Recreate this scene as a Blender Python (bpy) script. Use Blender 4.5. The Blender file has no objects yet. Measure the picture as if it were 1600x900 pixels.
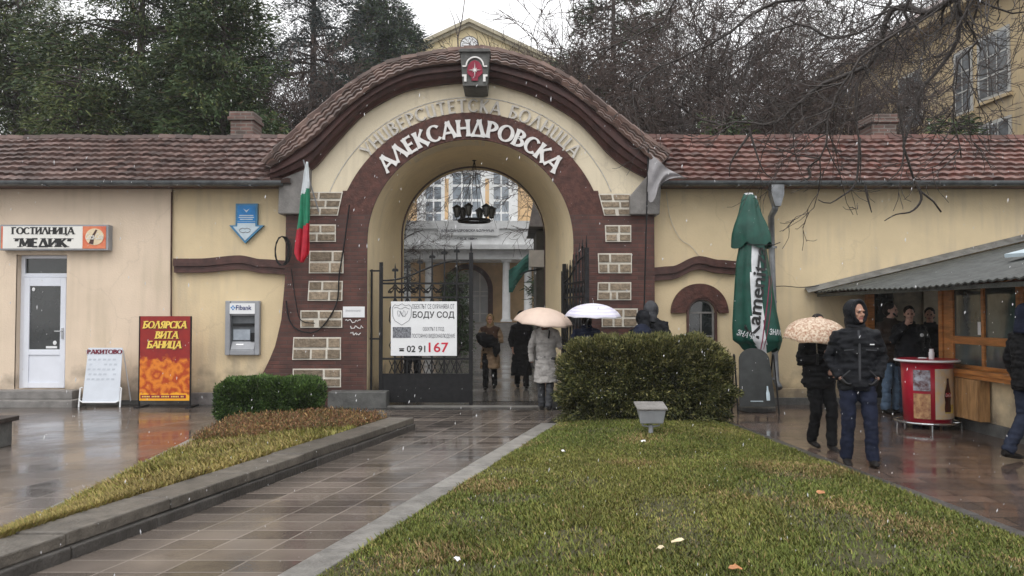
import bpy, bmesh, math, random
import numpy as np
from mathutils import Vector, Matrix, noise, kdtree
random.seed(7); rng = np.random.default_rng(7)
R = math.radians
scene = bpy.context.scene
COL = scene.collection

# ------------------------------------------------------------ camera
F = 1250.0; EYE = 1.65; PITCH = math.atan(38/F)
cam_d = bpy.data.cameras.new('camera'); cam = bpy.data.objects.new('camera', cam_d); COL.objects.link(cam)
cam.location = (0, 0, EYE); cam.rotation_euler = (R(90)+PITCH, 0, 0)
cam_d.sensor_width = 36; cam_d.lens = 36*F/1600; cam_d.clip_start = .1; cam_d.clip_end = 2000
scene.camera = cam
# ------------------------------------------------------------ sky and sun (overcast, light snow)
SUN_EL, SUN_AZ = R(52), R(200)
w = bpy.data.worlds.new("World"); scene.world = w; w.use_nodes = True
nt = w.node_tree; nt.nodes.clear()
out = nt.nodes.new('ShaderNodeOutputWorld'); bg = nt.nodes.new('ShaderNodeBackground')
sky = nt.nodes.new('ShaderNodeTexSky'); sky.sky_type = 'NISHITA'; sky.sun_disc = False
sky.sun_elevation = SUN_EL; sky.sun_rotation = SUN_AZ
tc = nt.nodes.new('ShaderNodeTexCoord'); sep = nt.nodes.new('ShaderNodeSeparateXYZ')
mr = nt.nodes.new('ShaderNodeMapRange'); mr.inputs[1].default_value = 0; mr.inputs[2].default_value = 1
mr.inputs[3].default_value = 10.2; mr.inputs[4].default_value = 19.0
cl = nt.nodes.new('ShaderNodeTexNoise'); cl.inputs['Scale'].default_value = 2.2; cl.inputs['Detail'].default_value = 4
mc = nt.nodes.new('ShaderNodeMapRange'); mc.inputs[3].default_value = .9; mc.inputs[4].default_value = 1.1
mul = nt.nodes.new('ShaderNodeMath'); mul.operation = 'MULTIPLY'
cmb = nt.nodes.new('ShaderNodeVectorMath'); cmb.operation = 'SCALE'; cmb.inputs[0].default_value = (.99, .99, 1.0)
mix = nt.nodes.new('ShaderNodeMix'); mix.data_type = 'RGBA'; mix.inputs[0].default_value = .95
L = nt.links
L.new(tc.outputs['Generated'], sep.inputs[0]); L.new(sep.outputs['Z'], mr.inputs[0])
L.new(tc.outputs['Generated'], cl.inputs['Vector']); L.new(cl.outputs['Fac'], mc.inputs[0])
L.new(mr.outputs[0], mul.inputs[0]); L.new(mc.outputs[0], mul.inputs[1]); L.new(mul.outputs[0], cmb.inputs['Scale'])
L.new(sky.outputs[0], mix.inputs[6]); L.new(cmb.outputs[0], mix.inputs[7])
L.new(mix.outputs[2], bg.inputs[0]); bg.inputs[1].default_value = .1; L.new(bg.outputs[0], out.inputs[0])
sd = bpy.data.lights.new('sun', 'SUN'); sd.energy = .8; sd.angle = R(40); sd.color = (1, .97, .93)
sun = bpy.data.objects.new('sun', sd); COL.objects.link(sun)
sun.rotation_euler = (R(90)-SUN_EL, 0, -SUN_AZ + R(180) + R(0))
sun.rotation_euler = Vector((math.sin(SUN_AZ)*math.cos(SUN_EL), math.cos(SUN_AZ)*math.cos(SUN_EL), math.sin(SUN_EL))).to_track_quat('Z', 'Y').to_euler()
scene.view_settings.view_transform = 'Standard'; scene.view_settings.look = 'None'
scene.view_settings.exposure = 0.2; scene.view_settings.gamma = 1
scene.cycles.use_denoising = True
scene.cycles.max_bounces = 7; scene.cycles.diffuse_bounces = 5; scene.cycles.glossy_bounces = 3
scene.cycles.transparent_max_bounces = 8

# ------------------------------------------------------------ survey helpers: photo pixel (1600x900) -> world metres
def P(px, py, Y):
    u = (px-800)/F; v = (450-py)/F
    yy = math.cos(PITCH)-v*math.sin(PITCH); zz = math.sin(PITCH)+v*math.cos(PITCH)
    t = Y/yy
    return Vector((u*t, Y, EYE+zz*t))
def G(px, py, z=0.0):
    u = (px-800)/F; v = (450-py)/F
    yy = math.cos(PITCH)-v*math.sin(PITCH); zz = math.sin(PITCH)+v*math.cos(PITCH)
    t = (z-EYE)/zz
    return Vector((u*t, yy*t, z))

# ------------------------------------------------------------ materials
def mat(name, col, rough=.75, var=.18, scale=5, bump=0., bscale=60, metal=0., spec=.4, attr=0., col2=None, alpha=1., stretch=None, detail=5):
    m = bpy.data.materials.new(name); m.use_nodes = True
    n = m.node_tree.nodes; l = m.node_tree.links; b = n['Principled BSDF']
    b.inputs['Roughness'].default_value = rough; b.inputs['Metallic'].default_value = metal
    b.inputs['Specular IOR Level'].default_value = spec
    t = n.new('ShaderNodeTexCoord'); src = t.outputs['Object']
    if stretch:
        mp = n.new('ShaderNodeMapping'); mp.inputs['Scale'].default_value = stretch; l.new(src, mp.inputs[0]); src2 = mp.outputs[0]
    else: src2 = src
    no = n.new('ShaderNodeTexNoise'); no.inputs['Scale'].default_value = scale; no.inputs['Detail'].default_value = detail
    no.inputs['Roughness'].default_value = .6
    l.new(src2, no.inputs['Vector'])
    mx = n.new('ShaderNodeMix'); mx.data_type = 'RGBA'
    c2 = col2 or tuple(min(1, c*(1+var)) for c in col); c1 = col if col2 else tuple(c*(1-var) for c in col)
    mx.inputs[6].default_value = (*c1, 1); mx.inputs[7].default_value = (*c2, 1)
    r = n.new('ShaderNodeMapRange'); r.inputs[1].default_value = .35; r.inputs[2].default_value = .65
    l.new(no.outputs['Fac'], r.inputs[0]); l.new(r.outputs[0], mx.inputs[0]); res = mx.outputs[2]
    if attr:
        a = n.new('ShaderNodeAttribute'); a.attribute_name = 'rnd'
        ar = n.new('ShaderNodeMapRange'); ar.inputs[3].default_value = 1-attr; ar.inputs[4].default_value = 1+attr
        l.new(a.outputs['Fac'], ar.inputs[0])
        vm = n.new('ShaderNodeVectorMath'); vm.operation = 'SCALE'; l.new(res, vm.inputs[0]); l.new(ar.outputs[0], vm.inputs['Scale']); res = vm.outputs[0]
    l.new(res, b.inputs['Base Color'])
    if bump:
        bn = n.new('ShaderNodeTexNoise'); bn.inputs['Scale'].default_value = bscale; bn.inputs['Detail'].default_value = 6
        l.new(src, bn.inputs['Vector'])
        bp = n.new('ShaderNodeBump'); bp.inputs['Strength'].default_value = bump; bp.inputs['Distance'].default_value = .02
        l.new(bn.outputs['Fac'], bp.inputs['Height']); l.new(bp.outputs[0], b.inputs['Normal'])
    if alpha < 1: b.inputs['Alpha'].default_value = alpha
    return m

def stucco(name, col, stain=(.5, .42, .3), amt=.55, grime=(.16, .13, .1)):
    """painted render: soft blotches, vertical rain runs, a soiled foot and small knocked-off patches"""
    m = mat(name, col, rough=.85, var=.05, scale=1.3, bump=.25, bscale=35)
    n = m.node_tree.nodes; l = m.node_tree.links; b = n['Principled BSDF']
    prev = b.inputs['Base Color'].links[0].from_socket
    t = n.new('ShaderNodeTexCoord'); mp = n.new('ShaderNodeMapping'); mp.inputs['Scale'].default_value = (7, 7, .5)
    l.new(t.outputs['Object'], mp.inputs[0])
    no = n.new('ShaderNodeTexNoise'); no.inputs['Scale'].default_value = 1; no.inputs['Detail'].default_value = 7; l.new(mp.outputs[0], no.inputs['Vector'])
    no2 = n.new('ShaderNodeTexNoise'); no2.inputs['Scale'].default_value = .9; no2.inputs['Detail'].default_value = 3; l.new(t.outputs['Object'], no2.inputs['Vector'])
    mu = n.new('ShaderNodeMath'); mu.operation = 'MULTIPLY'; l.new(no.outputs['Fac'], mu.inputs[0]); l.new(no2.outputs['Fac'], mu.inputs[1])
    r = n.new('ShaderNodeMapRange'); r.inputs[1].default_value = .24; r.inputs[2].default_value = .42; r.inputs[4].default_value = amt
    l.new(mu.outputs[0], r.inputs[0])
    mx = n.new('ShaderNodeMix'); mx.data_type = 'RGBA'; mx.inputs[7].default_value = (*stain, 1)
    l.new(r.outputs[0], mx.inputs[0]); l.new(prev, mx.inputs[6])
    # foot splash dirt: real soiling of the lowest 40 cm
    sp = n.new('ShaderNodeSeparateXYZ'); ge = n.new('ShaderNodeNewGeometry'); l.new(ge.outputs['Position'], sp.inputs[0])
    no3 = n.new('ShaderNodeTexNoise'); no3.inputs['Scale'].default_value = 3; no3.inputs['Detail'].default_value = 8; l.new(t.outputs['Object'], no3.inputs['Vector'])
    ad = n.new('ShaderNodeMath'); ad.operation = 'MULTIPLY_ADD'; ad.inputs[1].default_value = -1.3; l.new(no3.outputs['Fac'], ad.inputs[0]); l.new(sp.outputs['Z'], ad.inputs[2])
    r2 = n.new('ShaderNodeMapRange'); r2.inputs[1].default_value = -.50; r2.inputs[2].default_value = .0; r2.inputs[3].default_value = .85; r2.inputs[4].default_value = 0
    l.new(ad.outputs[0], r2.inputs[0])
    mx2 = n.new('ShaderNodeMix'); mx2.data_type = 'RGBA'; mx2.inputs[7].default_value = (*grime, 1)
    l.new(r2.outputs[0], mx2.inputs[0]); l.new(mx.outputs[2], mx2.inputs[6])
    # hairline cracks
    vo = n.new('ShaderNodeTexVoronoi'); vo.feature = 'DISTANCE_TO_EDGE'; vo.inputs['Scale'].default_value = .55
    nd = n.new('ShaderNodeTexNoise'); nd.inputs['Scale'].default_value = 2.5; nd.inputs['Detail'].default_value = 6; l.new(t.outputs['Object'], nd.inputs['Vector'])
    am = n.new('ShaderNodeMix'); am.data_type = 'RGBA'; am.inputs[0].default_value = .35; l.new(t.outputs['Object'], am.inputs[6]); l.new(nd.outputs['Color'], am.inputs[7])
    l.new(am.outputs[2], vo.inputs['Vector'])
    r3 = n.new('ShaderNodeMapRange'); r3.inputs[1].default_value = .002; r3.inputs[2].default_value = .005; r3.inputs[3].default_value = .09; r3.inputs[4].default_value = 0
    l.new(vo.outputs['Distance'], r3.inputs[0])
    mx3 = n.new('ShaderNodeMix'); mx3.data_type = 'RGBA'; mx3.inputs[7].default_value = (.12, .09, .07, 1)
    l.new(r3.outputs[0], mx3.inputs[0]); l.new(mx2.outputs[2], mx3.inputs[6]); l.new(mx3.outputs[2], b.inputs['Base Color'])
    return m

def brickmat(name, c1, c2, mortar, plane='XZ', bw=.24, bh=.075, ms=.012, rough=.8, rot=0., squash=.5, wet=False, wr=(.06, .42), bump=.5, puddle=(.42, .6), tint=None, bias=0., shear=0.):
    m = bpy.data.materials.new(name); m.use_nodes = True
    n = m.node_tree.nodes; l = m.node_tree.links; b = n['Principled BSDF']
    ge = n.new('ShaderNodeNewGeometry'); sp = n.new('ShaderNodeSeparateXYZ'); cb = n.new('ShaderNodeCombineXYZ')
    l.new(ge.outputs['Position'], sp.inputs[0])
    if shear:
        sh_ = n.new('ShaderNodeMath'); sh_.operation = 'MULTIPLY_ADD'; sh_.inputs[1].default_value = shear; l.new(sp.outputs[plane[1]], sh_.inputs[0]); l.new(sp.outputs[plane[0]], sh_.inputs[2]); l.new(sh_.outputs[0], cb.inputs[0])
    else: l.new(sp.outputs[plane[0]], cb.inputs[0])
    l.new(sp.outputs[plane[1]], cb.inputs[1])
    mp = n.new('ShaderNodeMapping'); mp.inputs['Rotation'].default_value = (0, 0, rot); l.new(cb.outputs[0], mp.inputs[0])
    br = n.new('ShaderNodeTexBrick'); br.inputs['Scale'].default_value = 1; br.inputs['Brick Width'].default_value = bw
    br.inputs['Row Height'].default_value = bh; br.inputs['Mortar Size'].default_value = ms; br.offset = squash
    br.inputs['Mortar Smooth'].default_value = .3; br.inputs['Bias'].default_value = bias
    br.inputs['Color1'].default_value = (*c1, 1); br.inputs['Color2'].default_value = (*c2, 1); br.inputs['Mortar'].default_value = (*mortar, 1)
    # slightly wandering joints
    nw = n.new('ShaderNodeTexNoise'); nw.inputs['Scale'].default_value = 1.7; nw.inputs['Detail'].default_value = 4; l.new(cb.outputs[0], nw.inputs['Vector'])
    vs = n.new('ShaderNodeVectorMath'); vs.operation = 'MULTIPLY_ADD'; vs.inputs[1].default_value = (bh*.12,)*3
    l.new(nw.outputs['Color'], vs.inputs[0]); l.new(mp.outputs[0], vs.inputs[2]); l.new(vs.outputs[0], br.inputs['Vector'])
    no = n.new('ShaderNodeTexNoise'); no.inputs['Scale'].default_value = 1.1 if wet else 4; no.inputs['Detail'].default_value = 7; l.new(cb.outputs[0], no.inputs['Vector'])
    r = n.new('ShaderNodeMapRange'); r.inputs[1].default_value = .3; r.inputs[2].default_value = .7; r.inputs[3].default_value = .7; r.inputs[4].default_value = 1.3
    l.new(no.outputs['Fac'], r.inputs[0])
    vm = n.new('ShaderNodeVectorMath'); vm.operation = 'SCALE'; l.new(br.outputs['Color'], vm.inputs[0]); l.new(r.outputs[0], vm.inputs['Scale'])
    l.new(vm.outputs[0], b.inputs['Base Color'])
    b.inputs['Roughness'].default_value = rough
    bn = n.new('ShaderNodeTexNoise'); bn.inputs['Scale'].default_value = 45; bn.inputs['Detail'].default_value = 5; l.new(cb.outputs[0], bn.inputs['Vector'])
    hh = n.new('ShaderNodeMath'); hh.operation = 'MULTIPLY_ADD'; hh.inputs[1].default_value = -1.0; l.new(br.outputs['Fac'], hh.inputs[0])
    h2 = n.new('ShaderNodeMath'); h2.operation = 'MULTIPLY'; h2.inputs[1].default_value = .25; l.new(bn.outputs['Fac'], h2.inputs[0]); l.new(h2.outputs[0], hh.inputs[2])
    bp = n.new('ShaderNodeBump'); bp.inputs['Strength'].default_value = bump; bp.inputs['Distance'].default_value = .01
    l.new(hh.outputs[0], bp.inputs['Height']); l.new(bp.outputs[0], b.inputs['Normal'])
    if wet:
        n4 = n.new('ShaderNodeTexNoise'); n4.inputs['Scale'].default_value = .8; n4.inputs['Detail'].default_value = 6; n4.inputs['Roughness'].default_value = .65; l.new(cb.outputs[0], n4.inputs['Vector'])
        # every slab sits a little differently: some hold water
        ad = n.new('ShaderNodeMath'); ad.operation = 'MULTIPLY_ADD'; ad.inputs[1].default_value = .9; 
        sc2 = n.new('ShaderNodeSeparateColor'); l.new(br.outputs['Color'], sc2.inputs[0]); l.new(sc2.outputs[0], ad.inputs[0]); l.new(n4.outputs['Fac'], ad.inputs[2])
        rr = n.new('ShaderNodeMapRange'); rr.inputs[1].default_value = puddle[0]; rr.inputs[2].default_value = puddle[1]; rr.inputs[3].default_value = wr[0]; rr.inputs[4].default_value = wr[1]
        l.new(ad.outputs[0], rr.inputs[0]); l.new(rr.outputs[0], b.inputs['Roughness'])
        rs = n.new('ShaderNodeMapRange'); rs.inputs[1].default_value = puddle[0]; rs.inputs[2].default_value = puddle[1]; rs.inputs[3].default_value = .14; rs.inputs[4].default_value = bump
        l.new(ad.outputs[0], rs.inputs[0]); l.new(rs.outputs[0], bp.inputs['Strength'])
        b.inputs['IOR'].default_value = 1.42
    return m

M = {}
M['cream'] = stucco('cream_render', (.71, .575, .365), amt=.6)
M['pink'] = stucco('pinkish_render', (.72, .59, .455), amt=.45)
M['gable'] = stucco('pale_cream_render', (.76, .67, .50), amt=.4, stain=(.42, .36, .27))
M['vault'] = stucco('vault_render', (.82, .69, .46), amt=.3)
M['plinth'] = mat('grey_plinth', (.16, .15, .145), .6, .3, 4, .4, 30)
M['brick'] = brickmat('dark_red_brick', (.100, .036, .026), (.066, .026, .020), (.060, .034, .028), bw=.25, bh=.072, ms=.008, rough=.62)
M['arcbrick'] = mat('dark_red_arch_brick', (.080, .030, .022), .6, .35, 9, .6, 30)
M['fascia'] = mat('oxblood_fascia', (.062, .025, .021), .5, .3, 5, .2, 30)
M['moulding'] = mat('brown_moulding', (.075, .034, .028), .5, .3, 5, .2, 30)
M['tile'] = mat('clay_roof_tile', (.070, .038, .032), .5, .2, 3.0, .35, 50, attr=.5, col2=(.120, .078, .066), spec=.3)
M['tiler'] = mat('red_clay_roof_tile', (.105, .038, .029), .5, .2, 3.0, .35, 50, attr=.5, col2=(.120, .068, .055), spec=.3)
M['oldtile'] = mat('mossy_roof_tile', (.070, .038, .030), .6, .2, 4.0, .35, 50, attr=.5, col2=(.130, .085, .068))
M['concrete'] = mat('grey_concrete', (.20, .19, .18), .7, .2, 6, .4, 40)
M['darkconc'] = mat('dark_concrete', (.10, .10, .095), .6, .25, 7, .4, 40)
M['stone'] = mat('quoin_stone', (.26, .205, .145), .8, .3, 14, 1.0, 30, attr=.3)
M['mortar'] = mat('pale_mortar', (.66, .62, .54), .85, .12, 10, .3, 60)
M['white'] = mat('white_paint', (.78, .79, .8), .35, .04, 3)
M['pvc'] = mat('white_pvc', (.74, .77, .84), .3, .04, 3)
M['letter'] = mat('white_letter', (.74, .73, .71), .45, .06, 8)
M['relief'] = mat('relief_letter', (.56, .53, .48), .6, .15, 14, .3, 60)
M['gutter'] = mat('grey_zinc', (.13, .14, .145), .35, .3, 5, metal=.55)
M['pipe'] = mat('pipe_zinc', (.22, .23, .24), .4, .3, 5, metal=.5)
M['iron'] = mat('black_iron', (.012, .012, .013), .5, .3, 12, .2, 60, spec=.25)
M['glassd'] = mat('dark_glass', (.025, .028, .028), .05, .3, 2, spec=.9)
M['glassb'] = mat('far_window_glass', (.22, .25, .28), .12, .4, 1.5, spec=.8)
M['black'] = mat('black_print', (.02, .02, .02), .5, .1)
M['red'] = mat('red_print', (.55, .02, .05), .45, .1)
M['wood'] = mat('varnished_wood', (.42, .17, .05), .35, .3, 3, .15, 40, stretch=(1, 1, 8))
M['ply'] = mat('old_plywood', (.36, .20, .085), .5, .3, 3, .15, 40, stretch=(6, 6, 1))
M['bark'] = mat('wet_bark', (.035, .028, .025), .6, .35, 12, .6, 50)
M['barkg'] = mat('grey_bark', (.075, .06, .055), .8, .35, 12, .6, 50)
M['twig'] = mat('brown_twig', (.05, .036, .034), .75, .35, 2)
M['wall_white'] = mat('portico_white', (.80, .81, .81), .7, .1, 2)
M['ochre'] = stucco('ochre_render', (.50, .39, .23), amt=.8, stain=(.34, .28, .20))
M['wframe'] = mat('weathered_window_frame', (.42, .42, .40), .6, .15, 3)
M['glassw'] = mat('ward_window_glass', (.12, .13, .14), .12, .5, 1.2, spec=.6)
M['yellowfar'] = mat('far_yellow_render', (.66, .55, .33), .8, .12, 1.2)
M['orangefar'] = mat('far_orange_render', (.66, .46, .26), .8, .15, 1.2)
M['steel'] = mat('steel', (.45, .46, .47), .25, .1, 5, metal=.9)
M['greyplas'] = mat('grey_plastic', (.30, .31, .33), .4, .1, 5)
M['skin'] = mat('skin', (.42, .23, .16), .5, .1, 12)

# ------------------------------------------------------------ object helpers
def tag(o, label=None, cat=None, group=None, kind=None):
    if label: o['label'] = label
    if cat: o['category'] = cat
    if group: o['group'] = group
    if kind: o['kind'] = kind
    return o
def empty(name, loc=(0, 0, 0), label=None, cat=None, group=None, rz=0):
    o = bpy.data.objects.new(name, None); COL.objects.link(o); o.location = loc; o.rotation_euler.z = rz
    o.empty_display_size = .2
    return tag(o, label, cat, group)
def _origin(o, parent):
    p = parent
    mw = Matrix.Identity(4)
    while p is not None:
        mw = (Matrix.LocRotScale(p.location, p.rotation_euler, p.scale)) @ mw; p = p.parent
    return mw
def link(name, me, parent=None, local=False):
    """mesh given in world metres (local=False): moved into the parent's frame"""
    o = bpy.data.objects.new(name, me); COL.objects.link(o)
    if parent is not None:
        o.parent = parent
        if not local: me.transform(_origin(o, parent).inverted())
    return o

class MB:
    def __init__(s): s.v = []; s.f = []; s.m = []; s.mi = 0; s.r = []; s.rv = .5; s.sm = []; s.smooth = False
    def add(s, vs, fs):
        b = len(s.v); s.v += [tuple(v) for v in vs]
        for f in fs: s.f.append(tuple(b+i for i in f)); s.m.append(s.mi); s.r.append(s.rv); s.sm.append(s.smooth)
        return s
    def box(s, a, b):
        x0, y0, z0 = a; x1, y1, z1 = b
        return s.add([(x0,y0,z0),(x1,y0,z0),(x1,y1,z0),(x0,y1,z0),(x0,y0,z1),(x1,y0,z1),(x1,y1,z1),(x0,y1,z1)],
              [(0,3,2,1),(4,5,6,7),(0,1,5,4),(1,2,6,5),(2,3,7,6),(3,0,4,7)])
    def obox(s, c, sx, sy, sz, rz=0, rx=0, ry=0):
        mm = Matrix.Translation(c) @ Matrix.Rotation(rz,4,'Z') @ Matrix.Rotation(ry,4,'Y') @ Matrix.Rotation(rx,4,'X')
        vs = [mm @ Vector((x*sx/2, y*sy/2, z*sz/2)) for x,y,z in [(-1,-1,-1),(1,-1,-1),(1,1,-1),(-1,1,-1),(-1,-1,1),(1,-1,1),(1,1,1),(-1,1,1)]]
        return s.add(vs, [(0,3,2,1),(4,5,6,7),(0,1,5,4),(1,2,6,5),(2,3,7,6),(3,0,4,7)])
    def prism(s, pts, y0, y1):
        """polygon of (x,z), pushed from y0 (front) to y1"""
        n = len(pts); vs = [(x,y0,z) for x,z in pts]+[(x,y1,z) for x,z in pts]
        return s.add(vs, [tuple(range(n)), tuple(range(2*n-1,n-1,-1))]+[(i,i+n,(i+1)%n+n,(i+1)%n) for i in range(n)])
    def slab(s, pts, z0, z1):
        n = len(pts); vs = [(p[0],p[1],z0) for p in pts]+[(p[0],p[1],z1) for p in pts]
        return s.add(vs, [tuple(range(n-1,-1,-1)), tuple(range(n,2*n))]+[(i,(i+1)%n,(i+1)%n+n,i+n) for i in range(n)])
    def tube(s, pts, r, seg=8, ref=None, cap=True):
        pts = [Vector(p) for p in pts]; n = len(pts)
        rr = r if isinstance(r, (list, tuple)) else [r]*n
        b = len(s.v); vs = []; prev = None
        for i, p in enumerate(pts):
            t = (pts[min(i+1,n-1)]-pts[max(i-1,0)])
            t = t.normalized() if t.length > 1e-9 else Vector((0,0,1))
            if prev is None:
                a = Vector(ref) if ref else (Vector((1,0,0)) if abs(t.x) < .8 else Vector((0,1,0)))
            else: a = prev
            u = (a-t*a.dot(t)); u = u.normalized() if u.length > 1e-6 else t.orthogonal().normalized()
            prev = u; v = t.cross(u)
            q = rr[i]; ra, rb = q if isinstance(q, tuple) else (q, q)
            for k in range(seg):
                th = 2*math.pi*k/seg; vs.append(p+u*(ra*math.cos(th))+v*(rb*math.sin(th)))
        fs = [(i*seg+k, i*seg+(k+1)%seg, (i+1)*seg+(k+1)%seg, (i+1)*seg+k) for i in range(n-1) for k in range(seg)]
        if cap: fs += [tuple(range(seg-1,-1,-1)), tuple((n-1)*seg+k for k in range(seg))]
        return s.add(vs, fs)
    def cyl(s, a, b, r, seg=12): return s.tube([a, b], r, seg)
    def ell(s, c, rx, ry, rz, seg=14, rings=9, mtx=None):
        vs = []; c = Vector(c)
        for i in range(1, rings):
            ph = math.pi*i/rings
            for k in range(seg):
                th = 2*math.pi*k/seg
                q = Vector((rx*math.sin(ph)*math.cos(th), ry*math.sin(ph)*math.sin(th), -rz*math.cos(ph)))
                vs.append(c+(mtx @ q if mtx else q))
        bo = Vector((0,0,-rz)); to = Vector((0,0,rz))
        vs.append(c+(mtx @ bo if mtx else bo)); vs.append(c+(mtx @ to if mtx else to)); nb = (rings-1)*seg
        fs = [(i*seg+k, i*seg+(k+1)%seg, (i+1)*seg+(k+1)%seg, (i+1)*seg+k) for i in range(rings-2) for k in range(seg)]
        fs += [(nb, (k+1)%seg, k) for k in range(seg)]+[(nb+1, (rings-2)*seg+k, (rings-2)*seg+(k+1)%seg) for k in range(seg)]
        return s.add(vs, fs)
    def sheet(s, rows):
        """rows of points -> quads"""
        n = len(rows[0]); vs = [p for r in rows for p in r]
        return s.add(vs, [(i*n+k, i*n+k+1, (i+1)*n+k+1, (i+1)*n+k) for i in range(len(rows)-1) for k in range(n-1)])
    def mesh(s, name, mats):
        me = bpy.data.meshes.new(name); me.from_pydata(s.v, [], s.f)
        for m in (mats if isinstance(mats, (list, tuple)) else [mats]): me.materials.append(m)
        me.polygons.foreach_set('material_index', s.m); me.polygons.foreach_set('use_smooth', s.sm)
        a = me.attributes.new('rnd', 'FLOAT', 'FACE'); a.data.foreach_set('value', s.r)
        me.update(); return me
    def build(s, name, mats, parent=None, local=False, bevel=0, weld=False):
        me = s.mesh(name, mats)
        if weld:
            bm = bmesh.new(); bm.from_mesh(me); bmesh.ops.remove_doubles(bm, verts=bm.verts, dist=1e-5); bm.to_mesh(me); bm.free()
        o = link(name, me, parent, local)
        if bevel:
            bv = o.modifiers.new('bevel', 'BEVEL'); bv.width = bevel; bv.segments = 2; bv.limit_method = 'ANGLE'
        return o

def bulk(name, V, nper, mats, parent=None, rnd=None, mi=None, smooth=False, local=False):
    """V (N*nper,3) -> N separate faces"""
    N = len(V)//nper; me = bpy.data.meshes.new(name)
    me.vertices.add(len(V)); me.vertices.foreach_set('co', np.asarray(V, np.float32).ravel())
    me.loops.add(N*nper); me.loops.foreach_set('vertex_index', np.arange(N*nper, dtype=np.int32))
    me.polygons.add(N); me.polygons.foreach_set('loop_start', np.arange(0, N*nper, nper, dtype=np.int32))
    for m in (mats if isinstance(mats, (list, tuple)) else [mats]): me.materials.append(m)
    if mi is not None: me.polygons.foreach_set('material_index', np.asarray(mi, np.int32))
    me.update(calc_edges=True)
    a = me.attributes.new('rnd', 'FLOAT', 'FACE'); a.data.foreach_set('value', np.asarray(rnd if rnd is not None else np.full(N, .5), np.float32))
    return link(name, me, parent, local)
def unit(a): return a/np.maximum(np.linalg.norm(a, axis=-1, keepdims=True), 1e-9)
def leaves(C, D, ln, wd, jit=.6):
    """diamond leaves at C pointing along D"""
    N = len(C); D = unit(D+rng.normal(0, jit, (N, 3))); S = unit(np.cross(D, rng.normal(0, 1, (N, 3))))
    l = (ln*rng.uniform(.6, 1.3, N))[:, None]; w_ = (wd*rng.uniform(.6, 1.3, N))[:, None]
    V = np.empty((N, 4, 3)); V[:, 0] = C; V[:, 1] = C+D*l*.5+S*w_*.5; V[:, 2] = C+D*l; V[:, 3] = C+D*l*.5-S*w_*.5
    return V.reshape(-1, 3)
def copy_tree(o, parent=None):
    c = o.copy(); COL.objects.link(c); c.parent = parent
    for ch in list(o.children): copy_tree(ch, c)
    return c

# ------------------------------------------------------------ lettering
def text(body, w_, h_, m, parent, origin, name='lettering', depth=.004, bold=0., rz=0., align='L', shear=0, keep=False, rx=0):
    """sans lettering fitted into a w_ x h_ box; origin = lower-left corner (world), facing -Y turned by rz"""
    cu = bpy.data.curves.new('t', 'FONT'); cu.body = body; cu.extrude = .02; cu.offset = bold; cu.shear = shear; cu.resolution_u = 3
    o = bpy.data.objects.new('t', cu); COL.objects.link(o); bpy.context.view_layer.update()
    me = bpy.data.meshes.new_from_object(o.evaluated_get(bpy.context.evaluated_depsgraph_get())); bpy.data.objects.remove(o); bpy.data.curves.remove(cu)
    n = len(me.vertices); co = np.empty(n*3); me.vertices.foreach_get('co', co); co = co.reshape(-1, 3)
    mn = co.min(0); mx = co.max(0); sx = w_/(mx[0]-mn[0]); sz = h_/(mx[1]-mn[1])
    if keep: sx = sz = min(sx, sz)
    q = np.stack([(co[:, 0]-mn[0])*sx, -(co[:, 2]+.02)/.04*depth, (co[:, 1]-mn[1])*sz], 1)
    me.vertices.foreach_set('co', q.ravel()); me.update(); me.name = name
    me.materials.clear(); me.materials.append(m)
    me.transform(Matrix.Translation(origin) @ Matrix.Rotation(rz, 4, 'Z') @ Matrix.Rotation(rx, 4, 'X'))
    return link(name, me, parent)

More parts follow.
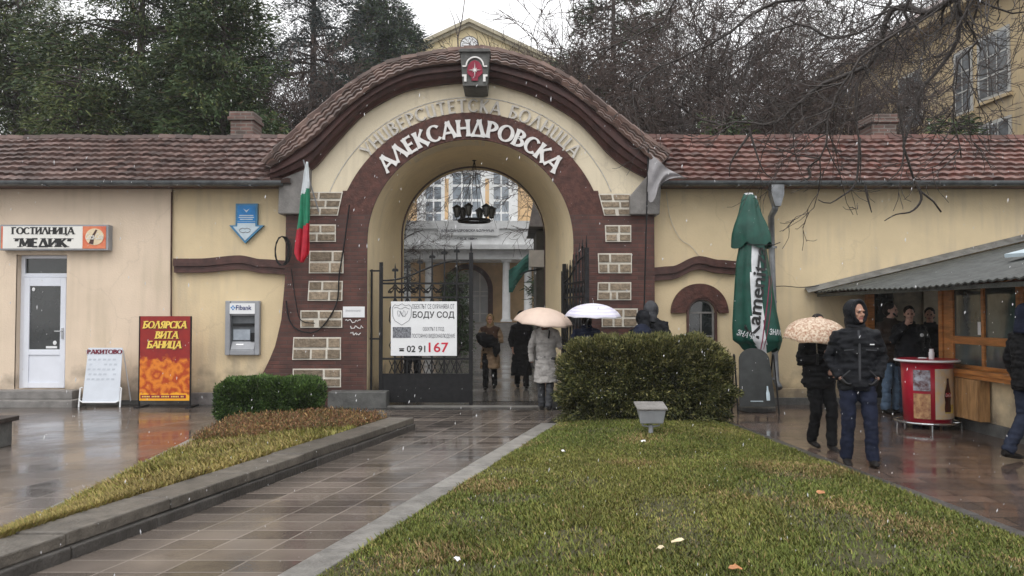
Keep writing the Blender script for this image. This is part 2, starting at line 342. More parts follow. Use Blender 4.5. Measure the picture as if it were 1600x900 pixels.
# skeleton capitals: ('L',x0,y0,x1,y1,weight) bars and ('A',cx,cy,rx,ry,a0,a1) bows
T_, t_ = 1.0, .62
GL = {
 'А': (.86, [('L',.06,0,.43,1,t_),('L',.43,1,.80,0,T_),('L',.18,.33,.66,.33,t_)]),
 'Б': (.68, [('L',.13,0,.13,1,T_),('L',.13,.95,.62,.95,t_),('A',.13,.3,.46,.27,-90,90),]),
 'В': (.68, [('L',.13,0,.13,1,T_),('A',.13,.76,.38,.21,-90,90),('A',.13,.29,.46,.26,-90,90)]),
 'Г': (.62, [('L',.13,0,.13,1,T_),('L',.13,.95,.58,.95,t_)]),
 'Д': (.86, [('L',.12,.05,.43,1,t_),('L',.43,1,.74,.05,T_),('L',.04,.05,.82,.05,t_)]),
 'Е': (.62, [('L',.13,0,.13,1,T_),('L',.13,.95,.56,.95,t_),('L',.13,.52,.50,.52,t_),('L',.13,.05,.58,.05,t_)]),
 'И': (.80, [('L',.12,0,.12,1,T_),('L',.68,0,.68,1,T_),('L',.12,.08,.68,.92,t_)]),
 'И2': (.72, [('L',.12,.26,.12,1,T_),('L',.60,0,.60,1,T_),('A',.36,.27,.24,.22,180,360)]),
 'К': (.74, [('L',.13,0,.13,1,T_),('L',.16,.47,.62,1,t_),('L',.24,.55,.68,0,T_)]),
 'Л': (.84, [('L',.06,0,.42,1,t_),('L',.42,1,.78,0,T_)]),
 'М': (.96, [('L',.10,0,.16,1,t_),('L',.16,1,.48,.12,T_),('L',.48,.12,.80,1,t_),('L',.80,1,.86,0,T_)]),
 'Н': (.80, [('L',.12,0,.12,1,T_),('L',.68,0,.68,1,T_),('L',.12,.5,.68,.5,t_)]),
 'О': (.90, [('A',.45,.5,.37,.45,0,360)]),
 'Р': (.66, [('L',.13,0,.13,1,T_),('A',.13,.70,.42,.26,-90,90)]),
 'С': (.78, [('A',.44,.5,.36,.45,42,318)]),
 'Т': (.74, [('L',.37,0,.37,1,T_),('L',.04,.95,.70,.95,t_)]),
 'У': (.76, [('L',.05,1,.40,.35,T_),('L',.70,1,.28,0,t_)]),
 'Ц': (.84, [('L',.12,.05,.12,1,T_),('L',.62,.05,.62,1,T_),('L',.08,.05,.78,.05,t_),('L',.75,-.16,.75,.05,t_)]),
 'Я': (.70, [('L',.56,0,.56,1,T_),('A',.56,.70,.42,.26,90,270),('L',.40,.45,.08,0,t_)]),
 '"': (.36, [('L',.08,.66,.14,1,t_),('L',.22,.66,.28,1,t_)]),
 ' ': (.42, []),
}
def glyph(ch, wt=.15, style='flare'):
    """closed polygons of one capital in em units"""
    adv, st = GL[ch]; polys = []
    for s_ in st:
        if s_[0] == 'L':
            _, x0, y0, x1, y1, k = s_; d = Vector((x1-x0, y1-y0)); n = Vector((-d.y, d.x)).normalized(); d.normalize(); w = wt*k/2
            a = Vector((x0, y0)); b = Vector((x1, y1)); e = w*1.5 if style == 'flare' else w; ln = (b-a).length
            hx = n*w
            if style == 'flare':
                polys.append([a-n*e, a+(b-a)*.22-hx, a+(b-a)*.78-hx, b-n*e, b+n*e, a+(b-a)*.78+hx, a+(b-a)*.22+hx, a+n*e])
            else: polys.append([a-hx, b-hx, b+hx, a+hx])
            if style == 'slab':
                for q in (a, b):
                    if q.y < .02 or q.y > .98:
                        yy = q.y-.0 if q.y < .5 else q.y-.07
                        polys.append([Vector((q.x-wt*.85, yy)), Vector((q.x+wt*.85, yy)), Vector((q.x+wt*.85, yy+.07)), Vector((q.x-wt*.85, yy+.07))])
        else:
            _, cx, cy, rx, ry, a0, a1 = s_; N = max(6, int(abs(a1-a0)/15)); o_, i_ = [], []
            for k in range(N+1):
                a = R(a0+(a1-a0)*k/N); th = wt*(.55+.5*abs(math.cos(a)))/2
                o_.append(Vector((cx+(rx+th)*math.cos(a), cy+(ry+th*.8)*math.sin(a)))); i_.append(Vector((cx+(rx-th)*math.cos(a), cy+(ry-th*.8)*math.sin(a))))
            for k in range(N): polys.append([o_[k], o_[k+1], i_[k+1], i_[k]])
    return adv, polys
def put_glyph(mb, polys, fn, depth, eps=.0006):
    """fn((u,v)) -> Vector on the sign face; letters stand `depth` proud towards -Y"""
    for j, pl in enumerate(polys):
        ar = sum(pl[i].x*pl[(i+1)%len(pl)].y-pl[(i+1)%len(pl)].x*pl[i].y for i in range(len(pl)))
        if ar < 0: pl = pl[::-1]
        fr = [fn(p, depth+eps*(j % 7)) for p in pl]; bk = [fn(p, 0) for p in pl]; n = len(pl)
        mb.add(fr+bk, [tuple(range(n)), tuple(range(2*n-1, n-1, -1))]+[(i, i+n, (i+1) % n+n, (i+1) % n) for i in range(n)])
def word(body, w_, h_, origin, m, parent, name='lettering', style='slab', wt=.2, depth=.006, shear=0.):
    tot = sum(GL[c][0] for c in body); mb = MB(); x = 0; o = Vector(origin)
    for c in body:
        adv, polys = glyph(c, wt, style)
        put_glyph(mb, polys, lambda p, d, x=x: o+Vector(((x+p.x+shear*p.y)*w_/tot, -d, p.y*h_)), depth)
        x += adv
    return mb.build(name, m, parent)
def arcword(body, cx, cz, y, r, h, a0, a1, m, parent, name, style, wt, depth, gap=.1, kw=1., sub={}):
    """capitals round an arch; a0,a1 in degrees, left to right"""
    adv = [GL[sub.get(c, c)][0]+gap for c in body]; tot = sum(adv); x = 0
    for c, ad in zip(body, adv):
        am = R(a0+(a1-a0)*(x+ad/2)/tot); g = sub.get(c, c); w_, polys = glyph(g, wt, style)
        k = abs(R(a1-a0))*(r+h/2)/tot*kw
        def fn(p, d, am=am, w_=w_, k=k):
            lx = (p.x-w_/2)*k; lz = r+p.y*h
            up = Vector((math.cos(am), 0, math.sin(am))); rt = Vector((math.sin(am), 0, -math.cos(am)))
            return Vector((cx, y-d, cz))+up*lz+rt*lx
        if c != ' ':
            mb = MB(); put_glyph(mb, polys, fn, depth); mb.build(name, m, parent)
        x += ad
# ================================================================= GROUND
YW, YG = 14.5, 14.3
M['asphalt'] = mat('wet_asphalt', (.040, .038, .036), .2, .3, 1.2, .35, 70)
M['soil'] = mat('lawn_soil', (.055, .05, .02), .9, .3, 5, .5, 30)
M['pav_path'] = brickmat('wet_path_slabs', (.138, .115, .098), (.064, .053, .046), (.21, .18, .155), 'XY', .40, .245, .009, shear=-.272, squash=0, wet=True, wr=(.045, .26), bump=.6, puddle=(.50, .66))
M['pav_left'] = brickmat('wet_plaza_slabs', (.120, .098, .084), (.062, .052, .046), (.135, .118, .104), 'XY', .50, .40, .010, shear=-.25, squash=0, wet=True, wr=(.045, .26), bump=.5, puddle=(.48, .66))
M['pav_right'] = brickmat('wet_brown_pavers', (.125, .086, .068), (.070, .052, .044), (.035, .03, .028), 'XY', .50, .26, .011, rot=R(4), wet=True, wr=(.05, .26), bump=.5, puddle=(.50, .68))
M['kerb'] = brickmat('wet_kerb_concrete', (.15, .145, .13), (.11, .105, .095), (.03, .028, .026), 'YX', 1.0, 5., .012, rough=.45, bump=.6)
M['kerbl'] = brickmat('wet_kerb_light', (.20, .19, .175), (.16, .15, .14), (.06, .056, .05), 'YX', 1.0, 5., .012, rough=.4, bump=.6)

me = MB(); me.add([(-300,-60,-.004),(300,-60,-.004),(300,500,-.004),(-300,500,-.004)], [(0,1,2,3)])
tag(me.build('ground', M['asphalt']), kind='structure')

K0 = lambda y: -1.38-(11.33-y)*.2686          # path-side face of the tall kerb
KL = lambda y: -1.44+(y-4.85)*.2756           # path-side face of the lawn kerb
LR = lambda y: 3.3+(10.9-y)*.092              # outer face of the kerb right of the lawn
SL = lambda y: -3.65-.35*(y-5.93)/4.47        # left edge of the planted strip
def poly_sheet(name, pts, z, m, kind='structure'):
    b = MB(); b.add([(x, y, z) for x, y in pts], [tuple(range(len(pts)))]); return tag(b.build(name, m), kind=kind)
poly_sheet('path', [(K0(1)+.002, 1), (KL(1)-.002, 1), (KL(11.6)-.002, 11.6), (KL(13.0), 13.0), (2.6, 13.55), (-2.5, 13.55), (K0(11.33)+.002, 11.34)], .0, M['pav_path'])
poly_sheet('plaza_left', [(-20, 1), (K0(1)-.4, 1), (SL(5.3), 5.3), (SL(12.9), 12.9), (-2.51, 13.0), (-2.51, 13.55), (-4.6, 13.9), (-20, 13.9)], .0, M['pav_left'])
poly_sheet('plaza_right', [(LR(1)+.002, 1), (20, 1), (20, 14.4), (2.62, 14.4), (2.62, 13.1), (LR(13.0)+.002, 13.0)], .0, M['pav_right'])
# tall two-course kerb of the strip
def ribbon(f, y0, y1, z0, z1, w0, w1, step=1.0, jit=.0):
    b = MB(); y = y0
    while y < y1-.05:
        ye = min(y+step, y1); b.rv = random.random(); dz = random.uniform(-jit, jit); dx = random.uniform(-jit, jit)
        b.slab([(f(y)+w0+dx, y+.006), (f(y)+w1+dx, y+.006), (f(ye)+w1+dx, ye-.006), (f(ye)+w0+dx, ye-.006)], z0, z1+dz); y = ye
    return b
M['kerbs'] = mat('wet_kerb_stone', (.105, .093, .078), .42, .3, 7, .5, 40, attr=.25)
M['kerbs2'] = mat('wet_lawn_kerb_stone', (.21, .20, .185), .35, .25, 7, .5, 40, attr=.2)
M['kerbd'] = mat('dark_kerb_stone', (.05, .046, .042), .4, .3, 7, .5, 40, attr=.25)
k = ribbon(K0, 1.4, 11.33, .085, .175, -.36, 0., 1.0, .006); o = k.build('kerb', M['kerbs'], bevel=.012); tag(o, kind='structure')
k = ribbon(K0, 1.4, 11.30, -.05, .083, -.30, .035, .8, .006); o = k.build('kerb_foot', M['kerbd'], bevel=.012); tag(o, kind='structure')
k = ribbon(KL, 1.4, 11.6, -.05, .055, 0., .24, 1.0, .003); o = k.build('lawn_kerb', M['kerbs2'], bevel=.008); tag(o, kind='structure')
k = ribbon(LR, 1.4, 13.0, -.05, .045, -.16, 0., 1.0, .003); o = k.build('plaza_kerb', M['kerbd'], bevel=.008); tag(o, kind='structure')
k = ribbon(SL, 5.4, 12.6, -.05, .05, -.10, 0., 1.0, .003); o = k.build('strip_kerb', M['kerbs2'], bevel=.006); tag(o, kind='structure')

# planted strip soil and lawn soil (each one sheet, gently crowned)
def hz_strip(x, y): return .05+.11*np.clip((x-SL(y))/(K0(y)-.33-SL(y)), 0, 1)
def hz_lawn(x, y): return .045+.07*np.clip(np.minimum(x-KL(y)-.24, LR(y)-.16-x)/1.2, 0, 1)
def soil(name, fl, fr, y0, y1, hf, nx=14, ny=30):
    rows = []
    for j in range(ny+1):
        y = y0+(y1-y0)*j/ny; xl, xr = fl(y), fr(y)
        rows.append([(xl+(xr-xl)*i/nx, y, float(hf(xl+(xr-xl)*i/nx, y))) for i in range(nx+1)])
    b = MB(); b.smooth = True; b.sheet(rows); return tag(b.build(name, M['soil']), kind='structure')
soil('strip_ground', SL, lambda y: K0(y)-.33, 5.25, 11.34, hz_strip)
soil('strip_ground', SL, lambda y: K0(11.33)-.33-(y-11.33)*1.2, 11.34, 12.7, lambda x, y: .06)
soil('lawn_ground', lambda y: KL(y)+.22, lambda y: LR(y)-.14, 1.4, 12.95, hz_lawn)
tag(MB().slab([(K0(11.33)-.36, 11.33), (K0(11.33), 11.33), (K0(11.33)-.3, 11.62), (-3.9, 12.85), (-4.1, 12.7), (K0(11.33)-.5, 11.45)], -.05, .06).build('strip_edging', M['kerbd']), kind='structure')

def grass(name, fl, fr, y0, y1, hf, dens, hmin, hmax, cols, seed, wid=.005, ymax_d=None):
    g = np.random.default_rng(seed); area = sum(abs(fr(y)-fl(y)) for y in np.linspace(y0, y1, 40))/40*(y1-y0)
    n = int(area*dens); u = g.random(n); y = y0+(y1-y0)*u**1.25
    xl, xr = fl(y), fr(y); x = xl+(xr-xl)*g.random(n)
    # tufts: pull towards random tuft centres
    n1 = np.array([noise.noise(Vector((a*1.3, b*1.3, seed))) for a, b in zip(x[::1], y[::1])])
    nb = np.array([noise.noise(Vector((a*1.1+7, b*1.1, seed+5))) for a, b in zip(x, y)])
    keep = g.random(n) < np.clip(1.0+n1*1.2, .35, 1)*np.where(nb > .36, .30, 1); x, y, n1 = x[keep], y[keep], n1[keep]; n = len(x)
    z = hf(x, y); h = g.uniform(hmin, hmax, n)*(1+.5*n1); a = g.uniform(0, 2*np.pi, n); ln = h*g.uniform(.2, 1.1, n)
    wv = wid*g.uniform(.7, 1.4, n)*(1+y*.06); b0 = np.stack([x, y, z-.005], 1)
    sd = np.stack([np.cos(a+1.57), np.sin(a+1.57), np.zeros(n)], 1)*wv[:, None]; tp = np.stack([np.cos(a)*ln, np.sin(a)*ln, h], 1)
    md = tp*.5; md[:, 2] = h*.62
    V = np.empty((n, 4, 3)); V[:, 0] = b0-sd; V[:, 1] = b0+sd; V[:, 2] = b0+tp; V[:, 3] = b0+md-sd*.8
    n2 = np.array([noise.noise(Vector((p*.55+9, q*.55, seed+3))) for p, q in zip(x, y)])
    pr = np.clip(.62+n2*.9, .15, .95)
    n3 = np.array([noise.noise(Vector((p*.9+31, q*1.3, seed+8))) for p, q in zip(x, y)])
    mi = np.where(g.random(n) < np.clip(.07+(n3-.2)*1.7, .05, .5), 2, np.where(g.random(n) < pr, 0, 1))
    o = bulk(name, V.reshape(-1, 3), 4, cols, rnd=g.random(n), mi=mi); return tag(o, kind='stuff')
def leafmat(name, col, a=.45, rough=.55, trans=0.):
    return mat(name, col, rough, .2, 1.5, attr=a, spec=.2)
M['g1'] = leafmat('lawn_green', (.115, .140, .030)); M['g2'] = leafmat('lawn_olive', (.180, .178, .046)); M['g3'] = leafmat('lawn_straw', (.30, .21, .10))
M['y1'] = leafmat('strip_yellow_green', (.205, .195, .05)); M['y2'] = leafmat('strip_straw', (.30, .235, .085))
grass('lawn_grass', lambda y: KL(y)+.25, lambda y: LR(y)-.15, 3.9, 12.6, hz_lawn, 10500, .016, .042, [M['g1'], M['g2'], M['g3']], 11, .0034)
grass('strip_grass', lambda y: SL(y)+.01, lambda y: np.maximum(K0(y)-.36, SL(y)+.02), 5.3, 10.4, hz_strip, 9000, .03, .075, [M['y1'], M['y2'], M['g3']], 12, .0042)

# brown ground cover between the grass strip and the box hedge
def ground_cover(name, poly_fn, n, hmin, hmax, mats, seed):
    g = np.random.default_rng(seed); pts = np.array([poly_fn(g) for _ in range(n)])
    C = []; D = []
    for s in range(5):
        h = g.uniform(hmin, hmax, n); p = pts+g.normal(0, .02, (n, 3)); p[:, 2] = pts[:, 2]+h*g.random(n); C.append(p); d = g.normal(0, .5, (n, 3)); d[:, 2] = 1; D.append(d)
    C = np.concatenate(C); D = np.concatenate(D)
    V = leaves(C, D, .045, .012, .5); N = len(C)
    return tag(bulk(name, V, 4, mats, rnd=g.random(N), mi=np.where(g.random(N) < .25, 1, np.where(g.random(N) < .3, 2, 0))), kind='stuff')
M['br1'] = leafmat('brown_cover', (.17, .085, .045)); M['br2'] = leafmat('straw_cover', (.30, .19, .08)); M['br3'] = leafmat('dull_green_cover', (.10, .10, .035))
def fcov(g):
    while True:
        y = g.uniform(9.9, 12.3); xl = SL(y)+.02; xr = (K0(y)-.4) if y < 11.3 else K0(11.33)-.42-(y-11.33)*1.2
        x = g.uniform(xl, xr)
        if y > 10.15+.0*x+.25*noise.noise(Vector((x*2, 0, 5)))+(.35*(x+2.7)): return (x, y, float(hz_strip(x, min(y, 11.3)))-.01)
ground_cover('ground_cover', fcov, 9000, .02, .13, [M['br1'], M['br2'], M['br3']], 21)

# ================================================================= WALL / ROOF TOOLS
def strip_wall(mb, xs, spans, y0, y1):
    """vertical wall in XZ with openings: spans(x) -> list of (z0,z1) solids, same count on both sides of a strip"""
    for a, b in zip(xs[:-1], xs[1:]):
        e = 1e-5
        A, B = spans(a+e), spans(b-e)
        for (a0, a1), (b0, b1) in zip(A, B):
            mb.add([(a,y0,a0),(b,y0,b0),(b,y0,b1),(a,y0,a1),(a,y1,a0),(b,y1,b0),(b,y1,b1),(a,y1,a1)],
                   [(0,1,2,3),(7,6,5,4),(0,4,5,1),(3,2,6,7)])
def tiles(name, S, nc, nr, mats, parent, h=.035, lip=.032, jit=.35, humps=1, skip=0.):
    """S(u,v)->point for u,v in 0..1 (v=0 is the lower edge); builds every tile"""
    b = MB(); K = 7; b.smooth = False
    def N(u, v):
        e = 1e-3; p = S(u, v); a = S(min(u+e, 1), v)-S(max(u-e, 0), v); c = S(u, min(v+e, 1))-S(u, max(v-e, 0)); n = a.cross(c)
        n = n.normalized() if n.length > 0 else Vector((0,0,1)); return n if n.z > 0 else -n
    prof = [0, .25, .75, 1.0, .85, .3, 0.0]
    for r in range(nr):
        v0 = r/nr; v1 = min((r+1.12)/nr, 1)
        for c in range(nc):
            if skip and random.random() < skip: continue
            b.rv = random.random(); dz = random.uniform(-jit, jit)*lip*.5; sk = random.uniform(-jit, jit)*.02
            u0, u1 = c/nc, (c+1)/nc; n = N((u0+u1)/2, (v0+v1)/2); lo, hi, fr = [], [], []
            for k in range(K):
                u = u0+(u1-u0)*k/(K-1)*1.02; pf = prof[k]*h; vv = v0+sk*(k/(K-1))/nr*3
                p = S(min(u, 1), vv); q = S(min(u, 1), v1)
                lo.append(p+n*(pf+lip+dz)); hi.append(q+n*(pf*.9)); fr.append(p+n*(pf*.2-.004+dz))
            i0 = len(b.v); b.add(lo+hi+fr, [(k, k+1, K+k+1, K+k) for k in range(K-1)]+[(2*K+k, 2*K+k+1, k+1, k) for k in range(K-1)])
    return b.build(name, mats, parent)
def ridge_caps(mb, pts_fn, n, r, seg=6, up=.0):
    for i in range(n):
        mb.rv = random.random(); a = pts_fn(i/n); c = pts_fn(min((i+1.1)/n, 1)); a = a+Vector((0, 0, up)); c = c+Vector((0, 0, up))
        mb.tube([a, a+(c-a)*.08, c], [r*1.12, r*1.12, r*.92], seg)

# ================================================================= LEFT WING
X = lambda px, Y: P(px, 450, Y).x
Z = lambda py, Y: P(800, py, Y).z
lw = empty('gate_wing', (-6, 16, 0), 'long low cream building left of the arch with tiled roof and white door', 'building', 'low wings beside the gateway')
XL, XB, XG = -14.0, X(268, YW), X(446, YW)
eL = Z(289, YW-.0)
dx0, dx1 = X(25, 14.46), X(104, 14.46); dtop = Z(398, 14.46); dz0 = Z(608, 14.46)
b = MB(); yf = 14.46
strip_wall(b, [XL, dx0, dx1, XB], lambda x: [(0, dz0), (dtop, eL)] if dx0 < x < dx1 else [(0, dz0), (dz0, eL)], yf, 14.9)
b.build('pink_wall', M['pink'], lw)
# side cheeks of the doorway
b = MB(); b.box((dx0-.01, 14.5, dz0), (dx0, 14.88, dtop)); b.box((dx1, 14.5, dz0), (dx1+.01, 14.88, dtop)); b.build('door_reveal', M['pink'], lw)
b = MB(); b.box((XB, YW, 0), (XG+.35, 14.9, eL)); b.build('cream_wall', M['cream'], lw)
MB().box((XL, 14.9, 0), (XG+.35, 19.5, 3.9)).build('rear_block', M['cream'], lw)
b = MB(); b.box((X(300, 14.4), 14.40, -.03), (X(412, 14.3), YW-.002, Z(614, 14.4))); b.build('plinth', M['plinth'], lw, bevel=.01)
b = MB(); b.box((X(110, 14.4), 14.42, -.03), (X(300, 14.42)-.01, 14.458, .07)); b.build('plinth', M['darkconc'], lw)
b = MB(); b.tube([P(268, 300, 14.43), P(267, 420, 14.43), P(268, 500, 14.43), P(266, 560, 14.43)], .012, 6); b.build('conduit', M['moulding'], lw)
# door
yd = 14.60
dr = MB()
fx0, fx1 = dx0, dx1; zt = Z(430, yd)
for a, c in [((fx0, yd, dz0), (fx0+.07, yd+.08, dtop)), ((fx1-.07, yd, dz0), (fx1, yd+.08, dtop)), ((fx0+.07, yd, dtop-.06), (fx1-.07, yd+.08, dtop)), ((fx0+.07, yd, zt-.035), (fx1-.07, yd+.08, zt+.035))]: dr.box(a, c)
door_frame = dr.build('door_frame', M['pvc'], lw, bevel=.006)
MB().box((fx0+.07, yd+.04, zt+.035), (fx1-.07, yd+.05, dtop-.06)).build('transom_pane', M['glassd'], door_frame)
d = MB(); ix0, ix1 = fx0+.075, fx1-.075; gz0, gz1 = Z(546, yd), Z(447, yd)
d.box((ix0, yd-.02, dz0+.01), (ix0+.1, yd+.05, zt-.04)); d.box((ix1-.1, yd-.02, dz0+.01), (ix1, yd+.05, zt-.04))
d.box((ix0+.1, yd-.02, gz1), (ix1-.1, yd+.05, zt-.04)); d.box((ix0+.1, yd-.02, dz0+.01), (ix1-.1, yd+.05, dz0+.11)); d.box((ix0+.1, yd-.02, gz0-.1), (ix1-.1, yd+.05, gz0))
d.box((ix0+.1, yd+.0, dz0+.11), (ix1-.1, yd+.03, gz0-.1))
door = d.build('door', M['pvc'], lw, bevel=.006)
MB().box((ix0+.1, yd+.01, gz0), (ix1-.1, yd+.02, gz1)).build('pane', M['glassd'], door)
b = MB(); hx = ix1-.05; hzz = Z(520, yd); b.box((hx-.018, yd-.035, hzz-.11), (hx+.018, yd-.021, hzz+.09)); b.tube([(hx, yd-.03, hzz+.03), (hx, yd-.075, hzz+.03), (hx-.12, yd-.075, hzz+.03)], .009, 8); b.build('handle', M['steel'], door)
b = MB(); b.box((ix1-.36, yd-.001, gz0+.02), (ix1-.16, yd+.008, gz0+.06)); b.ell((ix1-.2, yd+.0, gz0+.12), .035, .006, .04); b.build('sticker', M['white'], door)
MB().ell((ix0+.16, yd, gz1-.06), .03, .006, .035).build('sticker', M['white'], door)
# eaves
zE = Z(284, 14.05); zR = Z(217, 17.0)
def wing_roof(x0, x1, parent, tm, nc, sag=.03):
    S = lambda u, v: Vector((x0+(x1-x0)*u, 14.05+(17.0-14.05)*v, zE+(zR-zE)*v-sag*math.sin(v*3.14)*(1+.6*math.sin(u*9))+.012*math.sin(u*31)))
    rf = tiles('roof', S, nc, 9, tm, parent, h=.020, lip=.055)
    b = MB(); ridge_caps(b, lambda t: Vector((x0+(x1-x0)*t, 17.0, zR+.012*math.sin(t*31))), int(abs(x1-x0)/.36), .10, up=-.01); b.build('ridge_tiles', tm, rf)
    b = MB(); b.slab([(x0, 14.12), (x1, 14.12), (x1, 17), (x0, 17)], zE-.03, zE-.02)
    b = MB(); b.add([(x0,14.08,zE-.03),(x1,14.08,zE-.03),(x1,17,zR-.04),(x0,17,zR-.04),(x1,20,zE),(x0,20,zE)], [(0,1,2,3),(3,2,4,5),(0,3,5),(1,4,2)]); b.build('roof_deck', M['oldtile'], rf)
    return rf
wing_roof(XL, X(452, 14.05), lw, M['tile'], 60)
def eaves(x0, x1, parent, zz=None):
    zb = Z(289, YW); b = MB(); b.box((x0, 14.10, zE-.065), (x1, 14.46, zE-.03)); b.build('soffit', M['moulding'], parent)
    b = MB(); b.box((x0, 14.3, zb-.02), (x1, YW-.045, zE-.066)); b.build('cornice', M['moulding'], parent)
    g = MB(); N = 9; rows = []
    for q in (x0, x1): rows.append([(q, 14.02+.075*math.cos(math.pi+math.pi*k/(N-1)), zE-.005-.075*math.sin(math.pi*k/(N-1))) for k in range(N)])
    rows2 = [[(p[0], 14.02+(p[1]-14.02)*.92, zE-.003+(p[2]-zE)*.92) for p in r] for r in rows]
    g.sheet(rows); g.sheet(rows2[::-1]); g.box((x0, 13.94, zE-.012), (x1, 13.95, zE+.004))
    x = x0+.4
    while x < x1: g.box((x, 13.94, zE-.088), (x+.03, 14.10, zE-.07)); x += .9
    g.build('gutter', M['gutter'], parent)
eaves(XL, X(440, 14.05), lw)
# wavy moulding
def wavy(pts_top, th, y0, y1, parent, m, n=26):
    b = MB(); top = []
    for i in range(n+1):
        t = i/n*(len(pts_top)-1); k = min(int(t), len(pts_top)-2); f = t-k; f2 = f*f*(3-2*f)
        top.append((pts_top[k][0]+(pts_top[k+1][0]-pts_top[k][0])*f, pts_top[k][1]+(pts_top[k+1][1]-pts_top[k][1])*f2))
    for lay, (ya, o0, o1) in enumerate([(y0, 0, .55), (y0+.04, .55, 1.0)]):
        for (xa, za), (xb, zb) in zip(top[:-1], top[1:]):
            A = [(xa, ya, za-o1*th), (xb, ya, zb-o1*th), (xb, ya, zb-o0*th), (xa, ya, za-o0*th)]; B = [(p[0], y1, p[2]) for p in A]
            b.add(A+B, [(0,1,2,3),(0,4,5,1),(3,2,6,7)])
        for (xa, za), sgn in ((top[0], 1), (top[-1], -1)):
            q = [(xa, ya, za-o1*th), (xa, ya, za-o0*th), (xa, y1, za-o0*th), (xa, y1, za-o1*th)]; b.add(q, [(0,1,2,3)])
    return b.build('wavy_moulding', m, parent)
XZ = lambda px, py, Y=14.38: (P(px, py, Y).x, P(px, py, Y).z)
wavy([XZ(271, 404), XZ(310, 404), XZ(375, 399), XZ(410, 405), XZ(448, 407)], .25, 14.36, YW-.002, lw, M['moulding'])
# chimney on the ridge
def chimney(px0, px1, py0, py1, Y, parent, m):
    x0, x1, z0, z1 = X(px0, Y), X(px1, Y), Z(py1, Y), Z(py0, Y); d = x1-x0
    b = MB(); b.box((x0+.06, Y, z0-.5), (x1-.04, Y+d, z1-.2)); b.box((x0, Y-.05, z1-.2), (x1, Y+d+.05, z1-.12)); b.box((x0+.03, Y-.02, z1-.12), (x1-.03, Y+d, z1)); return b.build('chimney', m, parent, bevel=.015)
M['chim'] = brickmat('old_chimney_brick', (.16, .085, .07), (.10, .07, .06), (.17, .15, .13), bw=.24, bh=.08, ms=.014)
chimney(353, 396, 174, 216, 17.6, lw, M['chim'])

# steps before the door
b = MB(); b.box((XL+2, 13.95, -.04), (X(118, 14.0), 14.455, .115)); b.box((XL+2, 14.17, .116), (X(117, 14.2), 14.455, dz0-.003))
tag(b.build('door_steps', M['concrete'], bevel=.012), 'two low wet concrete steps in front of the white door', 'steps')

# ================================================================= RIGHT WING
rw = empty('gate_wing', (7, 16, 0), 'long low cream building right of the arch with red tiled roof and small arched window', 'building', 'low wings beside the gateway')
XR = 16.0; xg = X(1016, YW)-.1
wx0, wx1 = X(1075, YW), X(1116, YW); wr = (wx1-wx0)/2; wc = (wx0+wx1)/2; wz1 = Z(468, YW); wz0 = Z(562, YW); wsp = wz1-wr
def spans(x):
    if wx0 < x < wx1: return [(0, wz0), (wsp+math.sqrt(max(0, wr*wr-(x-wc)**2)), eL)]
    return [(0, wz0), (wz0, eL)]
b = MB(); strip_wall(b, [xg]+[wc-wr*math.cos(math.pi*i/16) for i in range(17)]+[XR], spans, YW, 14.9); b.build('cream_wall', M['cream'], rw)
b = MB(); b.box((wx0-.012, YW+.01, wz0), (wx0, 14.88, wsp)); b.box((wx1, YW+.01, wz0), (wx1+.012, 14.88, wsp)); b.build('window_reveal', M['moulding'], rw)
MB().box((xg, 14.9, 0), (XR, 19.5, 3.9)).build('rear_block', M['cream'], rw)
MB().box((X(1160, 14.42), 14.42, -.03), (XR, 14.498, .28)).build('plinth', M['cream'], rw)
MB().box((X(1160, 14.38), 14.36, -.03), (XR, 14.418, .12)).build('plinth', M['darkconc'], rw)
# window
def ringpts(c, z, r, a0, a1, n): return [(c+r*math.cos(R(a0+(a1-a0)*i/n)), z+r*math.sin(R(a0+(a1-a0)*i/n))) for i in range(n+1)]
def archband(mb, c, z, r0, r1, ya, yb, n=20, leg=None, a0=0, a1=180):
    o_, i_ = ringpts(c, z, r1, a0, a1, n), ringpts(c, z, r0, a0, a1, n)
    if leg is not None: o_ = [(o_[0][0], leg)]+o_+[(o_[-1][0], leg)]; i_ = [(i_[0][0], leg)]+i_+[(i_[-1][0], leg)]
    for k in range(len(o_)-1):
        q = [i_[k], o_[k], o_[k+1], i_[k+1]]; A = [(p[0], ya, p[1]) for p in q]; B = [(p[0], yb, p[1]) for p in q]
        mb.add(A+B, [(3,2,1,0),(4,5,6,7),(0,1,5,4),(1,2,6,5),(2,3,7,6),(3,0,4,7)])
b = MB(); archband(b, wc, wsp, wr-.035, wr-.002, YW+.03, YW+.10, leg=wz0)
b.box((wc-.015, YW+.035, wz0), (wc+.015, YW+.09, wsp)); b.box((wx0+.03, YW+.034, wsp-.015), (wx1-.03, YW+.089, wsp+.015)); b.box((wx0+.03, YW+.033, (wz0+wsp)/2-.015), (wx1-.03, YW+.088, (wz0+wsp)/2+.015))
win = b.build('window', M['concrete'], rw)
MB().prism([(wx0+.02, wz0)]+[(wx1-.02, wz0)]+ringpts(wc, wsp, wr-.02, 0, 180, 16), YW+.06, YW+.07).build('pane', M['glassd'], win)
b = MB(); archband(b, wc, wsp, wr, wr+.035, YW-.06, YW-.002, leg=wz0); b.build('window_surround', M['moulding'], rw)
b = MB(); hr = (X(1139, 14.4)-X(1049, 14.4))/2; hc = (X(1139, 14.4)+X(1049, 14.4))/2; hz0 = Z(489, 14.4); hz1 = Z(443, 14.4)
def hood(x):  # flattened round head over the window
    t = (x-hc)/hr; top = hz0+(hz1-hz0)*math.sqrt(max(0, 1-abs(t)**2.1)); dd = wr+.037
    bot = max(hz0, wsp+math.sqrt(max(0, dd*dd-(x-wc)**2))) if abs(x-wc) < dd else hz0
    return [(bot, max(top, bot+.001))]
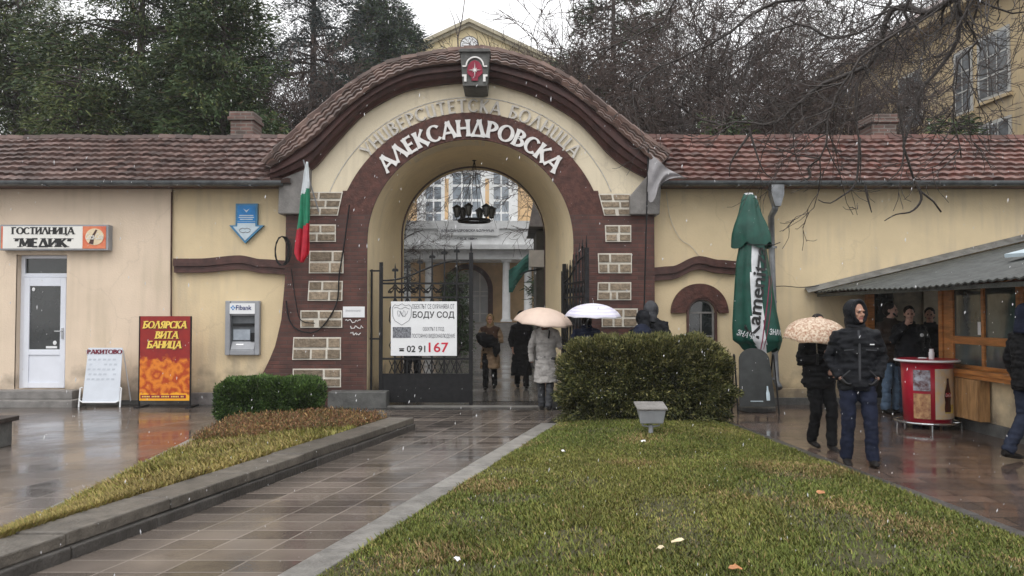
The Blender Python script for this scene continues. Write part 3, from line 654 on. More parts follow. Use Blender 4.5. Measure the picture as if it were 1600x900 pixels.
strip_wall(b, [hc-hr*math.cos(math.pi*i/30) for i in range(31)], hood, 14.42, YW-.002); b.build('window_hood', M['arcbrick'], rw)
wavy([XZ(1018, 418), XZ(1048, 416), XZ(1092, 400), XZ(1125, 406), XZ(1152, 408)], .24, 14.36, YW-.002, rw, M['moulding'])
wing_roof(X(1028, 14.05), XR, rw, M['tiler'], 66)
eaves(X(1036, 14.05), XR, rw)
chimney(1362, 1408, 178, 222, 17.4, rw, M['chim'])
# downpipe with hopper
b = MB(); Yp = 14.30; b.smooth = True
b.tube([P(1211, 318, 14.1), P(1211, 326, 14.1), P(1205, 338, 14.36), P(1206, 400, 14.38), P(1211, 560, 14.38), P(1213, 596, 14.38), P(1218, 606, 14.25)], .058, 10)
b.smooth = False
for py in (385, 470, 590): b.tube([P(1208, py, 14.38), P(1208, py+3, 14.38)], .07, 10)
dp = b.build('downpipe', M['pipe'], rw)
x0 = X(1205, 14.05); b = MB(); b.prism([(x0, Z(303, 14.0)), (x0+.06, Z(322, 14)), (x0+.16, Z(322, 14)), (x0+.22, Z(303, 14)), (x0+.22, zE-.01), (x0, zE-.01)], 13.97, 14.16); b.build('hopper', M['pipe'], dp)

# ================================================================= GATEHOUSE
gh = empty('gatehouse', (-.745, 15.5, 0), 'arched hospital gateway with dark brick piers and curved tiled gable', 'gatehouse')
CX = P(735, 378, YG).x; CZ = P(735, 378, YG).z; RI = 161*YG/F; SP = CZ
low_px = [(436,280),(481,263),(511,231),(535,204),(564,175),(593,156),(633,137),(687,127),(721,124),(745,123),(768,124),(800,133),(835,145),(869,163),(901,183),(928,209),(952,236),(976,255),(1008,273),(1034,283)]
YF = 14.0
lowc = [P(a, c, YF) for a, c in low_px]
def interp(pts, x):
    if x <= pts[0].x: return pts[0].z
    for p, q in zip(pts[:-1], pts[1:]):
        if x <= q.x: return p.z+(q.z-p.z)*(x-p.x)/(q.x-p.x)
    return pts[-1].z
def smoothline(pts, n):
    """Catmull-Rom through world points, resampled to n+1 by length"""
    out = []
    for i in range(len(pts)-1):
        p0, p1, p2, p3 = pts[max(i-1,0)], pts[i], pts[i+1], pts[min(i+2,len(pts)-1)]
        for k in range(8):
            t = k/8; out.append(.5*((2*p1)+(p2-p0)*t+(2*p0-5*p1+4*p2-p3)*t*t+(3*p1-p0-3*p2+p3)*t**3))
    out.append(pts[-1]); d = [0]
    for a, b_ in zip(out[:-1], out[1:]): d.append(d[-1]+(b_-a).length)
    res = []; j = 0
    for i in range(n+1):
        s = d[-1]*i/n
        while j < len(d)-2 and d[j+1] < s: j += 1
        f = (s-d[j])/max(d[j+1]-d[j], 1e-9); res.append(out[j].lerp(out[j+1], min(max(f, 0), 1)))
    return res
GL0, GR0 = P(446, 400, YG).x, P(1022, 400, YG).x
xs = sorted(set([GL0, GR0]+[CX-RI*math.cos(math.pi*i/40) for i in range(41)]+list(np.linspace(GL0, GR0, 60))))
def gspan(x):
    top = interp(lowc, x)+.35 if GL0-.02 < x < GR0+.02 else Z(300, YG)
    if abs(x-CX) < RI: return [(SP+math.sqrt(max(0, RI*RI-(x-CX)**2)), top)]
    return [(-.02, top)]
b = MB(); strip_wall(b, xs, gspan, YG, YG+.5); b.build('gable_wall', M['gable'], gh)
# splayed tunnel vault from the front arch to the rear arch
YR = 17.0; CXr = P(739.5, 372, YR).x; RR = 112.5*YR/F; CZr = P(740, 260, YR).z-RR
def ring_at(cx, cz, r, Y, n=48, zf=-.02): return [Vector((cx-r, Y, zf))]+[Vector((cx-r, Y, zf+(cz-zf)*k/6)) for k in range(1, 6)]+[Vector((cx-r*math.cos(math.pi*i/n), Y, cz+r*math.sin(math.pi*i/n))) for i in range(n+1)]+[Vector((cx+r, Y, zf+(cz-zf)*(6-k)/6)) for k in range(1, 6)]+[Vector((cx+r, Y, zf))]
b = MB(); b.smooth = True; r0 = ring_at(CX, SP, RI, YG); r1 = ring_at(CXr, CZr, RR, YR)
rows = [[a.lerp(c, t) for a, c in zip(r0, r1)] for t in [0, .2, .4, .6, .8, 1]]
b.sheet(rows); b.build('vault', M['vault'], gh)
b = MB(); r2 = ring_at(CXr, CZr, RR+.04, YR-.03); r3 = ring_at(CXr, CZr, RR-.015, YR-.03); r4 = ring_at(CXr, CZr, RR-.015, YR+.10)
b.sheet([r3, r4]); b.sheet([r2, r3]); b.build('rear_arch_edge', M['moulding'], gh)
b = MB(); strip_wall(b, sorted([GL0, GR0]+[CXr-RR*math.cos(math.pi*i/30) for i in range(31)]), lambda x: [(CZr+math.sqrt(max(0, RR*RR-(x-CXr)**2)), 5.0)] if abs(x-CXr) < RR else [(0, 5.0)], YR+.1, YR+.4); b.build('rear_wall', M['vault'], gh)

# brick face: piers + arch band, 4 cm proud of the render
CO = P(735, 388, YG); RO = 213*YG/F
def pier_out_left(z):
    pts = [(630,400),(610,404),(585,412),(560,424),(540,432),(500,441),(440,446),(330,447)]
    for (y1, x1), (y0, x0) in zip(pts[:-1], pts[1:]):
        za, zb = Z(y1, YG), Z(y0, YG)
        if z <= zb: 
            f = (z-za)/(zb-za); return X(x1+(x0-x1)*max(f, 0), YG)
    return X(447, YG)
b = MB(); YB = YG-.045
zs = np.linspace(-.02, Z(335, YG), 30)
def xin(z, s):   # arch edge at height z
    return CX+s*(RI if z < SP else math.sqrt(max(0, RI*RI-(z-SP)**2)))
for s in (-1, 1):
    b = MB()
    for za, zb in zip(zs[:-1], zs[1:]):
        oa = pier_out_left(za) if s < 0 else GR0; ob = pier_out_left(zb) if s < 0 else GR0
        A = [(xin(za, s), za), (oa, za), (ob, zb), (xin(zb, s), zb)]
        if s < 0: A = A[::-1]
        F4 = [(p[0], YB, p[1]) for p in A]; B4 = [(p[0], YG+.0 if abs(p[0]-CX) < RI+.01 else YG+.21, p[1]) for p in A]
        b.add(F4+B4, [(0,1,2,3),(0,4,5,1),(1,5,6,2),(2,6,7,3),(3,7,4,0)])
    b.build('brick_pier', M['brick'], gh)
zsp = zs[-1]
b = MB(); n = 60; a_s = math.degrees(math.asin((zsp-SP)/RI))
o_ = []; i_ = []
for k in range(n+1):
    a = R(a_s+(180-2*a_s)*k/n); i_.append((CX+RI*math.cos(a), SP+RI*math.sin(a)))
    # matching outer point on the outer circle along the same ray
    dx, dz = math.cos(a), math.sin(a); ex, ez = CX-CO.x, SP-CO.z; bq = ex*dx+ez*dz; t = -bq+math.sqrt(bq*bq-(ex*ex+ez*ez-RO*RO)); o_.append((CX+dx*t, SP+dz*t))
for k in range(n):
    q = [i_[k], o_[k], o_[k+1], i_[k+1]]; A = [(p[0], YB, p[1]) for p in q]; B_ = [(p[0], YG+.0, p[1]) for p in q]
    b.rv = random.random(); b.add(A+B_, [(3,2,1,0),(1,2,6,5),(3,0,4,7)])
for e in (0, n):
    q = [i_[e], o_[e], (o_[e][0], zsp)] if e == 0 else [o_[e], i_[e], (o_[e][0], zsp)]
    A = [(p[0], YB+.0, p[1]) for p in q]; b.add(A, [(2, 1, 0)])
b.build('arch_band', M['arcbrick'], gh)
# filler of brick between the band foot and the quoin panels
b = MB()
for pts in ([(527,338),(562,338),(547,298),(535.5,298)], [(945,338),(908,338),(924,298),(934.5,298)]):
    q = [P(x, y, YB) for x, y in pts]; q = q if pts[1][0] > pts[0][0] else q[::-1]
    b = MB(); b.prism([(p.x, p.z) for p in q], YB+.002, YG+.1); b.build('brick_haunch', M['arcbrick'], gh)
# quoin panels
PAN = [[(483,300),(536,300),(528,337),(481,337)], [(481,351),(525,351),(525,378),(481,378)], [(484,392),(537,392),(537,427),(483,427)], [(483,439),(536,439),(535,470),(481,470)],
       [(470,485),(535,485),(535,512),(470,512)], [(459,527),(533,527),(533,562),(457,562)], [(458,576),(533,576),(533,605),(458,605)],
       [(935,303),(985,303),(985,337),(944,337)], [(945,352),(986,352),(986,378),(946,378)], [(934,396),(987,396),(987,427),(935,427)], [(934,441),(986,441),(986,469),(933,469)],
       [(940,482),(996,482),(996,511),(940,511)], [(943,526),(1000,526),(1000,560),(943,560)], [(943,576),(1000,576),(1000,605),(943,605)]]
for pi, pn in enumerate(PAN):
    rs = random.Random(pi+3); b = MB(); W_ = [P(x, y, YB) for x, y in pn]; tl, tr, br_, bl = W_
    pt = lambda u, v: (bl.lerp(br_, u)).lerp(tl.lerp(tr, u), v)
    b.prism([(p.x, p.z) for p in (bl, br_, tr, tl)], YB-.025, YB-.001); b.mi = 1
    nr = 3 if pi in (0, 7) else 2
    for r in range(nr):
        v0, v1 = r/nr, (r+1)/nr; cuts = [0]+sorted(rs.uniform(.28, .72) if pi % 3 else c_ for c_ in ([.3, .62] if r == 0 and pi > 3 else [.5+rs.uniform(-.2, .2)]))+[1]
        for c0, c1 in zip(cuts[:-1], cuts[1:]):
            if c1-c0 < .08: continue
            b.rv = rs.random(); g = .018/(abs(tr.x-tl.x)); gv = .02/(tl.z-bl.z)
            q = [pt(c0+g, v0+gv), pt(c1-g, v0+gv), pt(c1-g, v1-gv), pt(c0+g, v1-gv)]; ctr = sum(q, Vector())/4
            A = [(p.x, YB-.027, p.z) for p in q]; B2 = [((p.x*.9+ctr.x*.1), YB-.045, (p.z*.9+ctr.z*.1)) for p in q]
            b.add(A+B2, [(4,5,6,7),(0,1,5,4),(1,2,6,5),(2,3,7,6),(3,0,4,7)])
    b.build('stone_panel', [M['mortar'], M['stone']], gh)
# grey corbels on the piers
b = MB(); b.prism([(X(435, 14.2), Z(335, 14.2)), (X(482, 14.2), Z(335, 14.2)), (X(484, 14.2), Z(262, 14.2)), (X(436, 14.2), Z(282, 14.2))], 14.12, 14.5); b.build('corbel', M['concrete'], gh, bevel=.02)
b = MB(); b.prism([(X(984, 14.2), Z(336, 14.2)), (X(1030, 14.2), Z(336, 14.2)), (X(1034, 14.2), Z(275, 14.2)), (X(1012, 14.2), Z(275, 14.2)), (X(992, 14.2), Z(298, 14.2)), (X(984, 14.2), Z(308, 14.2))], 14.12, 14.5); b.build('corbel', M['concrete'], gh, bevel=.02)
# moulded dark fascia under the tiles
tl_px = [(422,260),(430,257),(468,231),(497,209),(527,180),(559,153),(591,131),(628,113),(660,104),(716,98),(745,95),(768,97),(800,104),(835,114),(869,129),(901,149),(933,176),(960,198),(987,222),(1011,243),(1030,257)]
tlow = smoothline([P(a, c, 13.88) for a, c in tl_px], 90); flow_ = smoothline([P(a, c, YF) for a, c in [(418,284)]+low_px], 90)
fr_ = [p.copy() for p in tlow]
b = MB(); b.smooth = False
rows = [[Vector((p.x, 13.95, p.z+.02)) for p in fr_], [Vector((p.x, 13.95, p.z)).lerp(Vector((q.x, 13.95, q.z)), .42) for p, q in zip(fr_, flow_)],
        [Vector((p.x, 14.03, p.z)).lerp(Vector((q.x, 14.03, q.z)), .46) for p, q in zip(fr_, flow_)], [Vector((p.x, 14.05, p.z)).lerp(Vector((q.x, 14.05, q.z)), .72) for p, q in zip(fr_, flow_)],
        [Vector((p.x, 14.14, p.z)).lerp(Vector((q.x, 14.14, q.z)), .76) for p, q in zip(fr_, flow_)], [Vector((q.x, 14.18, q.z)) for q in flow_], [Vector((q.x, YG+.02, q.z+.01)) for q in flow_]]
b.sheet(rows); b.build('fascia', M['fascia'], gh)
# curved tiled roof
rg_px = [(414,256),(421,249),(433,235),(460,210),(487,184),(508,168),(529,149),(551,134),(575,118),(599,104),(623,96),(647,91),(687,84),(716,80),(740,78),(760,78),(800,87),(840,100),(880,120),(907,137),(933,159),(960,180),(987,201),(1011,219),(1046,242)]
rdg = smoothline([P(a, c, 15.0) for a, c in rg_px], 90)
def SG(u, v):
    i = min(int(u*90), 89); f = u*90-i; a = tlow[i].lerp(tlow[i+1], f); c = rdg[i].lerp(rdg[i+1], f); return a.lerp(c, v)
rf = tiles('roof', SG, 50, 4, M['oldtile'], gh, h=.022, lip=.035, jit=.5)
b = MB(); ridge_caps(b, lambda t: SG(t, 1.0), 30, .085); b.build('ridge_tiles', M['oldtile'], rf)
b = MB(); back = [Vector((p.x, YR+.6, max(p.z-.6, 4.25))) for p in rdg]
b.sheet([[p-Vector((0, 0, .02)) for p in tlow], [p-Vector((0, 0, .03)) for p in rdg], back]); b.build('roof_deck', M['oldtile'], rf)
# incised line above the outlined inscription
b = MB(); cc = P(735, 388, YG); pts = [Vector((cc.x+238*YG/F*math.cos(R(a)), YG-.004, cc.z+238*YG/F*math.sin(R(a)))) for a in range(22, 159, 2)]
b.tube(pts, .011, 5); b.build('incised_line', M['relief'], gh)
gh_cc = cc
arcword('УНИВЕРСИТЕТСКА БОЛНИЦА', cc.x, cc.z, YG-.001, 213.5*YG/F, 21*YG/F, 138.5, 41, M['relief'], gh, 'relief_letter', 'plain', .19, .05, gap=.12, kw=1.0, sub={'И': 'И2'})
arcword('АЛЕКСАНДРОВСКА', P(735, 384, YG).x, P(735, 384, YG).z, YB-.001, 171*YG/F, 26.5*YG/F, 139, 41, M['letter'], gh, 'white_letter', 'flare', .215, .03, gap=.04, kw=1.0)
# emblem block on the crown of the arch
ye = 13.62; b = MB(); ex = X(741.5, ye); s_ = ye/F
Ze = lambda py: Z(py, ye)
b.prism([(ex-19*s_, Ze(134)), (ex+19*s_, Ze(134)), (ex+23*s_, Ze(82)), (ex-23*s_, Ze(82))], ye, 14.4)
b.prism([(ex-25*s_, Ze(82)), (ex+25*s_, Ze(82)), (ex+23*s_, Ze(77)), (ex-23*s_, Ze(77))], ye-.05, 14.45)
b.prism([(ex-12*s_, Z(150.5, 14.25)), (ex+11*s_, Z(150.5, 14.25)), (ex+18*s_, Ze(134)), (ex-18*s_, Ze(134))], ye+.08, 14.4)
em = b.build('emblem_block', M['darkconc'], gh, bevel=.012)
b = MB(); sh = [(-10.5, 4), (-12, -2), (-12, -8), (-5, -15), (-5, -20), (5, -20), (5, -15), (12, -8), (12, -2), (10.5, 4), (6, 10), (0, 12.5), (-6, 10)]
M['crest'] = mat('crest_red', (.26, .012, .04), .5, .15, 8)
b.prism([(ex+x*s_, Ze(107)+(y+0)*s_) for x, y in sh][::-1] if False else [(ex+x*s_, Ze(107)+y*s_) for x, y in sh], ye-.03, ye-.001); b.build('emblem_shield', M['crest'], em)
b = MB(); st = []
for k in range(16):
    a = math.pi*k/8+math.pi/2; r_ = (12.5 if k % 8 == 0 else 10 if k % 4 == 0 else 5.0 if k % 2 == 0 else 1.9)*s_; st.append((ex+r_*math.cos(a), Ze(110.5)+r_*math.sin(a)))
b.prism(st, ye-.045, ye-.031); b.build('emblem_star', M['letter'], em)
b = MB(); archband(b, ex, Ze(103), 12.4*s_, 14.6*s_, ye-.03, ye-.001, n=14)
for s in (-1, 1): b.box((ex+s*16.5*s_-3*s_, ye-.03, Ze(105)), (ex+s*16.5*s_+3*s_, ye-.001, Ze(103))); b.box((ex+s*16.5*s_-3.5*s_, ye-.03, Ze(120)), (ex+s*16.5*s_+3.5*s_, ye-.001, Ze(117))); b.box((ex+s*15*s_-2*s_, ye-.031, Ze(128)), (ex+s*15*s_+2*s_, ye-.001, Ze(120)))
b.build('emblem_trim', M['letter'], em)
# jamb footings
b = MB(); b.box((X(515, 14.0), 13.9, -.03), (X(606, 14.0), 14.25, Z(612, 13.95))); b.build('footing', M['darkconc'], gh, bevel=.015)
b = MB(); b.box((X(860, 14.0), 13.95, -.03), (X(1000, 14.0), 14.25, Z(614, 13.95))); b.build('footing', M['darkconc'], gh, bevel=.015)
# ================================================================= THINGS ON AND BEFORE THE WALLS
M['lightbox'] = mat('lit_sign_face', (.80, .79, .74), .35, .04, 3)
M['cokered'] = mat('sign_red_face', (.62, .12, .06), .35, .25, 5, col2=(.75, .25, .12))
M['cream_disc'] = mat('cream_print', (.75, .62, .42), .4, .1, 8)
# --- hotel sign (light box)
ys = 14.30; x0, x1, z0, z1 = X(-2, ys), X(168, ys), Z(391, ys), Z(351, ys)
sg = MB().box((x0, ys, z0), (x1, 14.455, z1)).build('hotel_sign', M['greyplas'], bevel=.008)
tag(sg, 'long white and red light box over the white door reading ГОСТИЛНИЦА МЕДИК', 'sign')
xr = X(128, ys)
MB().box((x0+.06, ys-.008, z0+.03), (xr, ys-.001, z1-.03)).build('white_face', M['lightbox'], sg)
MB().box((x0+.03, ys-.008, z0+.03), (x0+.058, ys-.001, z1-.03)).build('red_strip', M['cokered'], sg)
MB().box((xr+.002, ys-.008, z0+.03), (x1-.04, ys-.001, z1-.03)).build('red_face', M['cokered'], sg)
word('ГОСТИЛНИЦА', X(115, ys)-X(17, ys), .125, (X(17, ys), ys-.009, Z(366, ys)), M['black'], sg, wt=.24, depth=.003)
word('"МЕДИК"', X(111, ys)-X(22, ys), .155, (X(22, ys), ys-.009, Z(386, ys)), M['black'], sg, wt=.28, depth=.003)
b = MB(); cx, cz = X(147, ys), Z(370, ys); b.prism([(cx+.165*math.cos(a*math.pi/12), cz+.15*math.sin(a*math.pi/12)) for a in range(24)], ys-.014, ys-.009); b.build('roundel', M['cream_disc'], sg)
b = MB(); b.prism([(cx-.10, cz-.12), (cx-.02, cz-.14), (cx+.0, cz+.02), (cx+.05, cz+.12), (cx+.02, cz+.13), (cx-.04, cz+.03)], ys-.017, ys-.0142); b.build('bottle_mark', M['moulding'], sg)
text('Coca-Cola', .31, .11, M['lightbox'], sg, (cx-.155, ys-.018, cz-.05), shear=.35, bold=.01, rz=0)

# --- blue arrow sign
M['arrowrim'] = mat('sign_rim', (.05, .20, .36), .35, .15, 8)
ya = 14.42; q = lambda *a: [(X(px, ya), Z(py, ya)) for px, py in a]
ar = MB().prism(q((382,380),(411,352),(401,352),(401,318),(367,318),(367,352),(357,352))[::-1][::-1], ya, 14.495).build('arrow_sign', M['arrowrim']); tag(ar, 'small blue arrow sign pointing down on the cream wall', 'sign')
M['blue'] = mat('sign_blue', (.01, .20, .52), .35, .15, 8); M['pale'] = mat('sign_pale', (.50, .60, .66), .35, .08, 8)
MB().prism(q((370,345),(398,345),(398,321),(370,321)), ya-.006, ya-.001).build('blue_panel', M['blue'], ar)
MB().prism(q((382,376),(405,354),(398,354),(398,346),(370,346),(370,354),(363,354)), ya-.006, ya-.001).build('pale_panel', M['pale'], ar)
MB().prism(q((370,348.5),(398,348.5),(398,346.5),(370,346.5)), ya-.009, ya-.0065).build('blue_line', M['blue'], ar)
b = MB()
for k, (a0, a1) in enumerate([(373,395),(372,396),(374,394)]): b.box((X(a0, ya), ya-.009, Z(337.5+k*3, ya)), (X(a1, ya), ya-.0065, Z(336+k*3, ya)))
b.prism(q((384,332),(389,326),(384,329),(379,326)), ya-.009, ya-.0065); b.build('print', M['pale'], ar)
b = MB(); b.tube([Vector((X(382, ya)+.10*math.cos(t*.4), ya-.009, Z(360, ya)+.045*math.sin(t*.4)*(1 if t % 4 else .6))) for t in range(16)], .006, 4); b.build('drawing', M['greyplas'], ar)

# --- cash machine in the wall
yt = 14.40; x0, x1, z0, z1 = X(352, yt), X(406, yt), Z(555, yt), Z(470, yt)
atm = empty('cash_machine', ((x0+x1)/2, yt, z0), 'grey cash machine built into the cream wall', 'cash machine')
b = MB(); b.box((x0, yt, z0), (x0+.09, 14.499, z1)); b.box((x1-.09, yt, z0), (x1, 14.499, z1)); b.box((x0+.09, yt, z0), (x1-.09, 14.499, z0+.09)); b.box((x0+.09, yt+.02, z1-.27), (x1-.09, 14.499, z1)); b.build('surround', M['greyplas'], atm, bevel=.012)
MB().box((x0+.08, yt+.095, z0+.06), (x1-.08, yt+.0985, z1-.26)).build('recess', mat('atm_recess', (.11, .12, .13), .35, .2, 8), atm)
hp = MB().box((x0+.085, yt-.008, z1-.235), (x1-.085, yt+.018, z1-.045)).build('header_panel', M['white'], atm)
M['navy'] = mat('navy_print', (.02, .035, .16), .4, .1, 5)
text('Fibank', .28, .085, M['navy'], hp, (x0+.2, yt-.009, z1-.165), bold=.012)
b = MB(); c_ = Vector((x0+.145, yt-.009, z1-.125))
for k in range(4): a = k*math.pi/2; b.obox(c_+Vector((.028*math.cos(a), 0, .028*math.sin(a))), .026, .004, .026, ry=math.pi/4)
b.build('logo_mark', M['blue'], hp)
b = MB(); b.obox(((x0+x1)/2, yt+.07, z0+.16), x1-x0-.2, .05, .17, rx=-.5); b.build('keypad_shelf', M['greyplas'], atm, bevel=.006)
scr = MB().box((x0+.13, yt+.07, z0+.27), (x1-.19, yt+.094, z0+.46)).build('screen', mat('screen_grey', (.33, .37, .42), .15, .15, 6), atm)
MB().box((x1-.18, yt+.06, z0+.25), (x1-.115, yt+.094, z0+.40)).build('card_slot', M['iron'], atm)
MB().box((x0+.12, yt+.06, z0+.52), (x1-.12, yt+.094, z0+.57)).build('cash_slot', M['iron'], atm)
b = MB()
for i in range(4):
    for j in range(3): b.obox((x0+.2+.035*i, yt+.035+.014*j, z0+.13+.03*j), .024, .01, .018, rx=-.5)
b.build('keys', M['steel'], atm)

# --- white A-board ("РАКИТОВО")
def lean_board(name, px0, px1, pyt, pyb, Yb, lean, label, cat, body_m):
    x0, x1 = X(px0, Yb), X(px1, Yb); H = Z(pyt, Yb+lean)-.0
    r = empty(name, ((x0+x1)/2, Yb, 0), label, cat); return r, x0, x1, H
Yb = 13.95; r, x0, x1, H = lean_board('menu_board', 126, 190, 543, 632, Yb, .25, 'white sandwich board headed РАКИТОВО standing on the wet plaza', 'sandwich board', None)
def bp(u, z, off=0.): # point on the leaning face
    return Vector((x0+(x1-x0)*u, Yb+.14*z/H-off, z))
b = MB(); a0, a1 = .07, .97
b.add([bp(a0, .09), bp(a1, .09), bp(a1-.02, H), bp(a0+.04, H), bp(a0, .09, -.012), bp(a1, .09, -.012), bp(a1-.02, H, -.012), bp(a0+.04, H, -.012)], [(0,1,2,3),(7,6,5,4),(0,4,5,1),(1,5,6,2),(2,6,7,3),(3,7,4,0)])
bd = b.build('board', mat('board_white', (.62, .66, .72), .35, .05, 4), r)
b = MB(); b.tube([bp(-.0, 0), bp(.0, .33), bp(.05, .34)], .014, 8); b.tube([bp(1.0, 0), bp(1.0, .33), bp(.96, .34)], .014, 8); b.tube([bp(.02, .12, .015), bp(.1, .085, .015), bp(.9, .085, .015), bp(.98, .12, .015)], .012, 8); b.build('stand', M['white'], r)
b = MB(); b.tube([Vector((x0+.04, Yb+.50, 0)), bp(.05, H-.04, -.03)], .012, 8); b.tube([Vector((x1-.04, Yb+.50, 0)), bp(.95, H-.04, -.03)], .012, 8); b.build('rear_stand', M['white'], r)
M['maroon'] = mat('maroon_print', (.16, .01, .03), .4, .1, 5)
tot_w = (x1-x0)*.86; ti = word('РАКИТОВО', tot_w, .075, (0, 0, 0), M['maroon'], None, wt=.24, depth=.003)
sl = math.atan(.14/H); ti.data.transform(Matrix.Translation(bp(.09, H-.105, .004)) @ Matrix.Rotation(-sl, 4, 'X')); 
def adopt(o, parent): o.parent = parent; o.data.transform(_origin(o, parent).inverted())
adopt(ti, r)
b = MB()
for k in range(9):
    zz = H-.22-.085*k; a = .12+.05*random.random(); 
    for j in range(6):
        u0 = a+j*.12; b.add([bp(u0, zz, .003), bp(u0+.09*random.uniform(.6, 1), zz, .003), bp(u0+.085, zz+.03, .003), bp(u0+.01, zz+.032, .003)], [(0,1,2,3)]) if random.random() < .8 and k < 5 else None
b.build('faded_writing', mat('faded_print', (.50, .54, .60), .4, .06, 9), bd)

# --- banner stand with the pastry poster
Yb2 = 13.9; px0, px1 = X(220, Yb2), X(298, Yb2); pz0, pz1 = Z(626, Yb2), Z(494, Yb2)
pb = empty('banner_stand', ((px0+px1)/2, Yb2, 0), 'red and orange pastry banner reading БОЛЯРСКА ВИТА БАНИЦА against the wall', 'banner stand')
def poster(name):
    m = bpy.data.materials.new(name); m.use_nodes = True; n = m.node_tree.nodes; l = m.node_tree.links; bs = n['Principled BSDF']; bs.inputs['Roughness'].default_value = .35
    tcn = n.new('ShaderNodeTexCoord'); sp = n.new('ShaderNodeSeparateXYZ'); l.new(tcn.outputs['Object'], sp.inputs[0])
    # pile of rolled pastry: swirls made by distorted rings of a cell pattern
    vo = n.new('ShaderNodeTexVoronoi'); vo.inputs['Scale'].default_value = 3.8; vo.inputs['Randomness'].default_value = .8; l.new(tcn.outputs['Object'], vo.inputs['Vector'])
    no = n.new('ShaderNodeTexNoise'); no.inputs['Scale'].default_value = 7; no.inputs['Detail'].default_value = 5; l.new(tcn.outputs['Object'], no.inputs['Vector'])
    ad = n.new('ShaderNodeMath'); ad.operation = 'MULTIPLY_ADD'; ad.inputs[1].default_value = .8; l.new(no.outputs['Fac'], ad.inputs[0]); l.new(vo.outputs['Distance'], ad.inputs[2])
    si = n.new('ShaderNodeMath'); si.operation = 'SINE'; mu = n.new('ShaderNodeMath'); mu.operation = 'MULTIPLY'; mu.inputs[1].default_value = 15; l.new(ad.outputs[0], mu.inputs[0]); l.new(mu.outputs[0], si.inputs[0])
    r1 = n.new('ShaderNodeMapRange'); r1.inputs[1].default_value = -1; r1.inputs[2].default_value = 1; l.new(si.outputs[0], r1.inputs[0])
    c1 = n.new('ShaderNodeMix'); c1.data_type = 'RGBA'; c1.inputs[6].default_value = (.42, .05, .005, 1); c1.inputs[7].default_value = (.72, .22, .02, 1); l.new(r1.outputs[0], c1.inputs[0])
    c2 = n.new('ShaderNodeMix'); c2.data_type = 'RGBA'; c2.inputs[6].default_value = (.16, .008, .012, 1); c2.inputs[7].default_value = (.38, .02, .01, 1); l.new(no.outputs['Fac'], c2.inputs[0])
    ms = n.new('ShaderNodeMath'); ms.operation = 'MULTIPLY_ADD'; ms.inputs[1].default_value = .5; l.new(no.outputs['Fac'], ms.inputs[0]); l.new(sp.outputs['Z'], ms.inputs[2])
    r2 = n.new('ShaderNodeMapRange'); r2.inputs[1].default_value = 1.06; r2.inputs[2].default_value = 1.12; l.new(ms.outputs[0], r2.inputs[0])
    c3 = n.new('ShaderNodeMix'); c3.data_type = 'RGBA'; l.new(r2.outputs[0], c3.inputs[0]); l.new(c1.outputs[2], c3.inputs[6]); l.new(c2.outputs[2], c3.inputs[7])
    r3 = n.new('ShaderNodeMapRange'); r3.inputs[1].default_value = .50; r3.inputs[2].default_value = .44; l.new(ms.outputs[0], r3.inputs[0])
    c4 = n.new('ShaderNodeMix'); c4.data_type = 'RGBA'; c4.inputs[7].default_value = (.88, .42, .02, 1); l.new(r3.outputs[0], c4.inputs[0]); l.new(c3.outputs[2], c4.inputs[6]); l.new(c4.outputs[2], bs.inputs['Base Color'])
    return m
MB().box((px0, Yb2, pz0), (px1, Yb2+.02, pz1)).build('poster', poster('pastry_poster_print'), pb)
M['yel'] = mat('yellow_print', (.85, .62, .12), .4, .1, 6); M['yeld'] = mat('dark_red_print', (.10, .005, .005), .4, .1, 6)
def shadowed(t, pxa, pxb, pyb, h):
    word(t, X(pxb, Yb2)-X(pxa, Yb2), h, (X(pxa, Yb2)+.012, Yb2-.0015, Z(pyb, Yb2)-.012), M['yeld'], pb, style='slab', wt=.26, depth=.0015, shear=.2)
    word(t, X(pxb, Yb2)-X(pxa, Yb2), h, (X(pxa, Yb2), Yb2-.004, Z(pyb, Yb2)), M['yel'], pb, style='slab', wt=.24, depth=.003, shear=.2)
shadowed('БОЛЯРСКА', 224, 292, 513, .125); shadowed('ВИТА', 243, 279, 529, .125); shadowed('БАНИЦА', 231, 284, 544, .125)
MB().box((px0+.02, Yb2-.004, pz0+.04), (px1-.06, Yb2-.001, pz0+.10)).build('red_strip', M['crest'], pb)
b = MB()
for k in range(26):
    if k % 6 != 5: b.box((px0+.05+k*.028, Yb2-.007, pz0+.057), (px0+.05+k*.028+.018, Yb2-.0045, pz0+.083))
b.build('small_print', M['yel'], pb)
b = MB(); b.box((px0-.02, Yb2-.005, 0), (px0-.001, Yb2+.03, pz1)); b.box((px1+.001, Yb2-.005, 0), (px1+.02, Yb2+.03, pz1)); b.box((px0-.04, Yb2-.12, 0), (px0+.03, Yb2+.35, .02)); b.box((px1-.03, Yb2-.12, 0), (px1+.04, Yb2+.35, .02)); b.build('stand', M['iron'], pb)

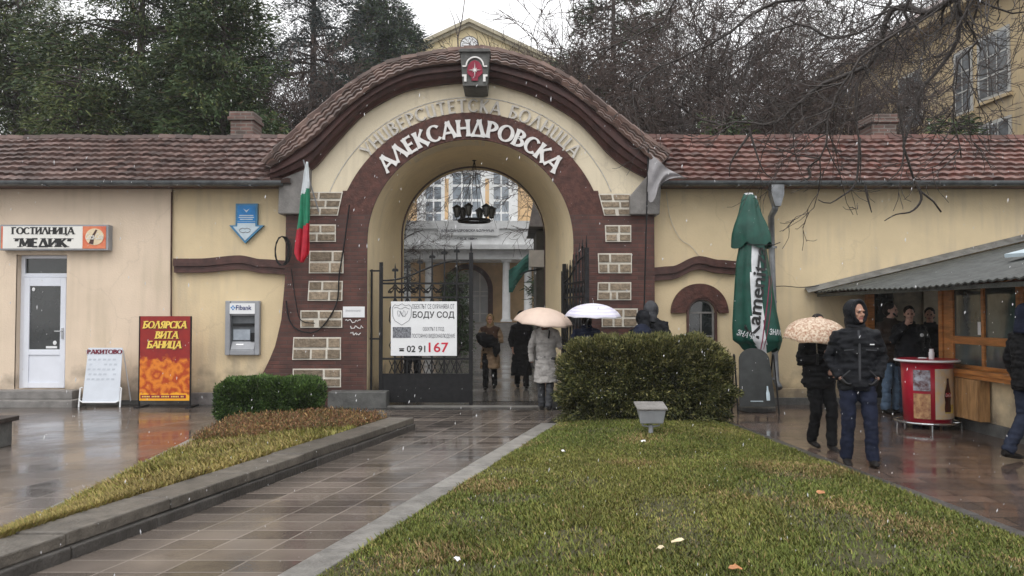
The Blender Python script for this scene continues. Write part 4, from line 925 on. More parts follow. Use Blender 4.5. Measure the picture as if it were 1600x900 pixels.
# --- plate and scrawl on the pier, cables
yb_ = YB-.012
pl = MB().box((X(536, yb_), yb_, Z(496, yb_)), (X(570, yb_), YB-.001, Z(479, yb_))).build('name_plate', M['white'], bevel=.003); tag(pl, 'small white plate on the dark brick pier beside the gate', 'plate')
text('ЛЕКАРСКИ КАБИНЕТ', .28, .035, M['greyplas'], pl, (X(540, yb_), yb_-.001, Z(487, yb_)), depth=.001)
b = MB(); rs = random.Random(4)
for base, w0 in ((502, 24), (511, 20), (521, 16)):
    pts = []; 
    for k in range(14): pts.append(Vector((X(540+(548-540)*(base > 505)+w0*k/13, YB), YB-.004, Z(base+rs.uniform(-3, 3), YB))))
    b.tube(pts, .008, 4)
tag(b.build('graffiti', M['letter']), 'white painted scrawl on the brick below the small plate', 'graffiti')
b = MB(); rs = random.Random(9)
for L_ in range(5):
    c0 = Vector((X(438+L_*1.2, 14.1), 14.12-.01*L_, Z(392, 14.1))); b.tube([c0+Vector((.11*math.cos(t*.5+L_)*(1+.15*L_*.5), -.01*math.sin(t), .26*math.sin(t*.5+L_))) for t in range(14)], .008, 5)
tag(b.build('cable_coil', M['iron']), 'tangled coil of black cable hanging at the left edge of the brick pier', 'cable')
def cable(pts, label, r=.009, name='cable', cat='cable', m='iron'):
    ln = smoothline([P(*p) for p in pts], 28); return tag(MB().tube(ln, r, 6).build(name, M[m]), label, cat)
cable([(447,470,14.2),(452,500,14.2),(466,516,14.19),(492,519,14.19),(512,500,14.19),(527,470,14.19),(530,430,14.19),(538,380,14.19),(546,320,14.19)], 'thick black cable looping low across the brick and up past the stone panels', .013)
cable([(455,420,14.2),(462,470,14.19),(470,500,14.18),(492,505,14.18)], 'short black cable dropping below the tricolour flag', .009)
cable([(1280,446,14.45),(1252,449,14.44),(1225,447,14.4),(1205,448,14.40)], 'thin dark wire running from the downpipe to the snack bar roof', .008)
cable([(1041,300,14.46),(1047,340,14.47),(1062,372,14.47),(1080,385,14.48),(1095,404,14.48)], 'thin grey wire trailing down the cream wall right of the arch', .005, m='relief')

# --- iron gate leaves
def gate_leaf(label):
    """local: hinge at x=0, leaf runs to +x, faces -y, foot at z=0"""
    W = 1.68; r = empty('iron_gate', (0, 0, 0), label, 'gate', 'iron gate leaves')
    top = lambda x: 2.48+.22*(1-(1-max(0, min(1, (x-.15)/(W-.15))))**2)*1.0
    topx = lambda x: 2.22+.36*(.5-.5*math.cos(math.pi*max(0, min(1, (x-.1)/(W-.35)))))
    def part(fn, name, m=M['iron']):
        b = MB(); fn(b); return b.build(name, m, r, local=True)
    part(lambda b: (b.box((0, -.03, 0), (.06, .03, 2.55)),), 'hinge_post'); part(lambda b: b.box((W-.07, -.035, 0), (W, .035, 2.72)), 'meeting_post')
    part(lambda b: b.box((.061, -.012, .04), (W-.071, .012, .52)), 'kick_plate')
    def rails(b): b.tube([(x, 0, topx(x)) for x in np.linspace(.06, W-.07, 20)], .018, 6)
    part(rails, 'top_rail')
    for z in (.52, .80, 1.90, 2.15): part(lambda b: b.box((.061, -.015, z), (W-.071, .015, z+.035)), 'rail')
    bars = [.06+(W-.13)*k/7 for k in range(1, 7)]
    for x in bars: part(lambda b: (b.box((x-.014, -.014, .52), (x+.014, .014, topx(x)+.16)), b.prism([(x-.022, topx(x)+.15), (x+.022, topx(x)+.15), (x, topx(x)+.30)], -.006, .006), b.prism([(x-.06, topx(x)+.175), (x-.05, topx(x)+.145), (x+.05, topx(x)+.145), (x+.06, topx(x)+.175), (x+.03, topx(x)+.205), (x, topx(x)+.18), (x-.03, topx(x)+.205)], -.0075, .0075)), 'bar')
    part(lambda b: (b.box((W-.046, -.011, 2.72), (W-.024, .011, 2.78)), b.prism([(W-.06, 2.76), (W-.01, 2.76), (W-.035, 2.93)], -.006, .006)), 'finial')
    def scrolls(b):
        for x in bars:
            for s in (-1, 1):
                pts = []
                for t in range(22):
                    a = t*.33; rr = .075*(1-t/26); pts.append((x+s*(.085+rr*math.cos(a+math.pi*.5)*1.0), 0, 1.93+.055+.0+rr*math.sin(a-.6)+.05))
                b.tube(pts, .011, 4, cap=False); b.tube([(x+s*.015, 0, 2.14), (x+s*.05, 0, 2.08), (x+s*.1, 0, 2.06)], .010, 4)
                b.tube([(x+s*.01, 0, 1.9), (x+s*.09, 0, 1.72), (x+s*.1, 0, 1.5), (x+s*.01, 0, 1.30)], .010, 4)
                b.tube([(x+s*.005, 0, .56), (x+s*.10, 0, .79)], .009, 4); b.tube([(x+s*.10, 0, .56), (x+s*.005, 0, .79)], .009, 4)
                b.tube([(x+s*.005, 0, .84), (x+s*.10, 0, 1.06), (x+s*.005, 0, 1.28)], .009, 4)
    part(scrolls, 'scrollwork'); part(lambda b: (b.box((-.17, -.012, 2.38), (.0, .012, 2.41)), b.box((-.17, -.012, 1.16), (.0, .012, 1.19)), b.tube([(-.14, 0, .12), (-.14, 0, 2.42)], .02, 8)), 'hinge_bar')
    return r
g1 = gate_leaf('closed black wrought iron gate leaf carrying the white guard notice')
hp_ = P(592, 630, 14.36); g1.location = (hp_.x, 14.36, 0.0)
g2 = copy_tree(g1); g2['label'] = 'open black wrought iron gate leaf folded back toward the right pier'
g2.location = (X(881, 14.9), 14.9, 0); g2.rotation_euler.z = math.atan2(-1.63, .275)
# --- guard notice on the gate
yn = 14.30; x0, x1, z0, z1 = X(611, yn), X(714, yn), Z(556, yn), Z(471, yn)
gn = MB().box((x0, yn, z0), (x1, yn+.015, z1)).build('notice_board', M['white'], bevel=.002); tag(gn, 'white guard company notice reading БОДУ СОД hung on the closed gate leaf', 'notice board')
sx = (x1-x0)/103; nx = lambda px: x0+(px-611)*sx; nz = lambda py: Z(py, yn)
M['dgrey'] = mat('grey_print', (.10, .10, .12), .45, .1, 5)
text('ОБЕКТЪТ СЕ ОХРАНЯВА ОТ', 66*sx, 7.5*sx, M['dgrey'], gn, (nx(644), yn-.001, nz(482.5)), depth=.002)
text('БОДУ СОД', 65*sx, 12*sx, M['black'], gn, (nx(645), yn-.001, nz(498.5)), depth=.002, bold=.015)
text('ОБЕКТЪТ Е ПОД', 33*sx, 7*sx, M['dgrey'], gn, (nx(661), yn-.001, nz(518)), depth=.002)
text('ПОСТОЯННО ВИДЕОНАБЛЮДЕНИЕ', 67*sx, 7.5*sx, M['dgrey'], gn, (nx(644), yn-.001, nz(529)), depth=.002)
text('02 91', 29*sx, 10.5*sx, M['black'], gn, (nx(636), yn-.001, nz(550.5)), depth=.002, bold=.02)
text('167', 31*sx, 15.5*sx, M['red'], gn, (nx(670), yn-.001, nz(550.5)), depth=.002, bold=.015)
b = MB(); b.prism([(nx(624), nz(549)), (nx(632), nz(549)), (nx(631), nz(546)), (nx(625), nz(546))], yn-.003, yn-.001); b.box((nx(624), yn-.003, nz(545.4)), (nx(632), yn-.001, nz(544))); b.build('telephone_mark', M['black'], gn)
M['photo'] = mat('notice_photo', (.06, .065, .075), .4, .2, 30, col2=(.30, .31, .34))
MB().box((nx(614), yn-.003, nz(528)), (nx(642.5), yn-.001, nz(511))).build('picture', M['photo'], gn)
b = MB(); cr = [(613.5,480),(617,476),(622,478),(628,474.5),(634,478),(639,476),(643,480),(642.5,494),(639,501),(628,508),(617,501),(614,494)]
pts = [Vector((nx(a), yn-.002, nz(c))) for a, c in cr+[cr[0]]]; b.tube(pts, .004, 4); b.build('shield_outline', M['dgrey'], gn)
b = MB(); b.tube([Vector((nx(622+3*math.cos(t*.9)+t*.6), yn-.002, nz(490+5*math.sin(t*1.1)))) for t in range(22)], .003, 4); b.tube([Vector((nx(616+t*1.1), yn-.002, nz(481.5-1.2*math.sin(t*.5)))) for t in range(23)], .004, 4); b.build('shield_drawing', M['dgrey'], gn)

# --- chandelier of lanterns under the vault
yc = 16.3; c0 = P(741, 345, yc); chn = empty('chandelier', (c0.x, yc, c0.z), 'black iron chandelier of six lanterns hanging in the arch', 'chandelier')
b = MB(); top = P(741, 250, yc); b.tube([top+Vector((0, 0, .45)), top], .012, 6)
for k in range(4):
    a = k*math.pi/2+.4; b.tube([top, Vector((c0.x+.26*math.cos(a), yc+.26*math.sin(a), c0.z+.03))], .006, 5)
b.ell(top, .05, .05, .03, 8, 6); b.build('hanger', M['iron'], chn)
b = MB(); b.tube([Vector((c0.x+.31*math.cos(a*math.pi/12), yc+.31*math.sin(a*math.pi/12), c0.z)) for a in range(25)], .035, 6); b.build('ring', M['iron'], chn)
for k in range(6):
    a = k*math.pi/3+.25; lx, ly = c0.x+.36*math.cos(a), yc+.36*math.sin(a); zb = c0.z+.06
    b = MB(); b.tube([(c0.x+.3*math.cos(a), yc+.3*math.sin(a), c0.z), (c0.x+.38*math.cos(a), yc+.38*math.sin(a), c0.z+.01), (lx, ly, zb)], .012, 6)
    b.tube([(lx, ly, zb), (lx, ly, zb+.02)], [.05, .045], 6); b.tube([(lx, ly, zb+.19), (lx, ly, zb+.21), (lx, ly, zb+.26)], [.10, .085, .012], 6)
    for q in range(6): aa = q*math.pi/3; b.tube([(lx+.045*math.cos(aa), ly+.045*math.sin(aa), zb+.02), (lx+.082*math.cos(aa), ly+.082*math.sin(aa), zb+.19)], .006, 4)
    lt = b.build('lantern', M['iron'], chn)
    MB().tube([(lx, ly, zb+.02), (lx, ly, zb+.19)], [.038, .074], 6).build('lantern_glass', mat('lantern_glass', (.10, .10, .09), .1, .2, 6) if k == 0 else bpy.data.materials['lantern_glass'], lt)

# --- flags
def flag_tricolour():
    base, tip = P(497, 330, 14.1), P(474, 250, 13.75)
    r = empty('flag', base, 'white green and red flag hanging from a staff on the left pier', 'flag')
    MB().tube([base+Vector((0, .05, 0)), tip], .012, 8).build('staff', M['greyplas'], r)
    # cloth hangs in folds from the staff tip
    zt_, zb_ = Z(253, 13.75), Z(406, 13.75); b = MB(); b.smooth = True; rows = []; N = 60
    w_at = [(0, .02, 478), (.12, .09, 476.5), (.35, .17, 475), (.62, .22, 474), (.8, .25, 473), (.93, .26, 472.5), (1, .12, 471)]
    for j in range(N+1):
        t = j/N; k = max(i for i in range(len(w_at)) if w_at[i][0] <= t); k = min(k, len(w_at)-2); f = (t-w_at[k][0])/(w_at[k+1][0]-w_at[k][0])
        wd = w_at[k][1]+(w_at[k+1][1]-w_at[k][1])*f; cx = X(w_at[k][2]+(w_at[k+1][2]-w_at[k][2])*f, 13.75)
        rows.append([Vector((cx+wd*(u-.5)+.012*math.sin(u*14+t*5), 13.75+.045*math.sin(u*13+t*4)*(t+.1)+.02*math.sin(u*23), zt_+(zb_-zt_)*t-(.05*math.sin(u*3.1)*t))) for u in np.linspace(0, 1, 17)])
    mats = [mat('flag_white', (.62, .66, .68), .6, .1, 8), mat('flag_green', (.02, .20, .11), .6, .15, 8), mat('flag_red', (.42, .012, .03), .6, .15, 8)]
    for j in range(N):
        for k in range(16):
            t = (j+.5)/N+(k/16-.5)*.10; b.mi = 0 if t < .30 else 1 if t < .64 else 2
            b.add([rows[j][k], rows[j][k+1], rows[j+1][k+1], rows[j+1][k]], [(3,2,1,0)])
    o = b.build('cloth', mats, r, weld=True); so = o.modifiers.new('thick', 'SOLIDIFY'); so.thickness = .002
flag_tricolour()
def flag_grey():
    base = P(1006, 500, 13.95); tip = P(1013, 232, 13.9)
    r = empty('flag', base, 'wet whitish grey flag clinging to a dark pole on the right pier', 'flag')
    MB().tube([base, tip], .014, 8).build('staff', M['iron'], r)
    edge = [(1013,236),(1022,244),(1036,256),(1052,268),(1072,277),(1060,279),(1044,280),(1034,287),(1030,300),(1021,315),(1013,305)]
    m = mat('wet_flag_cloth', (.32, .31, .32), .55, .12, 9, alpha=.9)
    b = MB(); b.smooth = True; N = 26; rows = []
    top = smoothline([P(1013, 236, 13.9), P(1028, 250, 13.82), P(1048, 266, 13.8), P(1073, 278, 13.84)], N); bot = smoothline([P(1011, 306, 13.9), P(1019, 316, 13.8), P(1032, 290, 13.9), P(1047, 280, 13.8), P(1073, 279, 13.84)], N)
    for t in np.linspace(0, 1, 14): rows.append([a.lerp(c, t)+Vector((0, .05*math.sin(i*.55+t*7)*(.3+t), 0)) for i, (a, c) in enumerate(zip(top, bot))])
    b.sheet(rows); o = b.build('cloth', m, r)
flag_grey()

# --- closed parasol
Yu = 13.5; pcx = X(1181, Yu); par = empty('closed_parasol', (pcx, Yu, 0), 'tall closed green parasol with white lettering in front of the downpipe', 'parasol')
M['pgreen'] = mat('parasol_green', (.004, .048, .034), .5, .2, 6, col2=(.008, .075, .053)); M['pwhite'] = mat('parasol_white', (.66, .68, .70), .55, .1, 6)
MB().cyl((pcx, Yu, .04), (pcx, Yu, 3.62), .028, 10).build('pole', M['steel'], par)
b = MB(); b.tube([(pcx, Yu, 0), (pcx, Yu, .07)], .30, 20); b.tube([(pcx, Yu, .071), (pcx, Yu, .25)], .045, 10); b.build('base', M['darkconc'], par, bevel=.01)
def fold_skirt(zs_r, folds, amp, name, m, ph=0, seg=72, mats=None, fmat=None, hem=0, yflat=.8):
    b = MB(); b.smooth = True; rows = []
    for z, r_, cx in zs_r:
        t = (zs_r[0][0]-z)/(zs_r[0][0]-zs_r[-1][0]); row = []
        for k in range(seg+1):
            th = 2*math.pi*k/seg; rr = r_*(1+amp*(.35+.65*t)*math.sin(folds*th+ph+1.2*t)+.05*math.sin(3*th+t*4))
            hm = hem*abs(math.sin(folds/2*th+ph))*(t > .98)
            row.append(Vector((cx+rr*math.cos(th), Yu+rr*math.sin(th)*yflat, z-hm)))
        rows.append(row)
    for j in range(len(rows)-1):
        for k in range(seg):
            b.mi = fmat(j, k) if fmat else 0; b.add([rows[j][k], rows[j][k+1], rows[j+1][k+1], rows[j+1][k]], [(3,2,1,0)])
    return b.build(name, mats or m, par, weld=True)
xz = lambda px, py: (X(px, Yu), Z(py, Yu)); W2 = lambda a: a*Yu/F
lower = [(Z(362, Yu), W2(18), X(1176, Yu)), (Z(385, Yu), W2(21), X(1176, Yu)), (Z(410, Yu), W2(25), X(1175, Yu)), (Z(440, Yu), W2(28), X(1176, Yu)), (Z(480, Yu), W2(31), X(1178, Yu)), (Z(510, Yu), W2(34), X(1181, Yu)), (Z(532, Yu), W2(35), X(1184, Yu)), (Z(542, Yu), W2(26), X(1190, Yu))]
lower = [tuple(np.interp(t, range(len(lower)), [l_[i] for l_ in lower]) for i in range(3)) for t in np.linspace(0, len(lower)-1, 34)]
def lowmat(j, k):
    th = 2*math.pi*k/72; t = j/33; c = 4.58+.18-t*.35   # white band spirals slightly down the front
    d = th-c; return 1 if abs(d) < .30-.06*t else (2 if .26-.06*t < d-.0 < .36 else 0)
M['pred'] = mat('parasol_crimson', (.22, .02, .06), .5, .1, 6)
lowf = fold_skirt(lower, 6, .13, 'lower_cloth', None, mats=[M['pgreen'], M['pwhite'], M['pwhite']], fmat=lowmat, hem=.10)
upper = [(Z(303, Yu), W2(7), X(1171, Yu)), (Z(312, Yu), W2(12), X(1172, Yu)), (Z(335, Yu), W2(17), X(1172, Yu)), (Z(352, Yu), W2(23), X(1173, Yu)), (Z(366, Yu), W2(26), X(1174, Yu)), (Z(378, Yu), W2(27), X(1175, Yu))]
upper = [tuple(np.interp(t, range(len(upper)), [l_[i] for l_ in upper]) for i in range(3)) for t in np.linspace(0, len(upper)-1, 20)]
fold_skirt(upper, 4, .16, 'cap_cloth', M['pgreen'], ph=1, hem=.12)
MB().tube([(X(1171, Yu), Yu, Z(305, Yu)), (X(1171, Yu), Yu, Z(302, Yu))], .075, 12).build('cap_top', M['pwhite'], par)
# lettering wrapped on the front of the lower cloth
from mathutils.bvhtree import BVHTree
low_bvh = BVHTree.FromPolygons([lowf.matrix_world @ v.co + par.location for v in lowf.data.vertices], [tuple(q.vertices) for q in lowf.data.polygons])
def on_skirt(o, off=.012):
    me = o.data
    for v in me.vertices:
        hit = low_bvh.ray_cast(Vector((v.co.x, Yu-2, v.co.z)), Vector((0, 1, 0)))[0]
        if hit is not None: v.co.y = hit.y-off+v.co.y; continue
        z = v.co.z; k = min(range(len(lower)), key=lambda i: abs(lower[i][0]-z)); _, r_, cx = lower[k]; s = max(-1, min(1, (v.co.x-cx)/(r_*1.02)))
        v.co.y = Yu-r_*1.10*math.sqrt(1-s*s)*.8-off+ (v.co.y)
def skirt_text(body, w_, h_, at, ang, m, bold=.0):
    o = text(body, w_, h_, m, None, (0, 0, 0), bold=bold, depth=.003)
    o.data.transform(Matrix.Translation(Vector((at[0], 0, at[1]))) @ Matrix.Rotation(-R(ang), 4, 'Y')); on_skirt(o); adopt(o, par); o.name = 'lettering'
skirt_text('Kamenitza', 1.55, .24, (X(1177, Yu), Z(529, Yu)), 82, M['black'], .02)
skirt_text('ЗНАЧИ', .26, .10, (X(1147, Yu), Z(523, Yu)), -18, M['pwhite'], .01); skirt_text('ЗНАЧИ', .26, .10, (X(1193, Yu), Z(522, Yu)), -6, M['pwhite'], .01)
b = MB()
for off, mm in ((0, 1),): b.tube([Vector((X(1181+t*.9+off*3, Yu), 0, Z(545-t*6.0, Yu))) for t in range(20)], .010, 4)
st_ = b.build('red_stripe', M['pred'], None); on_skirt(st_, .006); adopt(st_, par)
b = MB(); b.tube([Vector((X(1186+t*1.0, Yu), 0, Z(545-t*6.0, Yu))) for t in range(20)], .006, 4); st_ = b.build('red_stripe', M['pred'], None); on_skirt(st_, .006); adopt(st_, par)
MB().tube([P(1160, 384, Yu)+Vector((0, -.25, 0)), P(1200, 385, Yu)+Vector((0, -.28, 0)), P(1222, 378, Yu)+Vector((0, .1, 0))], .008, 5).build('tie_strap', M['iron'], par)

# --- black chalk board leaning below it
Yk = 13.0; bx0, bx1 = X(1153, Yk), X(1213, Yk); cb_ = empty('chalk_board', ((bx0+bx1)/2, Yk, 0), 'black arched chalk board standing under the green parasol', 'chalk board')
H = 1.06; pts = [(bx0+.02, .12), (bx1-.02, .12), (bx1-.06, H-.2)]+[(((bx0+bx1)/2)+((bx1-bx0)/2-.06)*math.cos(R(a)), H-.2+.2*math.sin(R(a))) for a in range(15, 180, 15)]+[(bx0+.06, H-.2)]
sh_ = Matrix.Translation((0, Yk, 0)) @ Matrix.Shear('XY', 4, (0, 0)); 
b = MB(); b.prism(pts, Yk, Yk+.02)
for i, v in enumerate(b.v): b.v[i] = (v[0], v[1]+.22*v[2], v[2])
b.build('board', mat('chalkboard_black', (.025, .028, .027), .35, .4, 5), cb_)
b = MB(); b.tube([(bx0+.02, Yk+.50, 0), (bx0-.01, Yk+.24, H-.1), (bx0-.01, Yk+.2, H-.12), (bx0-.02, Yk-.02, 0)], .014, 6); b.build('leg', M['iron'], cb_)
b = MB(); b.tube([(bx1-.02, Yk+.50, 0), (bx1+.01, Yk+.24, H-.1), (bx1+.01, Yk+.2, H-.12), (bx1+.02, Yk-.02, 0)], .014, 6); b.build('leg', M['iron'], cb_)
b = MB(); xx = bx1-.14
for zz, rr in (): pass
bot = [(0, .028), (.06, .03), (.12, .028), (.17, .014), (.23, .012)]
b.tube([(xx, Yk+.22*(.22+z)-.03, .22+z) for z, _ in bot], [(r_, .006) for _, r_ in bot], 8); b.box((bx0+.2, Yk+.035, .20), (bx1-.22, Yk+.04, .215)); b.build('chalk_drawing', M['pale'], cb_)

# --- floodlight in the lawn
fp = G(1017, 680, .1); fl = empty('floodlight', (fp.x, fp.y, .08), 'grey box floodlight on a short post in the lawn before the big bush', 'floodlight')
s_ = fp.y/F; fx = fp.x; fy = fp.y; zt2, zb2 = Z(640, fy), Z(661, fy); hw = 21*s_
b = MB(); b.add([(fx-hw, fy-.12, zt2), (fx+hw, fy-.12, zt2), (fx+hw, fy+.16, zt2+.05), (fx-hw, fy+.16, zt2+.05), (fx-hw*.85, fy-.08, zb2), (fx+hw*.85, fy-.08, zb2), (fx+hw*.7, fy+.13, zb2+.02), (fx-hw*.7, fy+.13, zb2+.02)], [(3,2,1,0)[::-1],(4,5,6,7)[::-1],(0,1,5,4)[::-1],(1,2,6,5)[::-1],(2,3,7,6)[::-1],(3,0,4,7)[::-1]])
b.build('housing', M['greyplas'], fl, bevel=.012)
b = MB(); b.add([(fx-hw-.02, fy-.14, zt2+.005), (fx+hw+.02, fy-.14, zt2+.005), (fx+hw+.02, fy+.18, zt2+.06), (fx-hw-.02, fy+.18, zt2+.06), (fx-hw-.02, fy-.14, zt2+.03), (fx+hw+.02, fy-.14, zt2+.03), (fx+hw+.02, fy+.18, zt2+.085), (fx-hw-.02, fy+.18, zt2+.085)], [(0,3,2,1),(4,5,6,7),(0,1,5,4),(1,2,6,5),(2,3,7,6),(3,0,4,7)]); b.build('lid', M['concrete'], fl, bevel=.006)
b = MB(); b.tube([(fx, fy, .05), (fx, fy, zb2-.02)], .03, 10); b.tube([(fx-hw*.75, fy, zb2+.05), (fx-hw*.6, fy, zb2-.03), (fx, fy, zb2-.05), (fx+hw*.6, fy, zb2-.03), (fx+hw*.75, fy, zb2+.05)], .012, 6); b.build('post', M['greyplas'], fl)

# --- red round standing table
tp = Vector((X(1446, 11.5), 11.5, 0)); tb = empty('standing_table', tp, 'round red advertising table with a white rim and foot rail', 'table')
M['tred'] = mat('table_red', (.36, .012, .03), .3, .12, 5)
b = MB(); b.smooth = True; b.tube([tp+Vector((0, 0, z)) for z in (.07, .075, .5, .93)], [.30, .31, .325, .34], 40); b.build('drum', M['tred'], tb)
b = MB(); b.tube([tp+Vector((0, 0, .931)), tp+Vector((0, 0, .985))], [.35, .40], 40); b.build('table_top', M['tred'], tb)
b = MB(); b.tube([tp+Vector((.415*math.cos(a*math.pi/20), .415*math.sin(a*math.pi/20), .965)) for a in range(41)], .016, 8); b.build('rim', M['white'], tb)
b = MB(); b.tube([tp+Vector((.43*math.cos(a*math.pi/20), .43*math.sin(a*math.pi/20), .10)) for a in range(41)], .016, 8)
for k in range(5): a = k*math.pi*.4+.6; b.tube([tp+Vector((.3*math.cos(a), .3*math.sin(a), .10)), tp+Vector((.43*math.cos(a), .43*math.sin(a), .10)), tp+Vector((.43*math.cos(a), .43*math.sin(a), 0))], .012, 6)
b.build('foot_rail', M['steel'], tb)
def wrap(a0, a1, z0, z1, r_, m, name, par_, n=10):
    b = MB(); b.sheet([[tp+Vector((r_*math.cos(R(a0+(a1-a0)*k/n)), r_*math.sin(R(a0+(a1-a0)*k/n)), z)) for k in range(n+1)] for z in (z0, z1)]); return b.build(name, m, par_)
M['adpale'] = mat('advert_pale', (.50, .44, .38), .35, .3, 9, col2=(.60, .42, .22)); M['adpic'] = mat('advert_picture', (.55, .33, .16), .35, .3, 14, col2=(.25, .10, .06))
M['adblue'] = mat('advert_figure', (.45, .48, .55), .35, .3, 12, col2=(.12, .05, .05)); M['cola'] = mat('bottle_print', (.05, .012, .010), .3, .3, 10); M['adyel'] = mat('advert_yellow', (.55, .42, .10), .4, .2, 10)
wrap(260, 330, .16, .86, .338, M['adpale'], 'advert', tb); wrap(212, 250, .55, .84, .338, M['adblue'], 'advert', tb); wrap(212, 250, .16, .51, .336, M['adpic'], 'advert', tb); wrap(282, 312, .24, .36, .345, M['adyel'], 'advert', tb)
# bottle on the large advert
def cylpt(ang, z, r_=.346): return tp+Vector((r_*math.cos(R(ang)), r_*math.sin(R(ang)), z))
prof = [(.26, 9), (.32, 10), (.40, 8), (.47, 10), (.55, 8.5), (.62, 5), (.68, 3.2), (.73, 3.4)]
b = MB(); b.sheet([[cylpt(291-w_, z), cylpt(291, z, .350), cylpt(291+w_, z)] for z, w_ in prof]); b.build('bottle_picture', M['cola'], tb)
b = MB(); b.sheet([[cylpt(291+u, z, .353) for u in (-8, 0, 8)] for z in (.47, .53)]); b.build('bottle_label', M['tred'], tb)
o = text('Coca-Cola', .12, .045, M['white'], None, (0, 0, 0), shear=.3, depth=.001, bold=.01)
for v in o.data.vertices:
    a = 282+v.co.x/.12*18; v.co = cylpt(a, .478+v.co.z, .356)
adopt(o, tb)
tag(MB().tube([tp+Vector((.02, -.10, .986)), tp+Vector((.02, -.10, 1.08)), tp+Vector((.02, -.10, 1.085)), tp+Vector((.02, -.10, 1.13))], [.035, .038, .03, .028], 12).build('drinking_cup', M['white']), 'small white plastic cup standing on the red round table', 'cup')
tag(MB().ell(tp+Vector((-.12, -.12, 1.0)), .07, .05, .014, 10, 6).build('napkin', M['white']), 'crumpled white napkin lying on the red round table', 'napkin')

# --- snack kiosk on the right
ks = empty('snack_kiosk', (7.5, 11, 0), 'snack kiosk with wooden windows under a corrugated sloping roof', 'kiosk')
KX = 6.40
M['kwall'] = M['cream']
b = MB(); b.box((KX+.03, 7.5, 0), (10, 12.0, .80)); b.build('kiosk_wall', M['kwall'], ks)
b = MB(); b.box((KX-.0, 7.5, -.02), (KX+.028, 12.0, .16)); b.build('kiosk_plinth', M['darkconc'], ks)
b = MB(); b.box((KX-.18, 7.5, .80), (KX+.25, 12.02, .86)); b.box((KX-.16, 7.5, .745), (KX-.13, 12.0, .798)); b.build('counter', M['wood'], ks, bevel=.005)
def winrow(y0, y1):
    fr = MB(); zz = [(.86, 1.20), (1.27, 2.10)]
    fr.box((KX, y0, .861), (KX+.06, y0+.07, 2.12)); fr.box((KX, y1-.07, .861), (KX+.06, y1, 2.12)); fr.box((KX+.005, y0+.071, 1.20), (KX+.065, y1-.071, 1.31)); fr.box((KX+.005, y0+.071, .861), (KX+.065, y1-.071, .91)); fr.box((KX+.005, y0+.071, 2.05), (KX+.065, y1-.071, 2.12))
    ym = (y0+y1)/2; fr.box((KX+.001, ym-.03, .91), (KX+.061, ym+.03, 1.2)); fr.box((KX+.001, ym-.03, 1.31), (KX+.061, ym+.03, 2.05))
    w_ = fr.build('window', M['wood'], ks, bevel=.004)
    b = MB(); b.box((KX+.03, y0+.07, .9), (KX+.036, y1-.07, 1.2)); b.build('lower_pane', M['kglass'], w_); b = MB(); b.box((KX+.03, y0+.07, 1.31), (KX+.036, y1-.07, 2.05)); b.build('upper_pane', M['kglass'], w_)
M['kglass'] = mat('kiosk_glass', (.06, .075, .075), .06, .4, 2, spec=.9)
for y0, y1 in ((10.1, 11.7), (8.5, 10.09), (7.5, 8.49)): winrow(y0, y1)
b = MB(); b.box((KX, 11.92, 0), (KX+.08, 12.02, 2.15)); b.box((KX+.02, 11.72, .861), (KX+.07, 11.91, 2.12)); b.build('corner_post', M['wood'], ks)
MB().box((KX+.06, 10.6, 1.33), (KX+.003+.02, 10.72, 1.48)).build('price_tag', M['white'], ks) if False else MB().box((KX-.004, 10.93, 1.34), (KX-.001, 11.0, 1.52)).build('price_tag', M['white'], ks)
MB().box((KX+.10, 12.03, 0), (10, 12.1, 2.2)).build('end_wall', M['darkconc'], ks)
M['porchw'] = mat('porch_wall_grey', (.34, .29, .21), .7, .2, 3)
# inside of the porch: door to the dark room, back panel
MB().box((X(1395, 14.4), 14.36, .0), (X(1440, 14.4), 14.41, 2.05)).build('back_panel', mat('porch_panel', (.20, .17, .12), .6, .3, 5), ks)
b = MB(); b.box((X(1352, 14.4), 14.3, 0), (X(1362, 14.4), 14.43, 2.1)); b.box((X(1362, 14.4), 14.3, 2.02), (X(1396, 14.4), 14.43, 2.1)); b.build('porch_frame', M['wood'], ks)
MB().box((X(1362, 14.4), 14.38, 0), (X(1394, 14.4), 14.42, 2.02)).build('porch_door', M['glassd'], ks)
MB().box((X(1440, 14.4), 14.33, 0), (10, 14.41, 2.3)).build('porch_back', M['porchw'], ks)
# hanging cupboards under the counter
cbx = empty('wall_cupboard', (KX-.1, 11.2, .2), 'plain plywood cupboard with two doors under the kiosk counter', 'cupboard')
MB().box((KX-.14, 10.75, .18), (KX-.002, 11.75, .74)).build('carcass', M['ply'], cbx)
MB().box((KX-.165, 10.76, .19), (KX-.142, 11.245, .735)).build('door', M['ply'], cbx, bevel=.004); MB().box((KX-.165, 11.255, .19), (KX-.142, 11.74, .735)).build('door', M['ply'], cbx, bevel=.004)
b = MB(); b.box((KX-.17, 11.76, .12), (KX-.08, 11.82, .745)); b.build('bracket', M['wood'], cbx)
